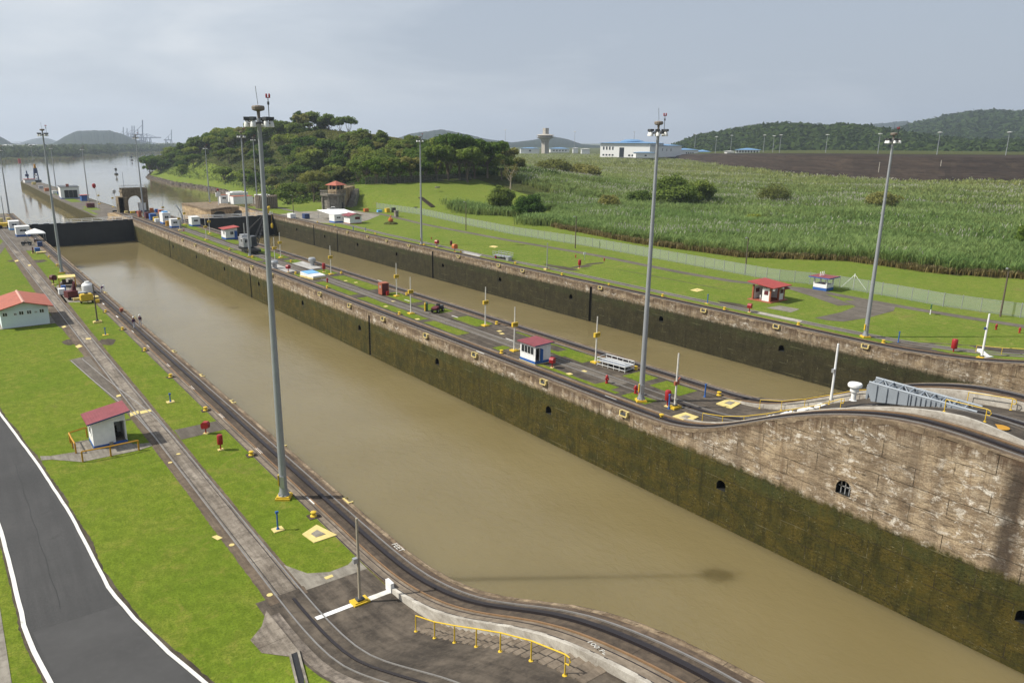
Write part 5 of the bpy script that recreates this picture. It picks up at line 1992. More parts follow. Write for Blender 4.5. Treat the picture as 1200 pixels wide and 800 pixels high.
mast0 = make_mast()
MASTS = [((-4.04, 53.99), 0, 'tall grey floodlight mast on the lawn beside the near left track, the closest of all'),
         ((-3.74, 182.42), 0, 'tall floodlight mast on the left bank lawn just before the far gate'),
         ((-1.82, 337.71), 0, 'floodlight mast at the far left end of the left bank near the yellow machines'),
         ((37.40, 53.59), 0, 'tall grey floodlight mast on the centre wall between a hydrant and a red box'),
         ((37.84, 183.00), 0, 'floodlight mast on the centre wall beside the black crane'),
         ((38.42, 300.15), 0, 'floodlight mast on the centre wall in front of the concrete arch'),
         ((41.21, 441.62), -3.8, 'floodlight mast on the approach wall right of the white building'),
         ((41.42, 567.44), -3.8, 'floodlight mast on the approach wall left of the white building'),
         ((53.57, 811.37), -3.8, 'farthest floodlight mast near the tip of the approach wall'),
         ((86.58, 54.16), 0, 'tall floodlight mast on the right bank lawn, rightmost of the three near masts'),
         ((84.91, 178.50), 0, 'floodlight mast on the right bank in front of the green slope'),
         ((89.04, 321.06), 0, 'floodlight mast rising beside the timber fender tower beyond the right gate'),
         ((78.62, 354.82), 0, 'floodlight mast on the rounded tan pier beyond the right gate')]
MH = [29.2, 28.9, 24.0, 28.9, 28.9, 28.6, 26.9, 26.1, 25.2, 28.3, 28.1, 28.2, 24.4]
for i, ((x, y), z, lab) in enumerate(MASTS):
    sz = MH[i] / 28.3
    if i == 0:
        mast0.location = (x, y, z)
        mast0.rotation_euler.z = -0.62
        mast0.scale = (1, 1, sz)
        mast0['label'] = lab
        mast0['group'] = 'floodlight masts along the locks'
    else:
        dup(mast0, (x, y, z), -0.62 + 0.12 * (i % 3), lab, 'floodlight masts along the locks', (1, 1, sz))


# ------------------------------------------------------------------ poles
def make_sign_pole(num):
    r_ = thing('marker_pole', 'x', 'marker pole')
    b = MB()
    b.prism([(-0.5, -0.5), (0.5, -0.5), (0.5, 0.5), (-0.5, 0.5)], -0.1, 0.16)
    b.prism([(-0.34, -0.34), (0.34, -0.34), (0.34, 0.34), (-0.34, 0.34)], 0.16, 0.22)
    obj('base', b, M['yellow'], r_)
    b = MB()
    b.lathe([(0.13, 0.2), (0.10, 0.7), (0.088, 3.0), (0.07, 6.2), (0, 6.24)], 8)
    obj('pole', b, M['white_old'], r_, smooth=True)
    b = MB()
    b.bx(-0.46, 0.46, -0.20, 0.12, 3.48, 4.06)
    pl = obj('number_sign', b, M['yellow'], r_)
    text('lettering', num, 0.52, M['black'], pl, (0, -0.206, 3.77), (R(90), 0, 0))
    return r_


SP = [((38.86, 168.66), 'marker pole with yellow number plate beside the left grey vent on the centre wall', '211'),
      ((43.63, 177.45), 'marker pole with yellow number plate just behind the left grey vent', '233'),
      ((43.76, 148.58), 'marker pole with yellow number plate next to a red hose box on the centre wall', '244'),
      ((43.86, 120.05), 'marker pole with yellow number plate right of the brick red cabinet', '255'),
      ((38.56, 105.93), 'marker pole with yellow number plate on the grass left of the parked tractor', '255'),
      ((43.85, 91.98), 'marker pole with yellow number plate between the tractor and the maroon roofed hut', '266'),
      ((38.60, 77.99), 'marker pole with yellow number plate left of the maroon roofed hut', '266'),
      ((43.87, 67.45), 'marker pole with yellow number plate beside the white platform cart', '277'),
      ((38.63, 222.35), 'marker pole with yellow plate on the grass left of the far red roofed hut', '200'),
      ((43.74, 236.35), 'marker pole with yellow plate behind another one, left of the far red roofed hut', '200'),
      ((38.53, 250.68), 'marker pole with yellow plate right of the small white and blue box hut', '188'),
      ((44.67, 267.93), 'marker pole with yellow plate near the far end of the right gate', '188'),
      ((44.46, 296.28), 'marker pole with yellow plate right of the concrete arch', '166'),
      ((37.99, 355.76), 'marker pole with yellow plate left of the concrete arch', '155'),
      ((35.78, 375.62), 'marker pole with yellow plate at the start of the approach wall', '144')]
SPP = {}
for (x, y), lab, num in SP:
    if num not in SPP:
        s_ = make_sign_pole(num)
        s_.location = (x, y, 0)
        s_['label'] = lab
        s_['group'] = 'numbered marker poles on the centre wall'
        SPP[num] = s_
    else:
        dup(SPP[num], (x, y, 0), 0, lab, 'numbered marker poles on the centre wall')


def plain_pole(label, loc, h, mat, base='yellow', extra=None, r0=0.11, block=0.62):
    r_ = thing('signal_pole', label, 'pole', loc)
    if base:
        b = MB()
        b.prism([(-block, -block * 0.7), (block, -block * 0.7), (block, block * 0.7), (-block, block * 0.7)], -0.2, 0.24)
        b.prism([(-block * .8, -block * 0.5), (block * .8, -block * 0.5), (block * .8, block * 0.5), (-block * .8, block * 0.5)], 0.24, 0.30)
        obj('base', b, M[base], r_)
        b = MB()
        b.bx(-0.24, 0.24, -0.2, 0.2, 0.30, 0.42)
        obj('socket', b, M['dgrey'], r_)
    b = MB()
    b.lathe([(r0 * 1.2, 0.0), (r0, 1.0), (r0 * 0.8, h), (0, h + 0.03)], 8)
    obj('pole', b, mat, r_, smooth=True)
    if extra == 'arm':
        b = MB()
        b.bx(-0.35, 0.35, -0.1, 0.1, h * 0.43, h * 0.43 + 0.4)
        b.tube([(0.1, 0, h * 0.5), (0.55, 0, h * 0.5 + 0.3)], 0.09, 6)
        obj('signal_arm', b, M['brick'], r_)
    if extra == 'lamp':
        b = MB()
        b.tube([(0, 0, h * 0.68), (-0.5, 0, h * 0.68)], 0.03, 5)
        b.lathe([(0.05, 0), (0.16, 0.05), (0.16, 0.32), (0, 0.36)], 8, (-0.55, 0, h * 0.66))
        obj('lamp', b, M['blue_d'], r_)
    if extra == 'box':
        b = MB()
        b.bx(-0.36, -0.08, -0.12, 0.12, h * 0.50, h * 0.50 + 0.32)
        obj('lamp', b, M['silver'], r_)
    return r_


plain_pole('rusty pale pole on a yellow block by the white bar on the dark ramp', (*(-5.56, 37.53), 0.0), 5.9, weathered('rusty_pole', (0.36, 0.31, 0.23), 0.55, 1.2, 0.7), 'yellow', 'box', 0.105, 0.55)
plain_pole('grey pole on a cream base beside the yellow compressor on the left lawn', (*(-5.59, 128.31), 0.0), 6.2, M['pole'], 'cream', None, 0.11)
plain_pole('white pole with a red brown signal arm beside the red hose box', (*(38.76, 49.95), 0.0), 6.2, M['white_old'], 'yellow', 'arm')
plain_pole('white pole at the foot of the steep centre ramp, left of the white vent', (*(40.38, 33.71), 5.35), 5.3, M['white'], None, 'box')
plain_pole('white pole on a yellow block on the right bank beside the white bent marker', (*(85.08, 38.10), 0.8), 6.0, M['white'], 'yellow', 'lamp', 0.14)
plain_pole('grey pole standing on the right bank grass strip behind the mesh cart', (*(86.90, 127.33), 0.0), 6.0, M['silver'], 'cream', None)
plain_pole('thin pole with a maroon box on the left lawn in front of the canopy', (*(-5.55, 218.83), 0.0), 1.6, M['maroon'], 'cream', None, 0.16, 0.4)
plain_pole('thin pole on the yellow brown bank at the far left edge', (*(-4.82, 316.84), 0.0), 8.5, M['dgrey'], None, None)


def lamp_pole(label, loc, h):
    r_ = thing('street_lamp', label, 'lamp pole', loc)
    b = MB()
    b.lathe([(0.17, -0.3), (0.15, 2), (0.11, h), (0, h + 0.02)], 8)
    obj('pole', b, M['pole'], r_, smooth=True)
    b = MB()
    b.tube([(0, 0, h - 0.15), (-0.5, 0.1, h + 0.05)], 0.04, 5)
    b.box((-0.6, 0.1, h + 0.0), (0.55, 0.26, 0.2), 0.2)
    obj('lamp_head', b, M['silver'], r_)
    return r_


for (x, y), h, lab in (((115.31, 200.68), 9.2, 'brown wooden lamp pole inside the right bank fence, leftmost of the row'), ((116.14, 149.58), 8.6, 'brown wooden lamp pole inside the fence, second of the row'),
                       ((119.49, 98.37), 8.0, 'brown lamp pole by the fence left of the red roofed shelter'), ((119.01, 48.40), 8.2, 'brown lamp pole by the fence at the right edge'),
                       ((90.66, 284.98), 7.2, 'wooden lamp pole on the lawn left of the concrete control house')):
    lamp_pole(lab, (x, y, 0), h)


# ------------------------------------------------------------------ small dock furniture
def make_bollard():
    r_ = thing('mooring_bollard', 'x', 'bollard')
    b = MB()
    b.lathe([(0.36, 0.0), (0.36, 0.10), (0.22, 0.16), (0.19, 0.34), (0.30, 0.42), (0.31, 0.52), (0.2, 0.58), (0, 0.6)], 12)
    obj('bollard_body', b, M['yellow'], r_, smooth=True)
    b = MB()
    b.prism([(-0.62, -0.55), (0.7, -0.6), (0.75, 0.5), (-0.58, 0.58)], -0.05, 0.03)
    obj('pad', b, M['bed'], r_)
    return r_


bol0 = make_bollard()
BL = [(-3.36, 49.69), (-3.34, 63.77), (-3.31, 78.14), (-3.38, 92.38), (-3.21, 106.72), (-3.31, 121.05), (-3.15, 135.51), (-3.25, 193.84), (-3.11, 209.40)]
BC = [(45.90, 62.26), (46.20, 49.80), (36.58, 106.35), (45.95, 120.00), (36.51, 134.65), (46.01, 148.24), (43.14, 169.66), (37.63, 153.34), (36.37, 77.96), (45.91, 91.75), (35.14, 48.67), (37.46, 197.73), (37.89, 181.28)]
BR = [(84.25, 105.13), (84.91, 91.75), (84.93, 77.95), (85.20, 64.20), (85.33, 50.87), (84.72, 119.77), (86.14, 137.84), (85.65, 160.13), (85.04, 177.35), (85.87, 207.50), (85.08, 235.37), (84.76, 248.68)]
first = True
for lst, lab, grp in ((BL, 'squat yellow mooring bollard at the grass edge beside the near left track', 'bollards along the left bank'),
                      (BC, 'squat yellow mooring bollard on the centre wall', 'bollards on the centre wall'),
                      (BR, 'squat yellow mooring bollard on the grass beside the right wall track', 'bollards along the right bank')):
    for x, y in lst:
        if first:
            bol0.location = (x, y, 0.02)
            bol0.scale = (0.74,) * 3
            bol0['label'] = lab
            bol0['group'] = grp
            first = False
        else:
            dup(bol0, (x, y, 0.03), random.uniform(-0.2, 0.2), lab, grp, 0.72 if x < 10 else 0.82)


def make_coping_box():
    r_ = thing('coping_pocket', 'x', 'wall fitting')
    b = MB()
    for x0, x1, y0, y1 in ((-0.02, 0.42, -0.55, -0.40), (-0.02, 0.42, 0.40, 0.55), (0.30, 0.42, -0.40, 0.40)):
        b.bx(x0, x1, y0, y1, -0.42, 0.05)
    b.bx(-0.06, 0.34, -0.50, 0.50, -0.55, -0.42)
    obj('frame', b, M['cream'], r_)
    b = MB()
    b.bx(-0.02, 0.30, -0.40, 0.40, -0.42, -0.20)
    obj('pocket', b, M['dgrey'], r_)
    return r_


cb0 = make_coping_box()
first = True
for xs_, ys_, rz_, lab, grp in ((33.53 - 0.3, [202.7, 184.3, 106.1, 80.1, 65.6, 92.8, 118.5, 131.2, 156.3, 168.9, 215, 228, 52.3], 0, 'small yellow framed pocket in the coping of the centre wall', 'coping pockets on the centre wall'),
                                (82.5 - 0.3, [156.3, 139.4, 130.4, 105.6, 80.3, 66.2, 51.9, 181, 206, 194, 220], 0, 'small yellow framed pocket in the coping of the right wall', 'coping pockets on the right wall'),
                                (0.18, [104.2, 79.3, 64.6, 50.6, 129, 154, 91], PI, 'small yellow framed pocket at the water edge of the near left track', 'coping pockets on the left wall')):
    for y in ys_:
        zz = (PC(y) if xs_ > 30 and xs_ < 60 else 0.0) + 0.02
        if first:
            cb0.location = (xs_, y, zz)
            cb0['label'] = lab
            cb0['group'] = grp
            first = False
        else:
            dup(cb0, (xs_, y, zz), rz_, lab, grp)


def make_hydrant():
    r_ = thing('fire_hydrant', 'x', 'hydrant')
    b = MB()
    b.lathe([(0.17, 0.0), (0.17, 0.08), (0.12, 0.10), (0.12, 0.62), (0.16, 0.64), (0.15, 0.74), (0.08, 0.86), (0, 0.9)], 10)
    obj('hydrant_body', b, M['red'], r_, smooth=True)
    b = MB()
    b.tube([(-0.24, 0, 0.48), (0.24, 0, 0.48)], 0.075, 8)
    b.tube([(0, 0, 0.44), (0, -0.22, 0.44)], 0.085, 8)
    obj('outlets', b, M['red'], r_)
    return r_


hy0 = make_hydrant()
HY = [((38.85, 60.37), 1.2, 'red hydrant on the dark paving left of the centre wall mast'), ((38.87, 55.78), 1.15, 'red hydrant on the grass, left one of a pair beside the mast'),
      ((38.87, 55.23), 1.1, 'red hydrant half hidden behind the foot of the mast'), ((39.05, 140.14), 1.1, 'red hydrant behind the blue and white covered machine'),
      ((108.32, 45.01), 1.0, 'red hydrant on the right bank lawn right of the white pole'), ((108.87, 42.03), 1.0, 'red hydrant on the lawn at the right border'),
      ((87.07, 146.85), 0.9, 'small dark red hydrant on the lawn behind the mesh cart'), ((104.56, 136.89), 0.9, 'small dark red hydrant on the right bank lawn near the path'), ((106.58, 128.92), 0.9, 'small brown red hydrant on the lawn left of the tall mast'),
      ((38.92, 247.62), 0.9, 'small red hydrant in front of the far white box hut'), ((93.69, 187.35), 0.8, 'tiny dark hydrant by the lawn track right of the far mast')]
for i, ((x, y), s, lab) in enumerate(HY):
    if i == 0:
        hy0.location = (x, y, 0.02)
        hy0['label'] = lab
        hy0.scale = (s, s, s)
    else:
        dup(hy0, (x, y, 0.02), random.uniform(0, 3), lab, None, s)


def hose_box(label, loc, s=1.0, rz_=0.0, mat='red', tall=False):
    r_ = thing('hose_box', label, 'hose box', loc, rz_)
    b = MB()
    b.prism([(-0.28, -0.22), (0.28, -0.22), (0.28, 0.22), (-0.28, 0.22)], -0.05, 0.06)
    obj('base', b, M['cream'], r_)
    b = MB()
    b.tube([(0, 0, 0), (0, 0, 0.75)], 0.075, 7)
    obj('post', b, M[mat], r_)
    b = MB()
    if tall:
        b.lathe([(0.0, 0.6), (0.27, 0.62), (0.30, 0.70), (0.30, 1.55), (0.24, 1.66), (0, 1.7)], 12)
    else:
        n = 8
        prof = [(-0.42, 0.75), (0.30, 0.62), (0.42, 0.80), (0.42, 1.25), (0.2, 1.45), (-0.30, 1.45), (-0.46, 1.2)]
        P_ = [(x, -0.3, z) for x, z in prof] + [(x, 0.3, z) for x, z in prof]
        m_ = len(prof)
        b.faces(P_, [tuple(range(m_)), tuple(reversed(range(m_, 2 * m_)))] + [(i, i + m_, (i + 1) % m_ + m_, (i + 1) % m_) for i in range(m_)])
    obj('cover', b, M[mat], r_, smooth=tall)
    r_.scale = (s, s, s)
    return r_


hose_box('dark red rounded hose reel cover standing on the concrete cross walk', (*(-5.19, 71.50), 0.03), 0.85, 2.4, 'red')
hose_box('dark red upright cylinder box on a post in the lawn right of the cross walk', (*(-5.24, 66.65), 0.03), 0.9, 0, 'red', True)
hose_box('red hose cover by the front corner of the maroon roofed hut', (*(37.60, 68.88), 0.03), 0.95, 0.4, 'red')
hose_box('red upright box on a post behind the blue post on the centre wall', (*(38.53, 50.78), 0.03), 1.1, 0.1, 'red', True)
hose_box('small red hose cover on the pale pad beside the left grey vent', (*(37.16, 156.29), 0.03), 1.1, 0.5, 'red')
hose_box('red upright box on the grass right of the right grey vent', (*(43.64, 151.95), 0.03), 1.2, 0, 'red', True)
hose_box('red upright box on the oil stained patch along the right bank track', (*(94.13, 124.33), 0.03), 1.2, 0, 'red', True)
hose_box('orange red hose cover on the dark patch in front of the red roofed shelter', (*(86.75, 74.28), 0.03), 1.05, 0.3, 'red')
hose_box('red upright box on a post on the dark apron at the right bank ramp', (*(86.88, 42.20), 0.2), 1.25, 0.2, 'red', True)
hose_box('red hose cover on the right bank grass strip right of the far mast', (*(86.14, 172.47), 0.03), 1.3, 0.4, 'red')
hose_box('orange red hose cover standing on the grey pad of the right bank', (*(84.35, 160.99), 0.05), 1.5, 0.1, 'orange')
hose_box('small red and white box on a post beside the right bank grey pad', (*(88.92, 169.61), 0.03), 1.1, 0, 'maroon', True)


def blue_post(label, loc, h=1.3, base='cream', r0=0.06):
    r_ = thing('call_post', label, 'post', loc)
    if base:
        b = MB()
        b.prism([(-0.4, -0.35), (0.4, -0.35), (0.4, 0.35), (-0.4, 0.35)], -0.05, 0.05)
        obj('base', b, M[base], r_)
    b = MB()
    b.lathe([(0.16, 0.0), (r0, 0.22), (r0, h)], 8)
    obj('post', b, M['blue'], r_)
    b = MB()
    b.box((0, 0, h + 0.07), (0.22, 0.16, 0.16))
    obj('head', b, M['blue'], r_)
    return r_


blue_post('thin blue post on a cream base in the near lawn above the yellow manhole frame', (*(-6.36, 49.31), 0.02), 1.35)
blue_post('short dark blue post on a cream base in the left lawn near the track', (*(-5.69, 83.09), 0.02), 0.85)
blue_post('short blue post with yellow foot on a dark patch in the left lawn', (*(-6.02, 119.13), 0.02), 0.95, 'yellow')
blue_post('blue post standing in front of the red upright box on the centre wall', (*(38.07, 50.17), 0.02), 1.5, None, 0.085)
blue_post('blue post on the paving left of a white based bollard at the centre wall end', (*(44.50, 50.43), 0.02), 1.4, None, 0.085)
blue_post('blue post with yellow base on the right bank grass strip', (*(86.85, 83.04), 0.02), 1.5, 'yellow', 0.08)
blue_post('blue post on the right bank grass strip right of the tall mast', (*(87.38, 49.76), 0.02), 1.5, None, 0.08)
blue_post('dark blue post with yellow base near the far right wall corner', (*(84.23, 219.50), 0.02), 1.3, 'yellow', 0.12)
blue_post('grey blue stub post on the right bank strip left of the far mast', (*(87.01, 216.28), 0.02), 1.1, 'cream', 0.08)

# painted manhole frames and markings
def frame_plate(label, pts, mat='cream', inner=0.42):
    r_ = thing('manhole_frame', label, 'manhole', (sum(p[0] for p in pts) / 4, sum(p[1] for p in pts) / 4, 0))
    cx_, cy_ = r_.location.x, r_.location.y
    if 33 < cx_ < 49:
        r_.location.z = zC(cx_, cy_ - 1.2) + 0.02
    q = [(x - cx_, y - cy_) for x, y in pts]
    A_ = sum(q[i][0] * q[(i + 1) % 4][1] - q[(i + 1) % 4][0] * q[i][1] for i in range(4))
    if A_ < 0:
        q = q[::-1]
    b_ = MB()
    b_.prism(q, -0.05, 0.055)
    obj('painted_frame', b_, M[mat], r_)
    b_ = MB()
    b_.prism([(x * inner, y * inner) for x, y in q], 0.04, 0.075)
    obj('cover', b_, M['grey_conc'], r_)
    return r_


frame_plate('square cream painted manhole frame with grey cover in the near lawn', [(-5.16, 47.63), (-3.72, 48.32), (-3.11, 46.05), (-4.94, 46.00)])
frame_plate('faded yellow square manhole frame near the end of the centre wall paving, far one', [(43.40, 48.07), (45.81, 48.29), (46.38, 46.69), (43.41, 46.08)], 'cream', 0.4)
frame_plate('faded yellow square manhole frame at the centre wall end near the left track', [(36.30, 48.17), (38.34, 48.16), (38.40, 46.42), (36.25, 46.11)], 'cream', 0.36)
frame_plate('cream square manhole frame on the right bank lawn strip below the mast', [(85.02, 49.38), (87.74, 49.51), (87.60, 47.89), (84.68, 47.68)], 'cream', 0.3)
frame_plate('pale square hatch on the right bank lawn left of the shelter', [(94.33, 92.93), (96.89, 93.32), (96.57, 91.42), (94.04, 91.05)], 'cream', 0.2)
frame_plate('pale wooden hatch on the right bank lawn above the mesh cart', [(98.56, 165.29), (100.79, 166.32), (100.72, 163.86), (98.50, 162.46)], 'cream', 0.2)
for pts in ([(-10.71, 51.07), (-10.33, 51.10), (-10.08, 50.48), (-10.50, 50.33)], [(-6.20, 41.51), (-5.61, 41.52), (-5.63, 41.23), (-6.19, 41.19)], [(-10.12, 81.91), (-9.20, 82.23), (-9.33, 81.21), (-10.26, 80.77)],
            [(-9.15, 81.87), (-8.07, 81.92), (-8.07, 81.12), (-9.21, 80.97)], [(-10.18, 88.80), (-9.69, 89.01), (-9.73, 88.32), (-10.21, 88.12)], [(-10.58, 86.13), (-10.22, 86.22), (-10.26, 85.57), (-10.62, 85.49)],
            [(-10.71, 114.54), (-10.04, 115.46), (-9.83, 113.94), (-10.56, 113.36)], [(-8.80, 118.63), (-8.15, 118.48), (-8.17, 117.61), (-8.82, 117.76)], [(-10.53, 207.83), (-9.74, 208.90), (-9.76, 206.53), (-10.55, 205.49)], [(-8.63, 198.90), (-7.97, 199.51), (-8.01, 197.32), (-8.66, 196.73)],
            [(-10.66, 128.37), (-10.11, 128.99), (-10.01, 127.92), (-10.56, 127.31)]):
    sheet('cream_mark', pts, M['cream'], 0.034)
for cx_, cy_ in ((-9.87, 49.10), (-9.85, 41.65), (-9.84, 66.35), (-8.74, 67.89)):
    sheet('cream_mark', [(cx_ + 0.2 * math.cos(k * PI / 4), cy_ + 0.2 * math.sin(k * PI / 4)) for k in range(8)], M['cream'], 0.036)
dashes = [(-2.44, 52.33), (-2.38, 64.42), (-2.39, 75.62), (-2.36, 86.83), (-2.36, 97.79), (-2.36, 109.08), (-2.34, 119.10), (-2.26, 131.08), (-2.25, 143.13)]
for x, y in dashes:
    sheet('white_dash', [(x - 0.10, y - 0.75), (x + 0.10, y - 0.75), (x + 0.10, y + 0.75), (x - 0.10, y + 0.75)], M['white'], 0.022)
for (x, y) in ((41.74, 83.10), (41.48, 45.20), (43.42, 99.94), (43.49, 115.63), (48.81, 135.90), (34.24, 79.94), (35.40, 56.38), (36.51, 45.35)):
    sheet('white_dash', [(x - 0.12, y - 0.9), (x + 0.12, y - 0.9), (x + 0.12, y + 0.9), (x - 0.12, y + 0.9)], M['white_old'], 0.03)
for (x, y) in ((37.68, 65.74), (39.92, 65.50), (39.88, 78.18), (42.95, 86.53), (43.58, 88.00), (41.07, 116.36), (37.83, 113.32), (37.35, 101.85), (42.97, 139.84), (43.85, 136.91)):
    sheet('cream_mark', [(x - 0.35, y - 0.35), (x + 0.3, y - 0.4), (x + 0.4, y + 0.3), (x - 0.3, y + 0.4)], M['cream'], 0.032)
# distance lettering painted beside the near track
wl = thing('wall_lettering', 'white painted distance lettering on the concrete edge of the rising near track', 'lettering', (-2.95, 19.4, PL(19.4) + 0.03))
sl = math.atan2(PL(18.4) - PL(20.4), 2.0)
text('lettering', '100 FEET', 0.42, M['white_old'], wl, (0, 0, 0.03), (-sl, 0, R(-90)))
w2 = thing('wall_lettering', 'worn white painted block of lettering on the coping near the foot of the ramp', 'lettering', (-0.42, 41.9, PL(41.9) + 0.03))
text('lettering', 'FEET', 0.6, M['white_old'], w2, (0.05, 0, 0.02), (0, 0, R(-90)))


# ------------------------------------------------------------------ handrails
def handrail(label, pts, h=1.0, mat='yellow', loop=True, r0=0.035, name='handrail'):
    """pts: list of post feet in world coordinates"""
    c = pts[0]
    r_ = thing(name, label, 'handrail', c)
    q = [(x - c[0], y - c[1], z - c[2]) for x, y, z in pts]
    b_ = MB()
    line = [(x, y, z + h) for x, y, z in q]
    if loop:
        d = Vector(line[-1]) - Vector(line[-2])
        d.normalize()
        e_ = Vector(line[-1])
        line += [tuple(e_ + d * 0.25 - Vector((0, 0, 0.08))), tuple(e_ + d * 0.32 - Vector((0, 0, 0.28))), tuple(e_ + d * 0.22 - Vector((0, 0, 0.45))), tuple(e_ - Vector((0, 0, 0.42)))]
    b_.tube(line, r0, 6)
    obj('rail', b_, M[mat], r_, smooth=True)
    for x, y, z in q:
        b_ = MB()
        b_.tube([(x, y, z - 0.1), (x, y, z + h)], r0, 6)
        b_.lathe([(0.11, 0), (0.11, 0.04), (0.05, 0.06)], 8, (x, y, z))
        obj('post', b_, M[mat], r_)
    return r_


handrail('long yellow handrail beside the dark steps at the bottom of the picture', [(-4.85, y, zL(-4.85, y)) for y in (31.9, 29.9, 27.95, 26.0, 24.05, 21.8, 19.6)], 1.05)
handrail('yellow handrail climbing the left side of the centre wall ramp', [(37.35, y, zC(37.35, y) + 0.02) for y in (45.2, 42.8, 40.4, 38.0, 35.5, 33.0, 31.2)], 1.0)
handrail('yellow handrail climbing the far side of the centre wall ramp behind the white pole', [(45.4, y, zC(45.4, y) + 0.02) for y in (44.0, 41.5, 39.0, 36.5, 34.0, 32.2)], 1.0)
handrail('short yellow handrail behind the grey steel ramp girder', [(45.6, y, zC(45.6, y)) for y in (31.0, 28.8)], 1.0)
handrail('short yellow handrail on the upper level near the right border, far side', [(45.3, 24.6, zC(45.3, 24.6)), (45.3, 21.4, zC(45.3, 21.4))], 1.0)
handrail('short yellow handrail on the upper level in front of the grey girder tip', [(37.4, 23.2, zC(37.4, 23.2)), (37.4, 20.4, zC(37.4, 20.4))], 1.0)
handrail('yellow handrail at the far right of the right bank ramp', [(88.2, y, zR(88.2, y)) for y in (40, 37, 34, 31)], 1.0)

# white stepped markers on the centre ramp
stp = thing('painted_steps', 'white painted step edges zigzagging up the dark centre ramp', 'steps', (41.0, 40.0, 0))
b = MB()
for i in range(6):
    x, y = -3.3 + i * 1.35, 1.6 - i * 0.95
    z = zC(x + 41.0, y + 40.0)
    b.box((x, y, z + 0.10), (1.15, 0.55, 0.26))
    if i < 5:
        b.box((x + 0.68, y - 0.48, z + 0.22), (0.24, 0.95, 0.26))
obj('step_edges', b, M['white'], stp)

# bent white marker block on the right bank
wb = thing('white_marker', 'bent white painted concrete marker on the dark apron of the right bank', 'marker', (*(85.77, 37.55), 0.62))
b = MB()
b.box((0, 0.2, 0.18), (1.7, 0.7, 0.5), -0.3)
b.box((2.2, 1.5, 0.2), (3.6, 0.5, 0.4), 0.62)
obj('marker_body', b, M['white'], wb)

# vents
def vent(label, loc, s=1.0, mat='silver', hat=True):
    r_ = thing('vent', label, 'vent', loc)
    b_ = MB()
    if hat:
        b_.lathe([(0.55, 0), (0.55, 0.1), (0.42, 0.12), (0.42, 0.75)], 14)
    else:
        b_.lathe([(0.62, 0), (0.62, 0.5), (0.50, 0.52), (0.50, 0.75)], 14)
    obj('shaft', b_, M[mat], r_, smooth=True)
    b_ = MB()
    b_.lathe([(0.50, 0.72), (0.74, 0.80), (0.74, 1.25), (0.64, 1.32), (0.60, 1.50), (0, 1.55)], 14)
    obj('cowl', b_, M[mat], r_, smooth=True)
    r_.scale = (s, s, s)
    return r_


vent('round grey vent on the pale pad, left one of the pair on the centre wall', (*(36.56, 162.88), 0.03), 1.2)
vent('round grey vent on the pale pad, right one of the pair on the centre wall', (*(45.29, 162.12), 0.03), 1.2)
wv = thing('vent', 'white mushroom shaped vent on the centre ramp left of the grey girder', 'vent', (*(40.01, 31.53), 6.0))
b = MB()
b.lathe([(0.36, 0), (0.36, 0.06), (0.24, 0.08), (0.24, 0.95), (0.42, 0.97), (0.42, 1.45)], 16)
obj('shaft', b, M['white'], wv, smooth=True)
b = MB()
b.lathe([(0.44, 1.40), (0.66, 1.50), (0.70, 1.72), (0.62, 1.86), (0, 1.9)], 18)
obj('cowl', b, M['white'], wv, smooth=True)
wv.scale = (0.86, 0.86, 0.86)

# grey steel girder ramp
gr = thing('steel_girder', 'tapered grey steel girder frame lying along the top of the centre ramp', 'steel frame', (39.75, 29.6, 6.75), 0.17)
Lg = 7.0
for sx in (-0.85, 0.85):
    b = MB()
    h0, h1 = 1.62, 0.20
    P_ = [(sx - 0.07, 0, 0), (sx - 0.07, -Lg, 0.85), (sx - 0.07, -Lg, 0.85 + h1), (sx - 0.07, 0.35, h0), (sx - 0.07, 0.5, h0 - 0.5)]
    P2 = [(x + 0.14, y, z) for x, y, z in P_]
    b.faces(P_ + P2, [(0, 1, 2, 3, 4), (9, 8, 7, 6, 5), (0, 5, 6, 1), (1, 6, 7, 2), (2, 7, 8, 3), (3, 8, 9, 4), (4, 9, 5, 0)])
    for k in range(14):                                   # web stiffeners
        y = -0.3 - (0.8 * k if k < 4 else 2.6 + (k - 4) * 0.36)
        if y < -Lg + 1:
            break
        zb, zt = -y / Lg * 0.85, h0 + (h1 + 0.85 - h0) * (-y / Lg)
        b.bx(sx - 0.17, sx + 0.17, y - 0.05, y + 0.05, zb + 0.05, zt - 0.05)
    b.tube([(sx, 0.35, h0 + 0.03), (sx, -Lg - 0.6, 1.05)], 0.10, 6)
    obj('web_plate', b, M['steel'], gr)
b = MB()
for k in range(9):
    y = -0.3 - k * (Lg - 0.6) / 8
    zt = 1.62 + (1.05 - 1.62) * (-y / Lg)
    b.tube([(-0.85, y, zt), (0.85, y, zt)], 0.075, 6)
    if k < 8:
        y2 = -0.3 - (k + 1) * (Lg - 0.6) / 8
        b.tube([(-0.85 if k % 2 else 0.85, y, zt), (0.85 if k % 2 else -0.85, y2, zt - 0.1)], 0.05, 5)
obj('bracing', b, M['steel'], gr)
b = MB()
b.prism([(-0.8, 0.35), (0.8, 0.35), (0.8, 0.5), (-0.8, 0.5)], 0.1, 1.35)
obj('end_plate', b, M['steel'], gr)

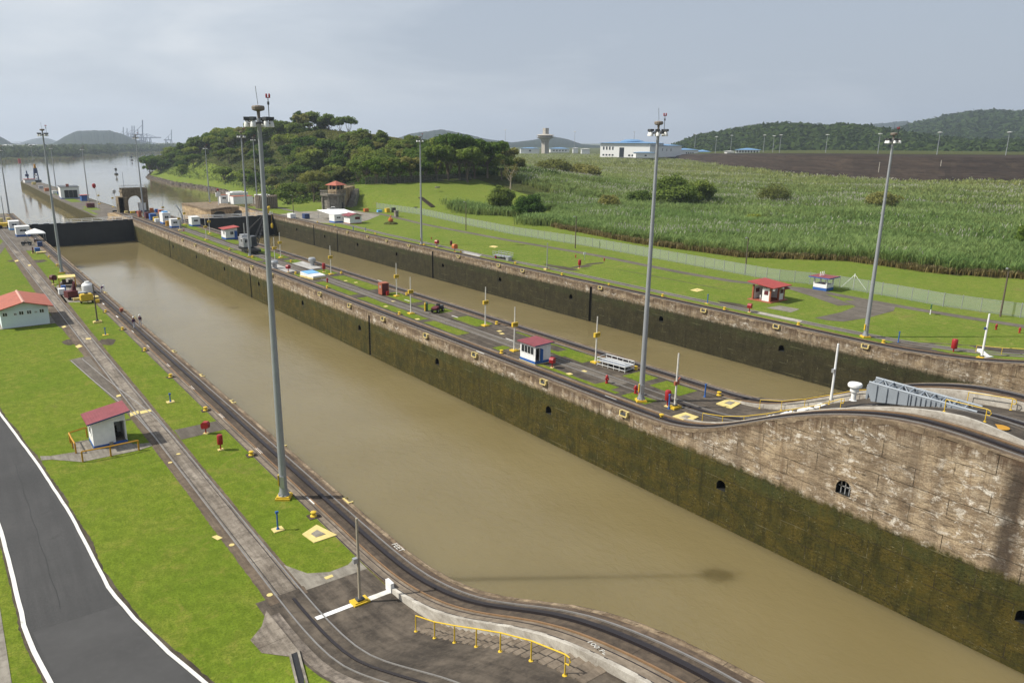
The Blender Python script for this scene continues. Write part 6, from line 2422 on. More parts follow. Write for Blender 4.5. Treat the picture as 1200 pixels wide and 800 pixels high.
# floodlit pits etc. on the upper level
tagd = struct(obj('orange_cover', MB().lathe([(0.58, 0), (0.58, 0.04), (0, 0.05)], 18, (37.55, 19.4, zC(37.5, 19.4) + 0.0)), M['orange_y']))
wn = thing('wall_opening', 'round topped barred opening high in the pale stone of the centre wall', 'window', (33.6, 28.1, 0.1))
b = MB()
b.bx(0.25, 0.33, -0.6, 0.6, 0.6, 0.67)
for y in (-0.35, 0.0, 0.35):
    b.bx(0.25, 0.33, y - 0.04, y + 0.04, 0.03, 1.2)
obj('bars', b, M['silver'], wn)
M['arch_conc'] = make_concrete('arch_concrete', (0.21, 0.165, 0.105), (0.28, 0.225, 0.15), (0.09, 0.07, 0.046), 0.45, None, 0.4)
# ------------------------------------------------------------------ huts and buildings
def face_xf(face, w, d):
    return {'S': ((0, -d / 2), (1, 0), (0, -1)), 'N': ((0, d / 2), (-1, 0), (0, 1)), 'E': ((w / 2, 0), (0, 1), (1, 0)), 'W': ((-w / 2, 0), (0, -1), (-1, 0))}[face]


def panel(mb, face, w, d, u, z0, uw, h, t0, t1):
    (cx_, cy_), (ux, uy), (nx_, ny_) = face_xf(face, w, d)
    c = []
    for du in (-uw / 2, uw / 2):
        for t in (t0, t1):
            c.append((cx_ + ux * (u + du) + nx_ * t, cy_ + uy * (u + du) + ny_ * t))
    xs_, ys_ = [p[0] for p in c], [p[1] for p in c]
    mb.bx(min(xs_), max(xs_), min(ys_), max(ys_), z0, z0 + h)


def window(root, face, w, d, u, z0, uw, h, frame='white', glass='glass', nm='window', mull=1):
    f = MB()
    fw = 0.07
    panel(f, face, w, d, u, z0 - fw, uw + 2 * fw, fw, -0.02, 0.05)
    panel(f, face, w, d, u, z0 + h, uw + 2 * fw, fw, -0.02, 0.05)
    panel(f, face, w, d, u - uw / 2 - fw / 2, z0, fw, h, -0.02, 0.05)
    panel(f, face, w, d, u + uw / 2 + fw / 2, z0, fw, h, -0.02, 0.05)
    for k in range(1, mull + 1):
        panel(f, face, w, d, u - uw / 2 + uw * k / (mull + 1), z0, 0.05, h, -0.02, 0.045)
    fo = obj(nm, f, M[frame], root)
    g_ = MB()
    panel(g_, face, w, d, u, z0, uw, h, -0.03, 0.012 if w < 30 else 0.10)
    obj('pane' if nm == 'window' else 'panel', g_, M[glass], fo)
    return fo


def hut(name, label, cat, loc, rz_, w, d, h, roof='shed', rise=0.5, over=0.35, roofm='roof_maroon', wall='white', plinth='blue', ph=0.35, group=None, fascia='blue_d', hole=None):
    """box hut with a real roof slab. hole=(face,u,w,h): an open doorway cut through that face"""
    r_ = thing(name, label, cat, loc, rz_, group)
    t = 0.12
    if plinth:
        b_ = MB()
        b_.bx(-w / 2 - 0.03, w / 2 + 0.03, -d / 2 - 0.03, d / 2 + 0.03, -0.2, ph)
        obj('plinth', b_, M[plinth], r_)
    b_ = MB()
    for face in 'SNEW':
        L = w if face in 'SN' else d - 2 * t
        z0 = ph if plinth else -0.1
        if hole and hole[0] == face:
            _, u, ow, oh = hole
            lw = (u - ow / 2) + L / 2
            rw_ = L / 2 - (u + ow / 2)
            if lw > 0.02:
                panel(b_, face, w, d, -L / 2 + lw / 2, z0, lw, h - z0, -t, 0)
            if rw_ > 0.02:
                panel(b_, face, w, d, L / 2 - rw_ / 2, z0, rw_, h - z0, -t, 0)
            panel(b_, face, w, d, u, oh, ow, h - oh, -t, 0)
        else:
            panel(b_, face, w, d, 0, z0, L, h - z0, -t, 0)
    obj('wall', b_, M[wall], r_)
    if hole:
        b_ = MB()
        b_.bx(-w / 2 + t, w / 2 - t, -d / 2 + t, d / 2 - t, ph if plinth else 0, (ph if plinth else 0) + 0.03)
        obj('floor', b_, M['grey_conc'], r_)
    W_, D_ = w / 2 + over, d / 2 + over
    b_ = MB()
    if roof == 'flat':
        b_.bx(-W_, W_, -D_, D_, h, h + 0.16)
    elif roof == 'shed':                                  # high side towards +X, rise over the width
        b_.prism([(-W_, -D_), (W_, -D_), (W_, D_), (-W_, D_)], [h - 0.02, h + rise, h + rise, h - 0.02], [h + 0.10, h + rise + 0.12, h + rise + 0.12, h + 0.10])
        e_ = MB()
        e_.prism([(-w / 2, -d / 2), (w / 2, -d / 2), (w / 2, d / 2), (-w / 2, d / 2)], h - 0.01, [h + 0.06, h + rise * 0.86, h + rise * 0.86, h + 0.06])
        obj('gable_infill', e_, M[wall], r_)
    elif roof == 'gable':                                 # ridge along Y, gables face S and N
        P_ = []
        for y in (-D_, D_):
            P_ += [(-W_, y, h - 0.05), (0, y, h + rise), (W_, y, h - 0.05), (W_, y, h + 0.09), (0, y, h + rise + 0.14), (-W_, y, h + 0.09)]
        b_.faces(P_, [(0, 1, 4, 5), (1, 2, 3, 4), (11, 10, 7, 6), (10, 9, 8, 7), (5, 4, 10, 11), (4, 3, 9, 10), (0, 6, 7, 1), (1, 7, 8, 2), (0, 5, 11, 6), (2, 8, 9, 3)])
        for y0 in (-d / 2, d / 2 - t):
            e_ = MB()
            e_.faces([(-w / 2, y0, h - 0.02), (w / 2, y0, h - 0.02), (0, y0, h + rise * 0.92), (-w / 2, y0 + t, h - 0.02), (w / 2, y0 + t, h - 0.02), (0, y0 + t, h + rise * 0.92)],
                     [(0, 1, 2), (5, 4, 3), (0, 2, 5, 3), (1, 4, 5, 2)])
            obj('gable_infill', e_, M[wall], r_)
    elif roof == 'hip':
        e = min(W_, D_)
        if W_ >= D_:
            r0, r1 = (-(W_ - e), 0), (W_ - e, 0)
        else:
            r0, r1 = (0, -(D_ - e)), (0, D_ - e)
        P_ = [(-W_, -D_, h), (W_, -D_, h), (W_, D_, h), (-W_, D_, h), (*r0, h + rise), (*r1, h + rise),
              (-W_, -D_, h - 0.08), (W_, -D_, h - 0.08), (W_, D_, h - 0.08), (-W_, D_, h - 0.08)]
        if W_ >= D_:
            fs_ = [(0, 1, 5, 4), (1, 2, 5), (2, 3, 4, 5), (3, 0, 4)]
        else:
            fs_ = [(0, 1, 4), (1, 2, 5, 4), (2, 3, 5), (3, 0, 4, 5)]
        b_.faces(P_, fs_ + [(0, 6, 7, 1), (1, 7, 8, 2), (2, 8, 9, 3), (3, 9, 6, 0), (9, 8, 7, 6)])
    ro = obj('roof', b_, M[roofm], r_)
    if fascia and roof in ('shed', 'flat'):
        b_ = MB()
        zl, zh = (h - 0.03, h + rise) if roof == 'shed' else (h + 0.02, h + 0.02)
        b_.prism([(-W_ - 0.02, -D_ - 0.03), (W_ + 0.02, -D_ - 0.03), (W_ + 0.02, -D_), (-W_ - 0.02, -D_)], [zl, zh, zh, zl], [zl + 0.12, zh + 0.12, zh + 0.12, zl + 0.12])
        obj('fascia', b_, M[fascia], ro)
    return r_


# near hut with the ochre rails
nh = hut('guard_hut', 'small white hut with sloping maroon roof and ochre railings beside the near track', 'hut', (-13.4, 74.85, 0.0), 0.0, 2.9, 2.7, 2.55, 'shed', 0.62, 0.42, 'roof_maroon', 'white', 'blue', 0.30, None, 'blue_d', ('S', 0.92, 0.95, 2.3))
window(nh, 'W', 2.9, 2.7, 0.1, 1.2, 1.1, 0.8, 'white')
window(nh, 'N', 2.9, 2.7, 0.3, 1.2, 1.3, 0.8, 'white')
b = MB()
b.bx(0.3, 0.9, 0.0, 0.6, 0.3, 0.75)
b.bx(0.3, 0.9, 0.5, 0.6, 0.75, 1.25)
obj('chair', b, M['black'], nh)
b = MB()
b.bx(-0.15, 0.15, -1.75, -1.40, -0.02, 0.42)
obj('step', b, M['grey_conc'], nh)
sheet('hut_walk', [(-19.2, 74.6), (-19.2, 73.5), (-18.4, 73.1), (-16.3, 71.0), (-11.5, 70.9), (-10.25, 71.3), (-10.25, 72.2), (-11.4, 72.6), (-11.8, 73.2), (-14.9, 73.4), (-14.95, 76.4), (-16.4, 76.4), (-16.4, 73.8), (-18.4, 74.1)], M['grey_conc'], 0.03)


def timber_rail(label, feet, h=1.0):
    c = feet[0]
    r_ = thing('timber_railing', label, 'railing', (c[0], c[1], 0))
    q = [(x - c[0], y - c[1]) for x, y in feet]
    b_ = MB()
    for i in range(len(q) - 1):
        for zz in (h,):
            b_.tube([(*q[i], zz), (*q[i + 1], zz)], 0.075, 4)
    obj('top_rail', b_, M['orange_y'], r_)
    for x, y in q:
        b_ = MB()
        b_.box((x, y, h / 2 - 0.05), (0.13, 0.13, h + 0.1))
        obj('post', b_, M['orange_y'], r_)


timber_rail('ochre timber railing along the front walk of the small white hut', [(-16.2, 71.0), (-13.9, 70.85), (-11.5, 70.9)])
timber_rail('ochre timber railing on the left side of the small white hut', [(-16.4, 73.4), (-16.45, 75.0), (-16.45, 76.6), (-14.9, 77.2)])

# larger house at the left edge
hs = hut('service_house', 'pale aqua single storey house with red tiled roof at the left edge', 'house', (-15.0, 136.5, 0), 0.0, 6.4, 9.6, 2.85, 'gable', 1.0, 0.75, 'roof_tile', 'aqua', None, 0)
for u, ww, hh in ((-2.6, 0.55, 0.5), (-1.25, 0.3, 0.3), (-0.45, 0.55, 0.5), (0.6, 0.55, 0.5), (2.3, 0.55, 0.5)):
    window(hs, 'S', 6.4, 9.6, u, 1.95, ww, hh, 'white', 'glass', 'window', 1)
b = MB()
panel(b, 'S', 6.4, 9.6, 1.5, 2.0, 0.35, 0.25, 0, 0.06)
obj('vent_grille', b, M['silver'], hs)
b = MB()
b.prism([(-3.95, -5.0), (3.95, -4.9), (3.95, 5.1), (-3.95, 5.1)], -0.1, 0.06)
obj('slab', b, M['grey_conc'], hs)
b = MB()
P_ = []
b.faces([(-0.22, -5.6, 3.98), (0.22, -5.6, 3.96), (0.22, 5.6, 3.96), (-0.22, 5.6, 3.98), (0, -5.6, 4.08), (0, 5.6, 4.08)], [(0, 4, 5, 3), (4, 1, 2, 5), (0, 1, 4), (3, 5, 2)])
obj('ridge_cap', b, weathered('pale_ridge', (0.52, 0.27, 0.21), 0.8), hs)
sheet('dark_apron', [(-11.5, 137), (-10.9, 128), (-9.9, 127.5), (-9.9, 139)], M['path'], 0.016)

# hut on the centre wall
ch = hut('control_hut', 'white hut with maroon roof, blue base and wide windows on the centre wall', 'hut', (37.95, 72.7, 0), 0.0, 2.6, 3.1, 2.55, 'shed', 0.10, 0.32, 'roof_maroon', 'white', 'blue', 0.42, None, 'blue_d', ('S', -0.88, 0.62, 2.15))
window(ch, 'W', 2.6, 3.1, 0, 1.25, 2.5, 0.95, 'white', 'glass', 'window', 3)
window(ch, 'N', 2.6, 3.1, 0, 1.25, 1.6, 0.95, 'white', 'glass', 'window', 2)
b = MB()
b.bx(-1.42, 1.42, -1.70, 1.66, -0.1, 0.07)
obj('kerb', b, M['cream'], ch)
b = MB()
b.bx(-0.5, -0.42, -2.1, -1.56, 0.42, 2.1)
obj('door', b, M['blue'], ch)

# right bank shelter
sh = thing('rest_shelter', 'open shelter with red roof, brick posts and white panels on the right bank lawn', 'shelter', (98.9, 79.0, 0), 0.03)
b = MB()
b.bx(-2.7, 2.9, -2.4, 2.4, -0.1, 0.12)
obj('floor_slab', b, M['brick'], sh)
for x, y in ((-2.1, -1.8), (-2.1, 1.7), (0.55, -1.8), (2.3, -1.8), (2.3, 1.7)):
    b = MB()
    b.bx(x - 0.14, x + 0.14, y - 0.14, y + 0.14, 0.1, 2.8)
    obj('post', b, M['brick'], sh)
b = MB()
b.bx(-2.05, 2.3, 1.62, 1.76, 0.15, 2.5)
b.bx(2.2, 2.34, -1.7, 1.7, 0.15, 2.5)
b.bx(0.65, 2.3, -1.86, -1.74, 0.15, 2.4)
b.bx(-2.16, -2.04, -1.7, -0.2, 0.15, 2.5)
obj('white_panel', b, M['white'], sh)
for x0, x1, y0, y1 in ((1.0, 1.95, -1.9, -1.72), (-1.4, -0.3, 1.58, 1.72), (-2.2, -2.02, -1.4, -0.6)):
    b = MB()
    b.bx(x0, x1, y0, y1, 1.3, 2.05)
    obj('opening', b, M['maroon'], sh)
b = MB()
b.prism([(-2.9, -2.9), (2.9, -2.9), (2.9, 2.6), (-2.9, 2.6)], [2.75, 2.75, 3.3, 3.3], [2.88, 2.88, 3.43, 3.43])
obj('roof', b, M['roof_red'], sh)
b = MB()
b.prism([(0.5, -2.75), (2.75, -2.75), (2.75, -1.8), (0.5, -1.8)], [2.15, 2.15, 2.5, 2.5], [2.22, 2.22, 2.57, 2.57])
obj('awning', b, M['roof_red'], sh)
for x in (-2.6, 0.2):
    b = MB()
    b.bx(x, x + 0.25, -2.85, -2.5, 2.35, 2.72)
    obj('floodlamp', b, M['white'], sh)
tb_ = thing('picnic_table', 'white plastic table with chairs inside the red roofed shelter', 'table', (97.9, 78.6, 0.12))
b = MB()
b.lathe([(0.5, 0.70), (0.5, 0.74), (0, 0.75)], 12)
obj('tabletop', b, M['white'], tb_)
for a in range(4):
    b = MB()
    b.tube([(0.35 * math.cos(a * PI / 2), 0.35 * math.sin(a * PI / 2), 0), (0.3 * math.cos(a * PI / 2), 0.3 * math.sin(a * PI / 2), 0.7)], 0.035, 5)
    obj('leg', b, M['white'], tb_)
for a in (0.3, 2.4, 4.2):
    cx_, cy_ = 0.85 * math.cos(a), 0.85 * math.sin(a)
    cr_ = thing('plastic_chair', 'white plastic chair at the table inside the red roofed shelter', 'chair', (97.9 + cx_, 78.6 + cy_, 0.12), a, 'white chairs in the shelter')
    b = MB()
    b.bx(-0.22, 0.22, -0.22, 0.22, 0.40, 0.45)
    obj('seat', b, M['white'], cr_)
    b = MB()
    b.bx(0.18, 0.23, -0.22, 0.22, 0.45, 0.9)
    obj('backrest', b, M['white'], cr_)
    for sx in (-1, 1):
        for sy in (-1, 1):
            b = MB()
            b.tube([(sx * 0.2, sy * 0.2, 0), (sx * 0.19, sy * 0.19, 0.42)], 0.022, 5)
            obj('leg', b, M['white'], cr_)
# kiosk by the fence
kk = hut('guard_kiosk', 'white and blue guard kiosk with flat maroon roof by the right bank fence', 'kiosk', (116.8, 78.6, 0), 0.05, 2.7, 2.7, 1.25, 'flat', 0, -1.5, 'roof_maroon', 'white', 'blue', 0.55, None, None)
for x, y in ((-1.25, -1.25), (1.25, -1.25), (1.25, 1.25), (-1.25, 1.25)):
    b = MB()
    b.bx(x - 0.11, x + 0.11, y - 0.11, y + 0.11, 0.5, 2.55)
    obj('post', b, M['white'], kk)
b = MB()
b.bx(-2.1, 2.1, -2.1, 2.1, 2.55, 2.70)
obj('canopy', b, M['roof_maroon'], kk)
b = MB()
b.bx(-2.12, 2.12, -2.13, -2.10, 2.48, 2.66)
b.bx(-2.13, -2.10, -2.12, 2.12, 2.48, 2.66)
obj('fascia', b, M['blue'], kk)
b = MB()
for x in (-0.5, 0.2, 0.9):
    b.tube([(x, 0.6, 2.7), (x, 0.6, 3.5)], 0.09, 6)
obj('roof_pipes', b, M['white'], kk)

# far huts on the centre wall
fh = hut('control_hut', 'white hut with pinkish red roof and blue base left of the black crane', 'hut', (45.0, 221.2, 0), 0.0, 3.4, 4.2, 3.0, 'shed', 0.5, 0.6, 'roof_red', 'white', 'blue', 0.5, None, None)
window(fh, 'S', 3.4, 4.2, 0.1, 1.4, 0.9, 0.9, 'white')
window(fh, 'W', 3.4, 4.2, 0.6, 1.4, 0.8, 0.9, 'white')
window(fh, 'S', 3.4, 4.2, 1.25, 0.5, 0.7, 1.9, 'blue', 'blue', 'door', 0)


def box_hut(label, loc, w, d, h, roofm='white', win=True, base='blue', wall='white', cap=None):
    r_ = hut('equipment_hut', label, 'hut', loc, 0.0, w, d, h, 'flat', 0, 0.06, roofm, wall, base, 0.55, None, None)
    if win:
        window(r_, 'S', w, d, 0, h * 0.55, w * 0.45, h * 0.2, wall)
    if cap:
        b_ = MB()
        b_.bx(-w * 0.3, w * 0.3, -d * 0.25, d * 0.25, h + 0.16, h + 0.6)
        obj('roof_unit', b_, M[cap], r_)
    return r_


box_hut('small white box hut with blue base and pink roof edge near the right gate end', (46.1, 261.5, 0), 2.7, 4.0, 3.0, 'white', True, 'blue', 'white')
box_hut('white box hut with blue base beside the grey pump machine on the centre wall', (39.3, 260.3, 0), 2.6, 2.6, 2.7)
box_hut('white and blue cab hut beside the yellow drum on the centre wall', (40.0, 275.0, 0), 2.6, 4.4, 3.6, 'white', True, 'blue', 'white', 'lblue')
box_hut('white hut standing inside the concrete arch on the centre wall', (43.6, 327.0, 0), 2.4, 3.0, 3.3, 'white', False, 'blue_d')
box_hut('low white and blue box hut on the left bank in front of the far gate', (-4.0, 261.5, 0), 3.6, 4.2, 2.8)
box_hut('small pale blue and white box hut at the far end of the left bank', (-4.6, 282.0, 0), 2.8, 4.2, 2.6, 'white', True, 'lblue')
box_hut('white box machine hut with blue base near the corner of the right wall', (90.9, 246.5, 0), 3.2, 4.4, 2.8)
box_hut('white hut with red eaves and blue door on the rounded tan pier', (83.9, 352.0, 0), 3.4, 3.6, 3.6, 'brick', True, 'white', 'white')
box_hut('long white storage building with brown roof on the tan pier', (90.6, 347.0, 0), 9.0, 6.0, 3.2, 'brick', False, 'white')
box_hut('plain white square building right of the long storage one on the pier', (97.5, 338.0, 0), 5.4, 6.0, 4.0, 'white', True, 'white')
box_hut('white cabin with flat canopy roof behind the pier buildings', (97.0, 372.0, -1.0), 9.0, 6.0, 4.2, 'white', True, 'white', 'white', 'white')
# brick red cabinet
rc = thing('equipment_cabinet', 'brick red metal cabinet standing on the centre wall lawn', 'cabinet', (42.6, 122.8, 0.02), 0.0)
b = MB()
b.bx(-0.75, 0.75, -0.7, 0.7, 0.1, 2.2)
obj('cabinet_body', b, M['brick'], rc)
b = MB()
b.bx(-0.8, 0.8, -0.75, 0.75, 2.2, 2.28)
obj('cabinet_top', b, M['brick'], rc)
b = MB()
b.bx(-0.76, -0.74, -0.35, 0.2, 1.3, 1.8)
obj('label_plate', b, M['silver'], rc)
b = MB()
b.bx(-0.6, 0.6, -0.74, -0.70, 0.15, 2.1)
obj('door', b, M['maroon'], rc)
bn = thing('fire_bin', 'small bright red bin in front of the brick red cabinet', 'bin', (42.75, 121.6, 0.02))
b = MB()
b.lathe([(0.27, 0), (0.32, 0.75), (0.34, 0.78)], 10)
obj('bin_body', b, M['red'], bn)
# blue and white covered machine
wm = thing('covered_machine', 'low white machine with light blue cover and cream skirt on the centre wall', 'machine', (39.0, 147.3, 0.02), 0.15)
b = MB()
b.prism([(-1.6, -2.6), (1.6, -2.6), (1.6, 2.6), (-1.6, 2.6)], 0, 0.35)
obj('skirt', b, M['cream'], wm)
b = MB()
b.prism([(-1.5, -2.5), (1.5, -2.5), (1.5, 2.5), (-1.5, 2.5)], 0.35, [0.7, 0.7, 1.1, 1.1])
obj('machine_body', b, M['white'], wm)
b = MB()
b.prism([(-1.4, -0.4), (1.4, -0.4), (1.4, 2.4), (-1.4, 2.4)], [0.84, 0.84, 1.08, 1.08], [0.95, 0.95, 1.16, 1.16])
obj('cover', b, M['lblue'], wm)
# platform cart
pc = thing('platform_cart', 'white tubular railing platform cart on the centre wall beside the marker pole', 'cart', (44.3, 64.3, 0.03), 0.12)
b = MB()
b.bx(-0.9, 0.9, -2.1, 2.1, 0.62, 0.70)
obj('platform', b, M['silver'], pc)
for sx in (-0.95, 0.95):
    b = MB()
    for zz in (0.25, 0.72, 1.15):
        b.tube([(sx, -2.2, zz), (sx, 2.2, zz)], 0.035, 5)
    for y in np.linspace(-2.2, 2.2, 6):
        b.tube([(sx, y, 0.0), (sx, y, 1.2)], 0.035, 5)
    obj('side_rail', b, M['white'], pc)
for sy in (-2.2, 2.2):
    b = MB()
    for zz in (0.25, 0.72, 1.15):
        b.tube([(-0.95, sy, zz), (0.95, sy, zz)], 0.035, 5)
    obj('end_rail', b, M['white'], pc)
mc = thing('platform_cart', 'grey mesh sided trailer cart on the right bank grass strip', 'cart', (88.6, 146.0, 0.03), 0.1)
b = MB()
b.bx(-1.0, 1.0, -2.6, 2.6, 0.55, 0.7)
obj('platform', b, M['silver'], mc)
b = MB()
for sx in (-1.0, 1.0):
    for zz in (1.1, 1.6):
        b.tube([(sx, -2.6, zz), (sx, 2.6, zz)], 0.05, 5)
    for y in np.linspace(-2.6, 2.6, 6):
        b.tube([(sx, y, 0.6), (sx, y, 1.65)], 0.05, 5)
obj('side_rail', b, M['silver'], mc)
for sx, sy in ((-0.9, -1.6), (0.9, -1.6), (-0.9, 1.6), (0.9, 1.6)):
    b = MB()
    b.tube([(sx - 0.1, sy, 0.35), (sx + 0.1, sy, 0.35)], 0.35, 12)
    obj('wheel', b, M['tyre'], mc)
ub = thing('tool_box', 'small grey white box at the near end of the mesh trailer cart', 'box', (87.6, 142.3, 0.03))
b = MB()
b.bx(-0.55, 0.55, -0.5, 0.5, 0, 0.9)
b.bx(-0.6, 0.6, -0.55, 0.55, 0.9, 1.0)
obj('box_body', b, M['silver'], ub)


def utility_vehicle(label, loc, rz_, body, cargo, name='utility_tractor'):
    r_ = thing(name, label, 'utility vehicle', loc, rz_)
    b_ = MB()
    b_.bx(-0.55, 0.55, -1.2, 1.2, 0.42, 0.6)
    obj('chassis', b_, M['black'], r_)
    b_ = MB()
    b_.prism([(-0.5, -1.25), (0.5, -1.25), (0.5, -0.25), (-0.5, -0.25)], 0.6, [0.85, 0.85, 1.05, 1.05])
    obj('hood', b_, M[body], r_)
    b_ = MB()
    b_.bx(-0.5, 0.5, 0.35, 1.25, 0.6, 1.0)
    obj('cargo_box', b_, M[cargo], r_)
    b_ = MB()
    b_.bx(-0.35, 0.35, -0.1, 0.3, 0.6, 0.85)
    b_.bx(-0.35, 0.35, 0.22, 0.34, 0.85, 1.35)
    obj('seat', b_, M['black'], r_)
    b_ = MB()
    b_.tube([(0, -0.3, 1.0), (0, -0.12, 1.25)], 0.03, 5)
    b_.tube([(0.2 * math.cos(a * PI / 4), -0.1 + 0.05 * math.sin(a * PI / 4), 1.25 + 0.2 * math.sin(a * PI / 4)) for a in range(9)], 0.02, 4)
    obj('steering_wheel', b_, M['black'], r_)
    for sx, sy in ((-0.58, -0.8), (0.58, -0.8), (-0.58, 0.8), (0.58, 0.8)):
        b_ = MB()
        b_.tube([(sx - 0.12, sy, 0.33), (sx + 0.12, sy, 0.33)], 0.33, 14)
        obj('wheel', b_, M['tyre'], r_)
        w_ = r_.children[-1]
        b_ = MB()
        b_.tube([(sx - 0.135, sy, 0.33), (sx + 0.135, sy, 0.33)], 0.17, 10)
        obj('rim', b_, M['silver'], w_)
    return r_


utility_vehicle('maroon and black utility tractor parked on the centre wall paving', (43.0, 104.6, 0.03), -1.1, 'maroon', 'dgrey')
gd = thing('gas_cylinder_rack', 'green and yellow upright cylinders beside the maroon tractor', 'cylinders', (41.9, 106.2, 0.03))
for x, mt in ((0, 'green'), (-0.35, 'yellow')):
    b = MB()
    b.lathe([(0.16, 0), (0.16, 1.3), (0.07, 1.45), (0.05, 1.6), (0, 1.62)], 10, (x, 0, 0))
    obj('cylinder', b, M[mt], gd)

# black crane locomotive with lattice boom
cl = thing('rail_crane', 'black rail crane with silver cab and lattice boom raised over the right chamber', 'crane', (40.4, 190.5, 0.1), 0.0)
b = MB()
b.bx(-1.5, 1.5, -4.2, 4.2, 0.55, 1.15)
b.bx(-1.3, 1.3, -4.9, -4.2, 0.6, 1.0)
obj('chassis', b, M['black'], cl)
for sx in (-0.85, 0.85):
    for sy in (-3.2, -1.6, 1.6, 3.2):
        b = MB()
        b.tube([(sx - 0.1, sy, 0.45), (sx + 0.1, sy, 0.45)], 0.42, 12)
        obj('wheel', b, M['dgrey'], cl)
b = MB()
b.lathe([(1.1, 1.15), (1.1, 1.5)], 16)
obj('turntable', b, M['dgrey'], cl)
b = MB()
b.bx(-1.9, 0.2, -1.3, 2.4, 1.5, 3.9)
b.bx(-1.7, 0.1, 0.2, 2.2, 3.9, 4.5)
hc = obj('machine_house', b, M['silver'], cl)
b = MB()
b.bx(0.3, 1.6, -1.2, 1.4, 1.5, 4.1)
obj('cab', b, M['dgrey'], cl)
window(cl, 'S', 3.8, 2.62, -0.95, 2.6, 1.2, 0.9, 'white')
window(cl, 'W', 3.82, 2.6, 0.0, 2.6, 1.2, 0.9, 'white')
b = MB()
base, tip = Vector((1.0, -1.2, 1.9)), Vector((5.4, 0.4, 10.2))
ax = (tip - base).normalized()
u = ax.cross(Vector((0, 1, 0))).normalized()
v = ax.cross(u)
N_ = 10
cor = [(-1, -1), (1, -1), (1, 1), (-1, 1)]
node = lambda k, c: base + (tip - base) * (k / N_) + (u * c[0] + v * c[1]) * (0.55 * (1 - 0.45 * k / N_))
for c in cor:
    b.tube([node(0, c), node(N_, c)], 0.085, 5)
for k in range(N_):
    for i in range(4):
        b.tube([node(k, cor[i]), node(k + 1, cor[(i + 1) % 4])], 0.05, 4)
bm_ = obj('boom', b, M['black'], cl)
b = MB()
b.tube([tip - ax * 0.5, tip + ax * 1.1], [0.62, 0.45], 8)
b.tube([tip + Vector((-0.2, -0.5, 0.6)), tip + Vector((0.8, 0.5, 0.9))], 0.35, 8)
obj('boom_head', b, M['yellow'], bm_)
b = MB()
b.tube([tip + Vector((1.1, 0, 0.3)), tip + Vector((1.1, 0, -3.2))], 0.03, 4)
b.lathe([(0.05, -4.6), (0.3, -4.3), (0.34, -3.7), (0.2, -3.2), (0, -3.15)], 8, (tip.x + 1.1, tip.y, tip.z))
obj('hook_block', b, M['yellow'], bm_)
b = MB()
b.tube([(-0.8, 1.8, 4.5), tuple(tip)], 0.03, 4)
b.tube([(-0.3, 1.8, 4.5), tuple(tip)], 0.03, 4)
obj('stay_cable', b, M['black'], cl)
b = MB()
b.tube([(-0.9, 0.5, 3.9), (-0.9, 0.5, 7.4)], 0.13, 7)
obj('exhaust', b, M['silver'], cl)

# concrete arch on the centre wall
po = thing('concrete_arch', 'weathered concrete portal arch with side tower across the far centre wall', 'arch', (41.2, 326.0, 0), 0.0)
b = MB()
n = 12
W2, Hh, ow, oh = 4.7, 8.7, 2.75, 4.0
for y0, y1 in ((0, 4.5),):
    out_ = [(-W2, 0), (-W2, Hh), (W2, Hh), (W2, 0)]
    arch = [(ow * math.cos(PI * k / n), oh + ow * 0.85 * math.sin(PI * k / n)) for k in range(n + 1)]
    for yy, fl in ((y0, 1), (y1, -1)):
        fcs = [[(-W2, 0), (-ow, 0), (-ow, oh), (-W2, Hh)][::1], [(ow, 0), (W2, 0), (W2, Hh), (ow, oh)]]
        for q in fcs:
            b.poly([(x, yy, z) for x, z in (q if fl > 0 else q[::-1])])
        top_ = [(W2, Hh)] + [(-W2, Hh)]
        for k in range(n):
            xa = W2 + (-2 * W2) * (k / n)
            xb = W2 + (-2 * W2) * ((k + 1) / n)
            q = [(*arch[k],), (xa, Hh), (xb, Hh), (*arch[k + 1],)]
            b.poly([(x, yy, z) for x, z in (q if fl > 0 else q[::-1])])
    ring = [(-W2, 0), (-W2, Hh), (W2, Hh), (W2, 0)]
    for i in range(3):
        b.poly([(*ring[i][:1], y0, ring[i][1]), (ring[i][0], y1, ring[i][1]), (ring[i + 1][0], y1, ring[i + 1][1]), (ring[i + 1][0], y0, ring[i + 1][1])])
    inn = [(ow, 0)] + arch + [(-ow, 0)]
    for i in range(len(inn) - 1):
        b.poly([(inn[i][0], y0, inn[i][1]), (inn[i + 1][0], y0, inn[i + 1][1]), (inn[i + 1][0], y1, inn[i + 1][1]), (inn[i][0], y1, inn[i][1])])
obj('arch_body', b, M['arch_conc'], po)
b = MB()
b.bx(-W2 - 0.3, W2 + 0.3, -0.3, 4.8, Hh - 0.9, Hh - 0.5)
b.bx(-W2, W2, -0.05, 0.3, Hh, Hh + 0.7)
b.bx(-W2, W2, 4.2, 4.55, Hh, Hh + 0.7)
obj('cornice', b, M['arch_conc'], po)
b = MB()
b.bx(-W2 - 1.9, -W2 + 0.05, -1.2, 3.6, 0, 6.2)
b.bx(-W2 - 1.6, -W2 + 1.6, -1.2, 0.0, 0, 5.8)
tw = obj('side_tower', b, M['arch_conc'], po)
b = MB()
b.bx(-W2 - 1.95, -W2 - 1.85, 0.4, 1.6, 0, 3.0)
b.tube([(-W2 - 1.95, 1.0, 3.0), (-W2 - 1.85, 1.0, 3.0)], 0.6, 12)
obj('side_opening', b, M['black'], tw)
b = MB()
for yy in (0.1, 4.4):
    for k in range(8):
        x = -W2 + 2 * W2 * k / 7
        b.tube([(x, yy, Hh + 0.7), (x, yy, Hh + 1.6)], 0.05, 4)
    b.tube([(-W2, yy, Hh + 1.6), (W2, yy, Hh + 1.6)], 0.06, 4)
obj('railing', b, M['silver'], po)
b = MB()
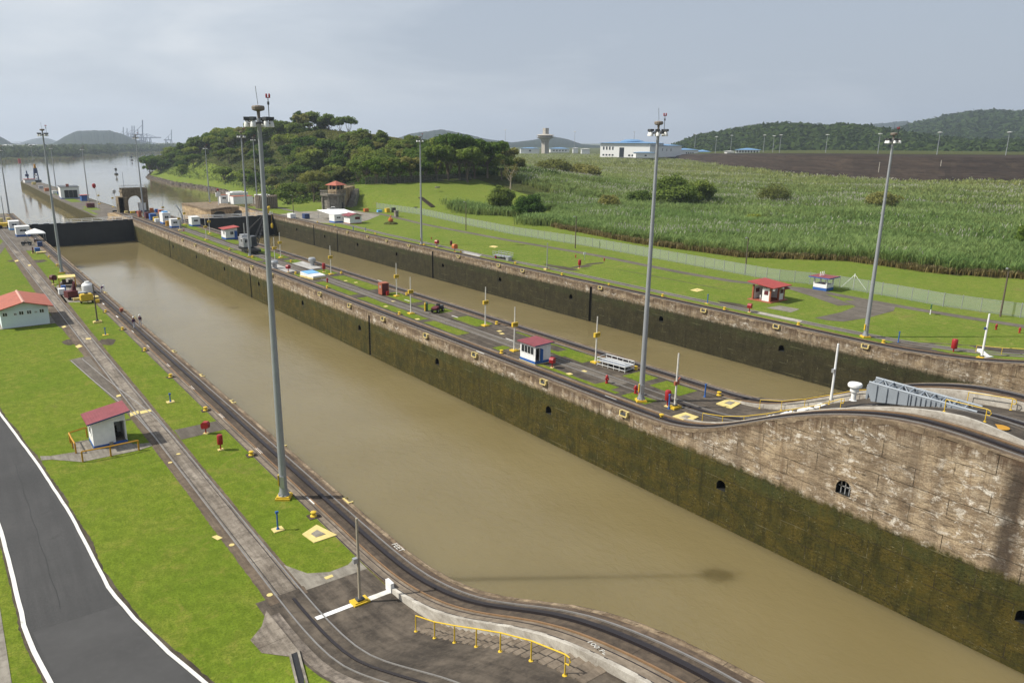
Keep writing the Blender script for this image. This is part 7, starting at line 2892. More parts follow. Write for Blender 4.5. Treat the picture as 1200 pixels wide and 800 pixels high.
b.tube([(-W2 + 1.0, 0.2, Hh), (-W2 + 1.0, 0.2, Hh + 7.0)], 0.07, 5)
obj('aerial', b, M['dgrey'], po)

# clutter of gear on the far part of the centre wall, each piece an object
def barrel(label, loc, mat, s=1.0, group=None):
    r_ = thing('drum', label, 'drum', loc, 0, group)
    b_ = MB()
    b_.lathe([(0.5, 0), (0.52, 0.05), (0.5, 0.5), (0.53, 0.55), (0.5, 0.6), (0.52, 1.2), (0.48, 1.25), (0, 1.25)], 12)
    obj('drum_body', b_, M[mat], r_)
    r_.scale = (s * 0.82,) * 3


def crate(label, loc, w, d, h, mat, rz_=0.0):
    r_ = thing('equipment_box', label, 'box', loc, rz_)
    b_ = MB()
    b_.bx(-w / 2, w / 2, -d / 2, d / 2, 0.08, h)
    obj('box_body', b_, M[mat], r_)
    b_ = MB()
    b_.bx(-w / 2 - 0.04, w / 2 + 0.04, -d / 2 - 0.04, d / 2 + 0.04, h, h + 0.08)
    obj('lid', b_, M[mat], r_)
    b_ = MB()
    b_.bx(-w / 2 + 0.1, w / 2 - 0.1, -d / 2, d / 2, 0, 0.08)
    obj('skid', b_, M['timber'], r_)
    r_.scale = (0.8, 0.8, 0.8)


crate('dark red container box at the foot of the mast before the concrete arch', (37.7, 304.0, 0), 1.4, 2.0, 2.6, 'brick')
crate('dark red container box right of the mast before the concrete arch', (38.7, 296.0, 0), 2.0, 2.4, 2.7, 'maroon')
crate('blue box with yellow lid behind the white cab on the centre wall', (39.2, 290.0, 0), 2.6, 2.8, 2.7, 'blue')
crate('yellow flat box leaning beside the blue box on the centre wall', (39.2, 285.5, 0), 2.0, 1.8, 1.6, 'yellow')
crate('white cube machine in front of the yellow box on the centre wall', (38.7, 281.5, 0), 1.8, 2.0, 1.4, 'white')
barrel('tall ochre drum by the white cab on the centre wall', (38.6, 266.5, 0), 'orange_y', 1.6)
crate('grey pump machine between the white cab and the small box hut', (41.2, 263.5, 0), 2.2, 2.4, 2.7, 'silver')
crate('orange box on the centre wall right of the arch', (46.0, 322.0, 0), 1.6, 1.8, 1.9, 'orange')
crate('blue box beside the orange one right of the arch', (47.0, 318.5, 0), 1.3, 1.6, 1.7, 'blue')
crate('red brown crate right of the arch beside the blue box', (47.2, 312.0, 0), 2.2, 3.0, 1.9, 'brick')
crate('yellow hopper box at the foot of the arch', (38.6, 320.5, 0), 2.0, 1.4, 1.0, 'yellow')
crate('cream box left of the yellow hopper at the arch foot', (36.6, 322.5, 0), 1.4, 1.4, 1.0, 'cream')
barrel('red drum right of the yellow hopper at the arch foot', (39.9, 318.0, 0), 'red', 1.0)
crate('black crate left of the concrete arch', (35.2, 338.0, -1.4), 2.0, 1.6, 1.7, 'black')
barrel('red and white drum left of the concrete arch', (36.2, 331.0, 0), 'maroon', 1.2)
jb = thing('jib_crane', 'small grey jib crane bent over the right gate end of the centre wall', 'crane', (45.9, 276.0, 0))
b = MB()
b.lathe([(0.35, 0), (0.3, 2.6)], 8)
obj('pedestal', b, M['silver'], jb)
b = MB()
b.tube([(0, 0, 2.5), (-0.6, 0, 4.3), (-1.7, 0, 6.0), (-2.4, 0, 5.8)], [0.22, 0.2, 0.15, 0.1], 7)
obj('jib', b, M['silver'], jb)
ck = thing('traffic_mast', 'red capped white signal mast at the start of the approach wall', 'signal', (*(35.34, 377.56), -2.0))
b = MB()
b.tube([(0, 0, 0), (0, 0, 7.5), (-0.5, 0, 9.5)], [0.16, 0.12, 0.1], 6)
obj('mast', b, M['white'], ck)
b = MB()
b.lathe([(0.2, 8.8), (0.75, 9.3), (0.8, 10.6), (0.3, 11.0), (0, 11.0)], 8, (-0.6, 0, 0))
obj('signal_head', b, M['red'], ck)
cs_ = thing('traffic_mast', 'pale round headed signal mast left of the concrete arch', 'signal', (*(39.60, 359.94), 0))
b = MB()
b.tube([(0, 0, 0), (0, 0, 5.5)], 0.12, 6)
obj('mast', b, M['white'], cs_)
b = MB()
b.lathe([(0.2, 5.2), (0.7, 5.8), (0.7, 6.9), (0, 7.3)], 8)
obj('signal_head', b, M['silver'], cs_)
sgp = thing('traffic_mast', 'white signal mast with red cap on the rounded tan pier', 'signal', (*(79.15, 343.18), 0))
b = MB()
b.tube([(0, 0, 0), (0, 0, 6.2)], 0.22, 6)
obj('mast', b, M['white'], sgp)
b = MB()
b.bx(-1.0, 1.0, -0.3, 0.3, 3.6, 5.4)
obj('board', b, M['white'], sgp)
b = MB()
b.lathe([(0.4, 6.1), (0.45, 7.0), (0, 7.1)], 8)
obj('signal_head', b, M['red'], sgp)

# white building on the approach wall
wbx, wby = (36.83, 472.66)
ab = hut('pump_house', 'white block building with dark open front on the approach wall', 'building', (wbx + 0.8, wby + 9, AZ), -0.06, 9.2, 17, 6.3, 'flat', 0, 0.35, 'dgrey', 'white', 'blue', 0.5, None, None)
window(ab, 'S', 9.2, 17, 0.4, 0.5, 6.4, 4.2, 'white', 'black', 'door', 2)
b = MB()
b.bx(-1.4, 0.0, -6, -4.6, 6.4, 7.9)
obj('roof_vent', b, M['brick'], ab)
kb = hut('control_hut', 'blue hut with pink flat roof right of the white approach wall building', 'hut', (*(41.16, 453.31), AZ), 0.0, 3.6, 4.5, 3.0, 'flat', 0, 0.5, 'roof_red', 'blue', None, 0, None, None)
crate('maroon box on the approach wall near the arcade of buttresses', (*(36.35, 404.81), -3.6), 4.2, 3.5, 2.4, 'maroon')
for i, (px_, c_, mt, lab) in enumerate(((0, (34.17, 582.48), 'silver', 'grey white vehicle shaped box far out on the approach wall'), (0, (34.20, 551.44), 'orange', 'small orange box far out on the approach wall'),
                                        (0, (35.09, 522.78), 'white', 'white box left of the approach wall building'), (0, (36.62, 513.05), 'blue_d', 'dark blue box against the approach wall building'),
                                        (0, (35.38, 634.76), 'cream', 'cream box near the tip of the approach wall'))):
    crate(lab, (*c_, AZ), 3.0, 3.2, 2.2, mt)
# drilling barge like rig at the tip
tx, ty = (38.10, 673.74)
rg = thing('derrick_rig', 'dark derrick rig with yellow tip standing at the end of the approach wall', 'rig', (tx + 3.0, ty, AZ))
b = MB()
b.bx(-5, 3, -3, 3, 0, 1.6)
obj('deck', b, M['dgrey'], rg)
b = MB()
for sx, sy in ((-1, -1), (1, -1), (1, 1), (-1, 1)):
    b.tube([(sx * 1.6, sy * 1.6, 1.6), (sx * 0.9, sy * 0.9, 10.5)], 0.25, 5)
for k in range(4):
    z0, z1 = 1.6 + k * 2.2, 3.8 + k * 2.2
    b.tube([(-1.5, -1.4, z0), (1.3, -1.3, z1)], 0.16, 4)
    b.tube([(1.5, -1.4, z0), (-1.3, -1.3, z1)], 0.16, 4)
b.bx(-1.0, 1.0, -1, 1, 6.5, 10.4)
obj('tower', b, M['blue_d'], rg)
b = MB()
b.lathe([(0.9, 10.4), (0.7, 13.2), (0.1, 13.6)], 8)
obj('tower_tip', b, M['orange_y'], rg)
b = MB()
b.tube([(-5.5, 0, 1.6), (-6.0, 0, 8.5)], 0.5, 6)
b.bx(-7.2, -4.8, -0.8, 0.8, 4.2, 6.0)
obj('hoist', b, M['blue_d'], rg)
b = MB()
b.tube([(-10.0, 0.5, 1.0), (-9.0, 0.5, 14)], 0.30, 5)
b.tube([(-11.0, -0.5, 1.0), (-9.6, -0.5, 14)], 0.30, 5)
for k in range(7):
    b.tube([(-10.6 + k * 0.18, 0, 2 + 1.7 * k), (-9.8 + k * 0.15, 0.4, 3 + 1.7 * k)], 0.2, 4)
obj('boom', b, M['silver'], rg)
b = MB()
b.bx(-10.4, -8.6, -0.8, 0.9, 14, 17.5)
obj('boom_tip', b, weathered('faded_red', (0.45, 0.16, 0.16), 0.8), rg)
sh2 = hut('work_shed', 'white shed with red roof at the tip of the approach wall', 'shed', (tx - 2.5, ty - 6, AZ), 0.1, 7, 5, 2.6, 'flat', 0, 0.5, 'roof_red', 'white', None, 0, None, None)

# timber fender tower and concrete control house on the right
ft = thing('fender_tower', 'grey round timber fender tower behind the right wall', 'tower', (91.0, 315.5, 0))
b = MB()
for k in range(34):
    a = 2 * PI * k / 34
    x, y = 4.4 * math.cos(a), 4.0 * math.sin(a)
    b.box((x, y, 2.55), (0.62, 0.5, 5.6 + 0.25 * math.sin(k * 2.3)), a)
obj('timber_wall', b, M['timber'], ft)
b = MB()
b.lathe([(4.2, 5.0), (0, 5.05)], 24)
obj('deck', b, M['timber'], ft)
co = thing('control_house', 'weathered concrete control house with red hipped cabin roof and stair wing', 'control house', (111.6, 293.0, 0), 0.35)
b = MB()
oct_ = [(4.6 * math.cos(PI / 8 + k * PI / 4), 4.6 * math.sin(PI / 8 + k * PI / 4)) for k in range(8)]
b.prism(oct_, -0.3, 6.0)
for k in range(8):
    a = PI / 8 + k * PI / 4
    b.box((4.65 * math.cos(a), 4.65 * math.sin(a), 3.0), (0.7, 0.9, 6.2), a)
obj('base_block', b, M['grey_conc'], co)
b = MB()
b.box((1.2, -4.3, 1.6), (1.1, 0.3, 3.2))
obj('door', b, M['black'], co)
b = MB()
b.prism([(x * 1.25, y * 1.25) for x, y in oct_], 6.0, 6.7)
obj('deck_slab', b, M['grey_conc'], co)
b = MB()
for k in range(8):
    a0, a1 = PI / 8 + k * PI / 4, PI / 8 + (k + 1) * PI / 4
    p0, p1 = (5.6 * math.cos(a0), 5.6 * math.sin(a0)), (5.6 * math.cos(a1), 5.6 * math.sin(a1))
    for zz in (7.2, 7.9):
        b.tube([(*p0, zz), (*p1, zz)], 0.13, 4)
    for t in (0, 0.33, 0.66):
        x, y = p0[0] + (p1[0] - p0[0]) * t, p0[1] + (p1[1] - p0[1]) * t
        b.tube([(x, y, 6.7), (x, y, 8.0)], 0.13, 4)
obj('parapet', b, M['grey_conc'], co)
b = MB()
b.bx(-1.2, 3.4, -3.2, 1.6, 6.7, 8.4)
for x, y in ((-1.1, -3.1), (3.3, -3.1), (3.3, 1.5), (-1.1, 1.5), (1.1, -3.1), (-1.1, -0.8), (3.3, -0.8)):
    b.box((x, y, 9.3), (0.35, 0.35, 2.0))
cb_ = obj('cabin', b, M['tan_conc'], co)
b = MB()
b.bx(-0.8, 3.0, -2.8, 1.2, 8.4, 10.2)
obj('cabin_glazing', b, M['glass'], cb_)
b = MB()
b.faces([(-2.0, -4.0, 10.25), (4.2, -4.0, 10.25), (4.2, 2.4, 10.25), (-2.0, 2.4, 10.25), (1.1, -0.8, 11.9), (-2, -4, 10.1), (4.2, -4, 10.1), (4.2, 2.4, 10.1), (-2, 2.4, 10.1)],
        [(0, 1, 4), (1, 2, 4), (2, 3, 4), (3, 0, 4), (0, 5, 6, 1), (1, 6, 7, 2), (2, 7, 8, 3), (3, 8, 5, 0), (8, 7, 6, 5)])
obj('cabin_roof', b, M['roof_tile'], co)
sw_ = thing('stair_wing', 'concrete retaining wing wall with stair between the control house and the green slope', 'wall', (115.0, 296.0, 0), 0)
b = MB()
b.prism([(-0.5, 0.0), (0.4, -0.6), (17.5, 19.0), (17.5, 27.0), (8, 27), (-0.5, 6)], -0.3, 8.1)
for t in (0.15, 0.55, 0.95):
    x, y = 0.4 + 17.1 * t, -0.6 + 19.6 * t
    b.box((x, y, 4.0), (0.8, 0.8, 8.3), 0.85)
obj('wall_face', b, M['tan_conc'], sw_)
b = MB()
for t in np.linspace(0, 1, 16):
    x, y = 0.2 + 17.1 * t, -0.8 + 19.6 * t
    b.tube([(x, y, 8.1), (x, y, 9.6)], 0.12, 4)
for zz in (8.8, 9.6):
    b.tube([(0.2, -0.8, zz), (17.3, 18.8, zz)], 0.1, 4)
obj('railing', b, M['timber'], sw_)
b = MB()
for k in range(14):
    t = 0.35 + 0.5 * k / 14
    x, y = 0.4 + 17.1 * t + 1.4, -0.6 + 19.6 * t - 1.6
    b.box((x, y, k * 0.27), (1.0, 2.4, 0.55 + k * 0.54), 0.85)
obj('stair', b, M['grey_conc'], sw_)


def pickup(label, loc, rz_):
    r_ = thing('pickup_truck', label, 'pickup truck', loc, rz_)
    b_ = MB()
    sec = [(-2.5, 0.45), (2.5, 0.45), (2.5, 0.95), (1.4, 1.05), (0.75, 1.65), (-0.75, 1.68), (-0.95, 1.05), (-2.5, 1.0)]
    P_ = [(x, -0.88, z) for x, z in sec] + [(x, 0.88, z) for x, z in sec]
    m_ = len(sec)
    b_.faces(P_, [tuple(range(m_)), tuple(reversed(range(m_, 2 * m_)))] + [(i, i + m_, (i + 1) % m_ + m_, (i + 1) % m_) for i in range(m_)])
    obj('body', b_, M['white'], r_)
    b_ = MB()
    for s in (-0.89, 0.89):
        b_.faces([(-0.72, s, 1.12), (1.2, s, 1.12), (0.68, s, 1.56), (-0.66, s, 1.58)], [(0, 1, 2, 3)])
    b_.faces([(1.42, -0.75, 1.10), (1.42, 0.75, 1.10), (0.82, 0.7, 1.6), (0.82, -0.7, 1.6)], [(0, 1, 2, 3)])
    obj('window', b_, M['glass'], r_)
    b_ = MB()
    b_.bx(-2.4, -1.0, -0.75, 0.75, 1.0, 1.06)
    obj('cargo_bed', b_, M['dgrey'], r_)
    for x in (-1.6, 1.6):
        for y in (-0.85, 0.85):
            b_ = MB()
            b_.tube([(x, y - 0.13, 0.38), (x, y + 0.13, 0.38)], 0.38, 14)
            wh = obj('wheel', b_, M['tyre'], r_)
            b_ = MB()
            b_.tube([(x, y - 0.14, 0.38), (x, y + 0.14, 0.38)], 0.2, 10)
            obj('rim', b_, M['silver'], wh)
    for y in (-0.65, 0.65):
        b_ = MB()
        b_.bx(2.46, 2.53, y - 0.16, y + 0.16, 0.72, 0.9)
        obj('headlight', b_, M['silver'], r_)


pickup('white pickup truck parked in front of the concrete control house', (108.6, 287.0, 0.05), 2.75)
# right bank far yard
t2 = hut('rest_shelter', 'small white shelter with mauve roof on the far right bank lawn', 'shelter', (94.6, 240.8, 0), 0.05, 4.6, 4.4, 2.7, 'gable', 0.7, 0.6, 'roof_maroon', 'white', 'brick', 0.25)
window(t2, 'S', 4.6, 4.4, 0.7, 1.5, 1.8, 0.8, 'brick', 'maroon')
cn = thing('canvas_canopy', 'white canvas canopy on thin posts beside the mauve roofed shelter', 'canopy', (95.8, 258.0, 0), 0)
b = MB()
b.prism([(-5.2, -6), (5.4, -7), (6.0, 4.5), (-4.6, 5.5)], [2.5, 2.4, 2.9, 3.0], [2.62, 2.5, 3.0, 3.12])
obj('canvas', b, M['shade_cloth'], cn)
for x, y in ((-4.8, -5.6), (5.0, -6.5), (5.6, 4.2), (-4.2, 5.2)):
    b = MB()
    b.tube([(x, y, 0), (x, y, 2.6)], 0.07, 5)
    obj('post', b, M['silver'], cn)
crate('white machine with orange nose beside the corner of the right wall', (83.6, 269.5, 0.03), 2.6, 4.0, 2.0, 'white')
crate('dark blue box right of the white machine at the right wall corner', (87.0, 264.0, 0.03), 2.4, 3.2, 2.2, 'blue_d')
barrel('yellow drum behind the white machine hut at the right wall', (93.2, 252.6, 0.03), 'yellow', 1.9)
crate('orange tank box under the wing wall', (118.5, 277.0, 0.03), 2.2, 1.8, 1.6, 'orange')
crate('yellow and black machine under the green slope', (124.5, 270.0, 0.03), 2.0, 2.0, 2.0, 'yellow')
crate('black machine right of the yellow one under the slope', (126.6, 268.5, 0.03), 1.6, 1.8, 2.3, 'black')
crate('small blue crate left of the yellow machine', (122.0, 272.0, 0.03), 2.4, 1.6, 1.2, 'lblue')
pst = thing('stone_post', 'squat grey stone pillar on the lawn inside the right bank fence', 'pillar', (*(118.81, 252.56), 0))
b = MB()
b.box((0, 0, 1.1), (1.3, 1.2, 2.2))
b.box((0, 0, 2.28), (1.5, 1.4, 0.2))
obj('pillar_body', b, M['grey_conc'], pst)
sp_ = thing('old_sprinkler', 'yellow machine part on a green planted mound on the right bank lawn', 'machine', (*(104.37, 230.96), 0))
b = MB()
b.lathe([(2.6, 0), (2.2, 0.45), (1.0, 0.75), (0, 0.85)], 14)
obj('planted_mound', b, M['terrain'], sp_)
b = MB()
b.lathe([(0.6, 0.7), (0.9, 1.2), (0.8, 1.9), (0.3, 2.1), (0, 2.1)], 10)
b.tube([(-0.5, 0, 1.6), (0.2, 0, 3.0)], 0.2, 6)
obj('yellow_body', b, M['orange'], sp_)
gs = thing('sign_board', 'small dark green sign on a white post beside the right bank path', 'sign', (*(110.89, 55.87), 0), 0.3)
b = MB()
b.tube([(0, 0, 0), (0, 0, 1.0)], 0.07, 6)
obj('post', b, M['white'], gs)
b = MB()
b.bx(-0.45, 0.45, -0.05, 0.05, 0.95, 1.75)
obj('board', b, M['green'], gs)
ws = thing('sign_board', 'small white notice on a post along the right bank fence', 'sign', (*(104.00, 133.08), 0))
b = MB()
b.tube([(0, 0, 0), (0, 0, 1.4)], 0.06, 6)
obj('post', b, M['silver'], ws)
b = MB()
b.bx(-0.4, 0.4, -0.04, 0.04, 1.3, 1.9)
obj('board', b, M['white'], ws)
st2 = thing('slope_stair', 'dark narrow stair running diagonally down the green slope', 'stair', (0, 0, 0))
b = MB()
s0, s1 = np.array((149.30, 284.59)), np.array((145.35, 268.68))
N_ = 26
for k in range(N_):
    f = k / (N_ - 1)
    x, y = s0 + (s1 - s0) * f
    b.box((x, y, float(H(x, y)) + 0.12), (1.3, 1.9, 0.35), math.atan2(s1[1] - s0[1], s1[0] - s0[0]))
obj('treads', b, M['patch'], st2)
crate('small dark pipe headwall at the foot of the green slope', (*(140.31, 273.83), 0.2), 2.0, 1.4, 1.2, 'black')
crate('small grey concrete block high on the green slope', (*(163.52, 293.39), 7.4), 2.6, 1.4, 0.6, 'grey_conc')

# left bank working gear
hut_g = 'left bank work site'
ts = thing('work_table', 'cream sheet roofed work stand with dark gear under it on the left bank', 'work stand', (-4.9, 165.0, 0.02), -0.1)
b = MB()
b.bx(-1.5, 1.5, -1.6, 1.6, 1.9, 2.0)
obj('sheet_roof', b, M['cream'], ts)
for x, y in ((-1.4, -1.5), (1.4, -1.5), (1.4, 1.5), (-1.4, 1.5)):
    b = MB()
    b.bx(x - 0.08, x + 0.08, y - 0.08, y + 0.08, 0, 1.9)
    obj('leg', b, M['orange_y'], ts)
b = MB()
b.bx(-1.2, 1.2, -1.2, 1.2, 0.5, 0.6)
b.bx(-0.9, -0.2, -1.0, 0.8, 0.6, 1.3)
b.bx(0.2, 1.0, -0.6, 1.0, 0.6, 1.1)
obj('shelf', b, M['patch'], ts)
tk = thing('water_tank', 'white plastic water tank with round lid beside the near track work yard', 'tank', (-2.75, 155.5, 0.02))
b = MB()
b.lathe([(0.95, 0), (1.0, 0.1), (1.0, 1.5), (0.7, 1.85), (0.45, 1.9), (0.45, 2.15), (0, 2.2)], 16)
obj('tank_body', b, M['white'], tk, smooth=True)
mm = thing('work_machine', 'dark maroon bent arm machine on the left bank work yard', 'machine', (-6.2, 150.5, 0.02), 0.3)
b = MB()
b.bx(-0.9, 0.9, -0.8, 0.8, 0.4, 1.6)
obj('machine_body', b, M['maroon'], mm)
b = MB()
b.tube([(0.3, 0, 1.5), (0.8, 0.2, 2.9), (0.9, 0.2, 0.9)], [0.35, 0.3, 0.25], 7)
obj('arm', b, M['maroon'], mm)
for s in (-0.6, 0.6):
    b = MB()
    b.tube([(s - 0.15, -0.5, 0.4), (s + 0.15, -0.5, 0.4)], 0.4, 12)
    obj('wheel', b, M['tyre'], mm)
crate('white box with blue lid left of the maroon machine on the work yard', (-7.0, 156.5, 0.02), 1.3, 1.6, 1.3, 'white')
crate('blue crate beside the maroon machine on the work yard', (-6.4, 158.6, 0.02), 0.9, 1.0, 1.5, 'blue')
crate('cream timber stack left of the yellow compressor', (-5.4, 149.0, 0.02), 1.9, 1.2, 0.5, 'cream')
crate('grey steel bench between the maroon machine and the white tank', (-4.3, 152.5, 0.02), 1.8, 1.4, 0.9, 'silver')
CPS = 0.86
cp = thing('air_compressor', 'yellow towed air compressor on black wheels at the lawn edge of the work yard', 'compressor', (-4.45, 145.6, 0.02), 0.05)
b = MB()
b.prism([(-1.15, -0.75), (1.15, -0.75), (1.15, 0.75), (-1.15, 0.75)], 0.55, 1.75)
b.prism([(-1.0, -0.65), (1.0, -0.65), (1.0, 0.65), (-1.0, 0.65)], 1.75, 1.9)
obj('housing', b, M['yellow'], cp)
b = MB()
b.bx(-0.3, 0.3, -0.3, 0.3, 1.9, 2.15)
obj('air_intake', b, M['black'], cp)
b = MB()
b.bx(-1.2, 1.2, -0.7, 0.7, 0.42, 0.55)
b.tube([(0, -0.7, 0.5), (0, -1.5, 0.15)], 0.06, 5)
obj('chassis', b, M['black'], cp)
for s in (-1.05, 1.05):
    b = MB()
    b.tube([(s - 0.13, 0.0, 0.36), (s + 0.13, 0.0, 0.36)], 0.36, 12)
    obj('wheel', b, M['tyre'], cp)
cp.scale = (CPS, CPS, CPS)
crate('cream sack pile right of the yellow compressor', (-2.9, 146.8, 0.02), 1.3, 1.4, 0.9, 'cream')
crate('small yellow bollard cover box beside the compressor', (-2.9, 144.4, 0.02), 0.7, 0.6, 0.7, 'yellow')
hose_box('dark red hose cover at the lawn corner of the work yard', (-6.9, 168.5, 0.02), 1.3, 0.5, 'maroon')
crate('small red tool case lying on the near track coping', (-0.9, 134.5, 0.05), 0.6, 0.7, 0.6, 'brick')
te = thing('canopy_tent', 'white peaked canopy tent at the far end of the left bank', 'tent', (-2.0, 247.0, 0))
b = MB()
b.faces([(-2.3, -2.5, 2.3), (2.3, -2.5, 2.3), (2.3, 2.5, 2.3), (-2.3, 2.5, 2.3), (0, 0, 3.5), (-2.3, -2.5, 2.05), (2.3, -2.5, 2.05), (2.3, 2.5, 2.05), (-2.3, 2.5, 2.05)],
        [(0, 1, 4), (1, 2, 4), (2, 3, 4), (3, 0, 4), (0, 5, 6, 1), (1, 6, 7, 2), (2, 7, 8, 3), (3, 8, 5, 0)])
obj('canvas', b, M['shade_cloth'], te)
for x, y in ((-2.2, -2.4), (2.2, -2.4), (2.2, 2.4), (-2.2, 2.4)):
    b = MB()
    b.tube([(x, y, 0), (x, y, 2.2)], 0.05, 5)
    obj('leg', b, M['silver'], te)
utility_vehicle('dark low utility cart on the grass in front of the canopy tent', (-5.3, 237.0, 0.02), 1.4, 'black', 'black')
crate('dark teal crate under the edge of the canopy tent', (-2.6, 232.5, 0.02), 1.4, 1.6, 1.5, 'blue_d')
crate('blue crate on a cream pallet in front of the canopy tent', (-4.3, 221.5, 0.02), 1.4, 1.5, 1.2, 'blue')
crate('cream pallet stack at the grass edge below the canopy tent', (-3.9, 218.0, 0.02), 2.6, 1.6, 0.4, 'cream')
for i in range(4):
    barrel('cream yellow float drum in the row at the far left end', (-11.2 + i * 2.3, 304.5 + i * 0.8, 0.02), 'cream', 1.6, 'float drums at the far left')
yl = thing('loader', 'yellow low machine with brown bucket at the far left end of the bank', 'machine', (-7.2, 288.0, 0.02))
b = MB()
b.bx(-1.2, 2.0, -1.4, 1.4, 0.5, 1.7)
obj('machine_body', b, M['yellow'], yl)
b = MB()
b.bx(-3.4, -1.3, -1.6, 1.6, 0.2, 1.3)
obj('bucket', b, M['maroon'], yl)
for sx, sy in ((-0.8, -1.3), (1.5, -1.3), (-0.8, 1.3), (1.5, 1.3)):
    b = MB()
    b.tube([(sx, sy - 0.2, 0.55), (sx, sy + 0.2, 0.55)], 0.55, 12)
    obj('wheel', b, M['tyre'], yl)

# ------------------------------------------------------------------ fences
fx = interp([10, 45.8, 57.8, 66.6, 76.7, 82.6, 90, 115.6, 147.5, 183, 212.7, 252, 300], [121, 121, 119.5, 120.5, 121.0, 120, 117.5, 119.4, 121.8, 121.2, 124.5, 130.8, 129])
fe = thing('chain_link_fence', 'long grey chain link fence between the right bank lawn and the reed field', 'fence', (121, 150, 0))
ysF = list(np.arange(12, 291, 2.85))
b = MB()
for i in range(len(ysF) - 1):
    y0, y1 = ysF[i], ysF[i + 1]
    b.faces([(fx(y0) - 121, y0 - 150, 0.05), (fx(y1) - 121, y1 - 150, 0.05), (fx(y1) - 121, y1 - 150, 2.35), (fx(y0) - 121, y0 - 150, 2.35)], [(0, 1, 2, 3)])
obj('mesh_panel', b, M['fence'], fe)
b = MB()
b.tube([(fx(y) - 121, y - 150, 2.38) for y in ysF], 0.035, 5)
obj('top_rail', b, M['silver'], fe)
for i, y in enumerate(ysF):
    b = MB()
    b.tube([(fx(y) - 121, y - 150, -0.2), (fx(y) - 121, y - 150, 2.55)], 0.06 if i % 4 else 0.085, 5)
    obj('post', b, M['silver'], fe)
df = thing('dark_fence', 'dark mesh fence running along the top of the green slope', 'fence', (142, 322, 8))
l0 = [((141.01, 320.00)), ((149.55, 318.26)), ((162.15, 315.91)), ((180.37, 313.95)), ((198.11, 309.93))]
b = MB()
dm = make_fence_mesh()
[n_ for n_ in dm.node_tree.nodes if n_.type == 'MIX_SHADER'][0].inputs[0].default_value = 0.68
dm.node_tree.nodes['Principled BSDF'].inputs['Base Color'].default_value = (0.06, 0.055, 0.045, 1)
pts_ = []
for i in range(len(l0) - 1):
    for k in range(6):
        f = k / 6
        pts_.append((l0[i][0] + (l0[i + 1][0] - l0[i][0]) * f - 142, l0[i][1] + (l0[i + 1][1] - l0[i][1]) * f - 322 + 0.6))
pz = [float(H(x + 142, y + 322)) - 8 for x, y in pts_]
for i in range(len(pts_) - 1):
    b.faces([(*pts_[i], pz[i]), (*pts_[i + 1], pz[i + 1]), (*pts_[i + 1], pz[i + 1] + 3.4), (*pts_[i], pz[i] + 3.4)], [(0, 1, 2, 3)])
obj('mesh_panel', b, dm, df)
for (x, y), z in zip(pts_, pz):
    b = MB()
    b.tube([(x, y, z - 0.3), (x, y, z + 3.6)], 0.09, 5)
    obj('post', b, M['pole'], df)
bs_ = thing('fence_brace', 'white braced gate post of the right bank fence beside the guard kiosk', 'post', (*(123.36, 75.98), 0))
b = MB()
b.tube([(0, 0, 0), (0, 0, 2.9)], 0.09, 6)
b.tube([(0, 0, 2.7), (0.3, -2.4, 0)], 0.05, 5)
b.tube([(0, 0, 2.7), (-1.2, 1.9, 0)], 0.05, 5)
obj('braces', b, M['white'], bs_)


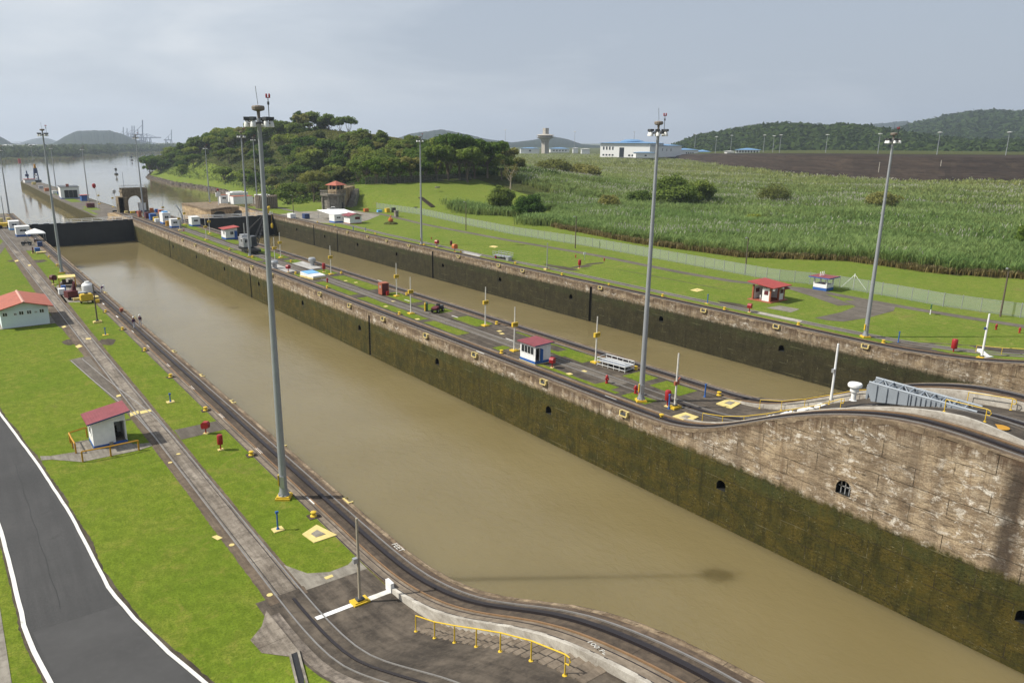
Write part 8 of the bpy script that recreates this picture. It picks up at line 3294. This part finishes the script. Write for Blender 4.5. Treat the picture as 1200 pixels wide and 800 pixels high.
# ------------------------------------------------------------------ people
def person(label, loc, rz_, pose='stand', shirt='shirt', trouser='trouser', helmet='white'):
    """one continuous skinned body; materials change at the waist, neck and wrists"""
    r_ = thing('person', label, 'person', loc, rz_)
    J = {'pel': (0, 0, 0.95), 'che': (0, 0.0, 1.28), 'nek': (0, 0.0, 1.50), 'hea': (0, -0.02, 1.66)}
    if pose == 'bend':
        J.update(che=(0, -0.26, 1.10), nek=(0, -0.44, 1.18), hea=(0, -0.58, 1.20), pel=(0, 0.02, 0.86))
    px_, py_, pz_ = J['pel']
    cx_, cy_, cz_ = J['che']
    v, e, rad, mt = [], [], [], []

    def add(p, r0, parent=None):
        v.append(p)
        rad.append(r0)
        if parent is not None:
            e.append((parent, len(v) - 1))
        return len(v) - 1
    p0 = add(J['pel'], 0.145)
    p1 = add(((px_ + cx_) / 2, (py_ + cy_) / 2, (pz_ + cz_) / 2), 0.14, p0)
    p2 = add(J['che'], 0.17, p1)
    p3 = add(J['nek'], 0.06, p2)
    p4 = add(J['hea'], 0.105, p3)
    add((J['hea'][0], J['hea'][1] - (0.05 if pose == 'bend' else 0.0), J['hea'][2] + 0.09), 0.085, p4)
    for s in (-1, 1):
        st = 0.07 if s > 0 else -0.05
        h_ = add((s * 0.10, py_, pz_ - 0.05), 0.105, p0)
        k_ = add((s * 0.12, py_ - 0.05 + st, 0.50), 0.075, h_)
        a_ = add((s * 0.12, py_ + 0.02 + st, 0.09), 0.05, k_)
        add((s * 0.13, py_ - 0.13 + st, 0.04), 0.042, a_)
        sh_ = add((s * 0.20, cy_ - 0.01, cz_ + 0.13), 0.07, p2)
        if pose == 'bend':
            el = add((s * 0.24, cy_ - 0.16, cz_ - 0.16), 0.048, sh_)
            wr = add((s * 0.20, cy_ - 0.34, cz_ - 0.36), 0.035, el)
            hd = add((s * 0.19, cy_ - 0.38, cz_ - 0.44), 0.036, wr)
        else:
            el = add((s * 0.27, cy_ + 0.02, cz_ - 0.16), 0.048, sh_)
            wr = add((s * 0.25, cy_ - 0.12 - 0.05 * s, cz_ - 0.36), 0.035, el)
            hd = add((s * 0.24, cy_ - 0.16 - 0.05 * s, cz_ - 0.43), 0.036, wr)
        for f in range(-2, 2):                            # fingers
            add((v[hd][0] + 0.018 * f, v[hd][1] - 0.035, v[hd][2] - 0.075 + 0.01 * abs(f)), 0.010, hd)
        add((v[hd][0] - s * 0.045, v[hd][1] - 0.03, v[hd][2] - 0.02), 0.011, hd)
    me = bpy.data.meshes.new('body')
    me.from_pydata(v, e, [])
    o_ = bpy.data.objects.new('body', me)
    COL.objects.link(o_)
    md = o_.modifiers.new('s', 'SKIN')
    for i, sv in enumerate(me.skin_vertices[0].data):
        sv.radius = (rad[i], rad[i])
        sv.use_root = (i == 0)
    o_.modifiers.new('u', 'SUBSURF').levels = 1
    bpy.context.view_layer.update()
    m2 = bpy.data.meshes.new_from_object(o_.evaluated_get(bpy.context.evaluated_depsgraph_get()))
    bpy.data.objects.remove(o_, do_unlink=True)
    for mm_ in (M['skin'], M[shirt], M[trouser], M['black']):
        m2.materials.append(mm_)
    for p in m2.polygons:
        c = p.center
        if c.z < 0.10:
            p.material_index = 3
        elif (Vector(c) - Vector(J['hea'])).length < 0.26 or (abs(c.x) > 0.17 and c.z < cz_ - 0.28 and c.z > 0.6 and c.y < cy_ - 0.03):
            p.material_index = 0
        elif c.z < pz_ + 0.02 and (pose != 'bend' or c.y > py_ - 0.22):
            p.material_index = 2
        else:
            p.material_index = 1
        p.use_smooth = True
    m2.name = 'body'
    o2 = bpy.data.objects.new('body', m2)
    COL.objects.link(o2)
    o2.parent = r_
    hx, hy, hz = J['hea']
    b_ = MB()
    b_.lathe([(0.155, 0.03), (0.135, 0.05), (0.128, 0.10), (0.09, 0.17), (0, 0.20)], 12, (hx, hy - (0.05 if pose == 'bend' else 0), hz + 0.02))
    obj('helmet', b_, M[helmet], r_, smooth=True)
    b_ = MB()
    for s in (-1, 1):
        b_.box((hx + s * 0.035, hy - 0.10, hz + 0.02), (0.018, 0.012, 0.012))
    b_.box((hx, hy - 0.115, hz - 0.02), (0.022, 0.03, 0.04))
    obj('face', b_, M['skin'], r_)


person('person in dark shirt and white trousers, left one of two standing on the near track', (-1.65, 121.0, 0.06), 0.5)
person('person in plum shirt and white trousers, right one of two standing at the water edge', (-0.55, 121.9, 0.06), -0.6)
person('person in purple shirt bending over gear at the water edge by the work yard', (-0.75, 153.5, 0.06), 2.2, 'bend', 'shirt', 'trouser')
person('person in dark blue clothes working under the far canopy tent', (-3.0, 240.5, 0.02), 0.4, 'bend', 'blue_d', 'black')

# buoys
for (x, y), lab, s in (((135.72, 883.90), 'dark channel buoy in the water beyond the arch, nearer one', 1.0), ((271.52, 1480.74), 'dark channel buoy far out in the water', 1.15)):
    r_ = thing('channel_buoy', lab, 'buoy', (x, y, WATER_Z))
    b = MB()
    b.lathe([(1.6, -0.6), (2.1, 0.2), (1.7, 1.2), (0.7, 1.5)], 12)
    obj('float', b, M['black'], r_)
    b = MB()
    b.tube([(0, 0, 1.4), (0, 0, 4.2)], 0.3, 6)
    b.lathe([(0.3, 3.6), (1.1, 4.0), (1.2, 6.2), (0.4, 6.8), (0, 6.8)], 8)
    obj('topmark', b, M['black'], r_)
    r_.scale = (s, s, s)
# ------------------------------------------------------------------ the new locks beyond the field
def far_hut(name, label, cat, p0, p1, h, roofm='roof_blue', depth=40, rise=2.0, wall='white', win=None, door=False, over=1.6):
    """long building whose front runs from p0 to p1 (world xy), facing the camera"""
    dx, dy = p1[0] - p0[0], p1[1] - p0[1]
    L = math.hypot(dx, dy)
    a = math.atan2(dy, dx)
    z = p0[2]
    cx_, cy_ = (p0[0] + p1[0]) / 2 - math.sin(a) * depth / 2, (p0[1] + p1[1]) / 2 + math.cos(a) * depth / 2
    r_ = hut(name, label, cat, (cx_, cy_, z), a, L, depth, h, 'hip', rise, over, roofm, wall, None, 0, None, None)
    if win:
        for u, zz, ww, hh in win:
            window(r_, 'S', L, depth, u, zz, ww, hh, wall, 'glass', 'window', 0)
    return r_


mainb = far_hut('lock_building', 'large white block building with blue roof beyond the reed field', 'building', (803.0, 838.7, 6.2), (828.5, 763.4, 6.9), 20.5, 'roof_blue', 50, 2.6, 'white',
                [(-34 + i * 5.0, 10.5, 2.4, 4.8) for i in range(4)] + [(-34 + i * 5.0, 2.0, 3.0, 2.4) for i in range(4)] + [(-4.5, 0.2, 7.5, 14.0)] + [(8 + i * 5.2, 1.6, 3.4, 2.6) for i in range(6)], False, 3.0)
far_hut('lock_building', 'grey white wing with blue roof to the right of the large block building', 'building', (834.0, 765.9, 6.8), (931.5, 791.2, 5.8), 16.5, 'roof_blue', 34, 2.0, 'white',
        [(-14, 9, 2, 4), (0, 8, 2, 4), (14, 8, 2, 4)])
b = MB()
b.lathe([(17, 21), (17, 23.4), (10, 25.5), (0, 26)], 20)
obj('roof_dome', b, M['roof_blue'], mainb)
far_hut('lock_building', 'low white gatehouse with flat roof in front of the grey white wing', 'building', (777.6, 742.7, 7.1), (799.9, 726.8, 7.2), 7, 'roof_blue', 18, 1.0, 'white', [(0, 2, 3, 2)])
far_hut('lock_building', 'low white building with blue roof right of the main block', 'building', (960.6, 815.5, 7.5), (991.3, 806.2, 7.5), 9, 'roof_blue', 30, 2.5, 'white', [(-6 + 4 * i, 3, 2, 2.4) for i in range(4)])
far_hut('lock_building', 'low grey roofed shed between the blue roofed buildings', 'building', (1050.1, 853.0, 7.0), (1066.8, 841.1, 7.1), 6, 'roof_blue', 25, 3.0, 'aqua')
far_hut('lock_building', 'white square building with blue hip roof on the dark embankment, rightmost', 'building', (855.9, 637.8, 12.9), (873.4, 612.7, 13.2), 6.0, 'roof_blue', 26, 2.2, 'white', [(-13 + 3.6 * i, 2.6, 1.8, 2.4) for i in range(8)])
far_hut('lock_building', 'tiny white hut beside the blue hip roofed building', 'building', (855.7, 650.5, 12.5), (863.3, 645.1, 12.6), 4.2, 'white', 12, 0.6, 'white')
far_hut('lock_building', 'white and blue low building left of the lookout tower', 'building', (944.7, 1207.3, 5.0), (975.2, 1185.0, 3.5), 10, 'roof_blue', 30, 1.8, 'white', [(0, 4, 4, 3)])
far_hut('lock_building', 'white low building with pale blue roof right of the lookout tower', 'building', (993.9, 1172.9, 7.3), (1024.6, 1151.0, 7.5), 7.5, 'roof_blue', 28, 2.2, 'white', [(-12 + 6 * i, 2.5, 2.5, 2.5) for i in range(5)])
far_hut('lock_building', 'small white cube building, left one of two right of the tower', 'building', (995.6, 1108.1, 7.1), (1003.7, 1102.3, 7.1), 9.5, 'white', 10, 0.6, 'white')
far_hut('lock_building', 'small white cube building, right one of two right of the tower', 'building', (987.5, 1075.5, 6.3), (1000.1, 1066.5, 6.4), 9.0, 'white', 12, 0.6, 'white')
far_hut('lock_building', 'white container hut on top of the dark embankment at the right', 'building', (730.8, 270.3, 14.9), (735.2, 267.1, 14.9), 2.4, 'white', 4, 0.3, 'white', None, False, 0.1)

tw_ = (950.7, 1139.3, 4.4)
lt = thing('lookout_tower', 'concrete control tower with wide disc platform on the horizon', 'tower', tw_)
b = MB()
b.bx(-5.0, 5.0, -5, 5, -6, 30)
b.bx(-1.5, 1.5, -6.3, -6, 4, 26)
obj('shaft', b, M['pale_conc'], lt)
b = MB()
b.lathe([(7, 24), (10, 29), (16.5, 31.4), (17, 32.2), (12, 33.4)], 24)
obj('platform', b, M['pale_conc'], lt)
b = MB()
b.lathe([(13, 32.2), (13.5, 34.6), (17.5, 35.4), (16.0, 36.4), (7, 38), (0, 38.4)], 24)
obj('platform_roof', b, M['pale_conc'], lt)
b = MB()
b.lathe([(13.7, 32.6), (14.0, 34.8)], 24)
obj('glazing', b, M['glass'], lt)
b = MB()
b.bx(-3.5, 5.0, -4, 4, 38, 49)
obj('upper_shaft', b, M['pale_conc'], lt)


# lights on the new locks: slender poles with flat heads
def make_far_light():
    r_ = thing('area_light', 'x', 'area light')
    b_ = MB()
    b_.lathe([(0.42, -3), (0.2, 30)], 6)
    obj('pole', b_, M['mast'], r_)
    b_ = MB()
    b_.lathe([(0.3, 29.2), (2.0, 29.6), (2.2, 30.2), (0.4, 30.6)], 10)
    obj('lamp_head', b_, M['white'], r_)
    return r_


fl0 = make_far_light()
FLG = 'slender area lights on the new locks'
LABS = ['area light on the embankment, behind the nearest trees left of the blue hip roof building', '']
for i, (x, y, z, s) in enumerate([(850.2, 578.2, 12.3, 0.81), (810.9, 543.0, 13.2, 0.8), (807.2, 482.3, 13.8, 0.78), (762.2, 400.2, 14.3, 0.77), (745.0, 336.3, 14.5, 0.79), (773.9, 290.2, 14.4, 0.8), (876.8, 685.9, 11.5, 0.81), (982.5, 738.5, 14.5, 0.81), (849.6, 591.4, 12.6, 0.83), (921.6, 1228.1, 18.1, 1.08), (962.7, 1069.0, 10.1, 1.21), (941.2, 900.3, 30.5, 0.48), (1064.2, 872.9, 21.0, 0.69)]):
    lab = 'slender far area light with flat white head standing beyond the reed field'
    if i == 0:
        fl0.location = (x, y, z)
        fl0.scale = (1, 1, s)
        fl0['label'] = lab
        fl0['group'] = FLG
    else:
        dup(fl0, (x, y, z), 0, lab, FLG, (1, 1, s))
# marker posts in front of the embankment
EP = 'pale marker posts at the foot of the embankment'
for i, ((x, y), h) in enumerate((((712.05, 449.66), 7.0), ((716.70, 447.26), 9.5), ((661.88, 409.51), 4.0), ((717.04, 419.22), 9.0), ((576.87, 303.72), 12.0), ((604.80, 271.61), 14.0))):
    r_ = thing('marker_post', 'pale slender post in front of the dark embankment', 'post', (x - 3, y - 2, 2.0), 0, EP)
    b = MB()
    b.lathe([(0.35, 0), (0.25, h), (0, h + 0.1)], 6)
    obj('post_body', b, M['pale_conc'], r_)


# ------------------------------------------------------------------ container port and sheds far across the water
def gantry(label, base, h, boom_up):
    r_ = thing('gantry_crane', label, 'port crane', base, 0.2, 'container cranes at the far port')
    b_ = MB()
    w_ = h * 0.22
    for sx in (-w_, w_):
        for sy in (-w_ * 0.7, w_ * 0.7):
            b_.tube([(sx, sy, -8), (sx * 0.85, sy * 0.6, h * 0.62)], h * 0.030, 4)
        b_.tube([(sx, -w_ * .7, h * 0.25), (sx, w_ * .7, h * 0.25)], h * 0.026, 4)
    for z in (h * 0.30, h * 0.60):
        b_.tube([(-w_, 0, z), (w_, 0, z)], h * 0.028, 4)
    b_.tube([(0, 0, h * 0.6), (0, 0, h * 0.86)], h * 0.025, 4)
    obj('frame', b_, PM, r_)
    b_ = MB()
    if boom_up:
        b_.tube([(w_, 0, h * 0.6), (w_ * 1.35, 0, h * 1.32)], h * 0.032, 4)
    else:
        b_.tube([(w_, 0, h * 0.60), (w_ + h * 0.75, 0, h * 0.61)], h * 0.030, 4)
    b_.tube([(-w_ * 1.6, 0, h * 0.60), (w_, 0, h * 0.60)], h * 0.032, 4)
    obj('boom', b_, PM, r_)
    b_ = MB()
    b_.tube([(0, 0, h * 0.86), (w_ + h * 0.45, 0, h * 0.62)] if not boom_up else [(0, 0, h * 0.86), (w_ * 1.3, 0, h * 1.1)], h * 0.012, 4)
    b_.tube([(0, 0, h * 0.86), (-w_ * 1.5, 0, h * 0.6)], h * 0.012, 4)
    obj('stays', b_, PM, r_)


PM = weathered('port_crane_blue', (0.10, 0.13, 0.20), 0.8, 0.1, 0.6)
for lab, base, h, up in (('blue container crane with raised boom, leftmost on the far port skyline', (884.5, 4803.9, -10.9), 82, True), ('blue container crane with raised boom, second on the far port skyline', (902.5, 4791.0, -10.8), 78, True),
                         ('blue container crane with raised boom, third on the far port skyline', (924.5, 4775.3, -10.7), 88, True), ('blue container crane with raised boom, fourth on the far port skyline', (934.5, 4768.2, -10.7), 88, True),
                         ('tallest blue container crane with raised boom on the far port skyline', (970.5, 4742.5, -10.4), 112, True), ('blue container crane with lowered boom right of the tallest one', (992.5, 4726.9, -10.3), 84, False),
                         ('blue container crane with lowered boom, second right of the tallest', (1010.6, 4714.0, -10.2), 84, False), ('pale lattice crane standing alone at the right end of the port', (1109.2, 4640.7, -19.1), 78, True)):
    gantry(lab, base, h, up)
for lab, p0, p1, h in (('long low port shed under the container cranes', (905.6, 4725.4, -10.3), (1015.6, 4645.5, -14.4), 22), ('low port shed at the right end of the far port', (1022.9, 4638.8, -19.0), (1121.1, 4567.4, -23.1), 18)):
    far_hut('port_shed', lab, 'shed', p0, p1, h, 'dgrey', 60, 3, 'aqua')
for lab, p0, p1, h, mt in (('long white roofed shed on the far shore, left part', (142.5, 2132.1, -8.0), (195.8, 2094.7, -5.8), 7.5, 'white'), ('white gabled shed on the far shore at the left edge', (127.1, 2091.8, -9.2), (138.5, 2083.7, -9.2), 8, 'white'),
                           ('pale shed with stepped roof on the far shore, right of the first mast', (224.3, 2124.7, -7.4), (248.1, 2108.0, -6.2), 6.5, 'grey_conc'), ('low brown jetty building at the waterline of the far shore', (221.7, 2061.7, -11.5), (254.7, 2038.4, -10.5), 4.0, 'brick'),
                           ('small pinkish house among the far shore trees', (242.7, 2407.5, 3.9), (252.2, 2400.7, 4.0), 7, 'brick'), ('small white house among the far shore trees', (195.6, 2378.5, 6.5), (204.9, 2371.8, 6.5), 6, 'white'),
                           ('small pale house at the left among the far shore trees', (139.6, 2418.0, 5.0), (150.7, 2410.1, 5.1), 7, 'white'), ('tiny white hut at the far shore waterline', (260.9, 2073.3, -6.8), (265.1, 2070.3, -6.7), 4, 'white')):
    far_hut('shore_shed', lab, 'shed', p0, p1, h, mt, 24, 2.2, 'white', None, False, 0.8)

# ------------------------------------------------------------------ air
hz = MB()
hz.bx(-2600, 9500, -1200, 10500, -14.0, 420)
hm = bpy.data.materials.new('haze_air')
hm.use_nodes = True
ht = hm.node_tree
for n_ in list(ht.nodes):
    if n_.type != 'OUTPUT_MATERIAL':
        ht.nodes.remove(n_)
pv = ht.nodes.new('ShaderNodeVolumePrincipled')
pv.inputs['Color'].default_value = (0.74, 0.85, 1.0, 1)
pv.inputs['Density'].default_value = HAZE
pv.inputs['Anisotropy'].default_value = 0.25
ht.links.new(pv.outputs['Volume'], [n_ for n_ in ht.nodes if n_.type == 'OUTPUT_MATERIAL'][0].inputs['Volume'])
ho = obj('haze', hz, hm)
tag(ho, 'thin pale haze in the air', 'haze', kind='stuff')
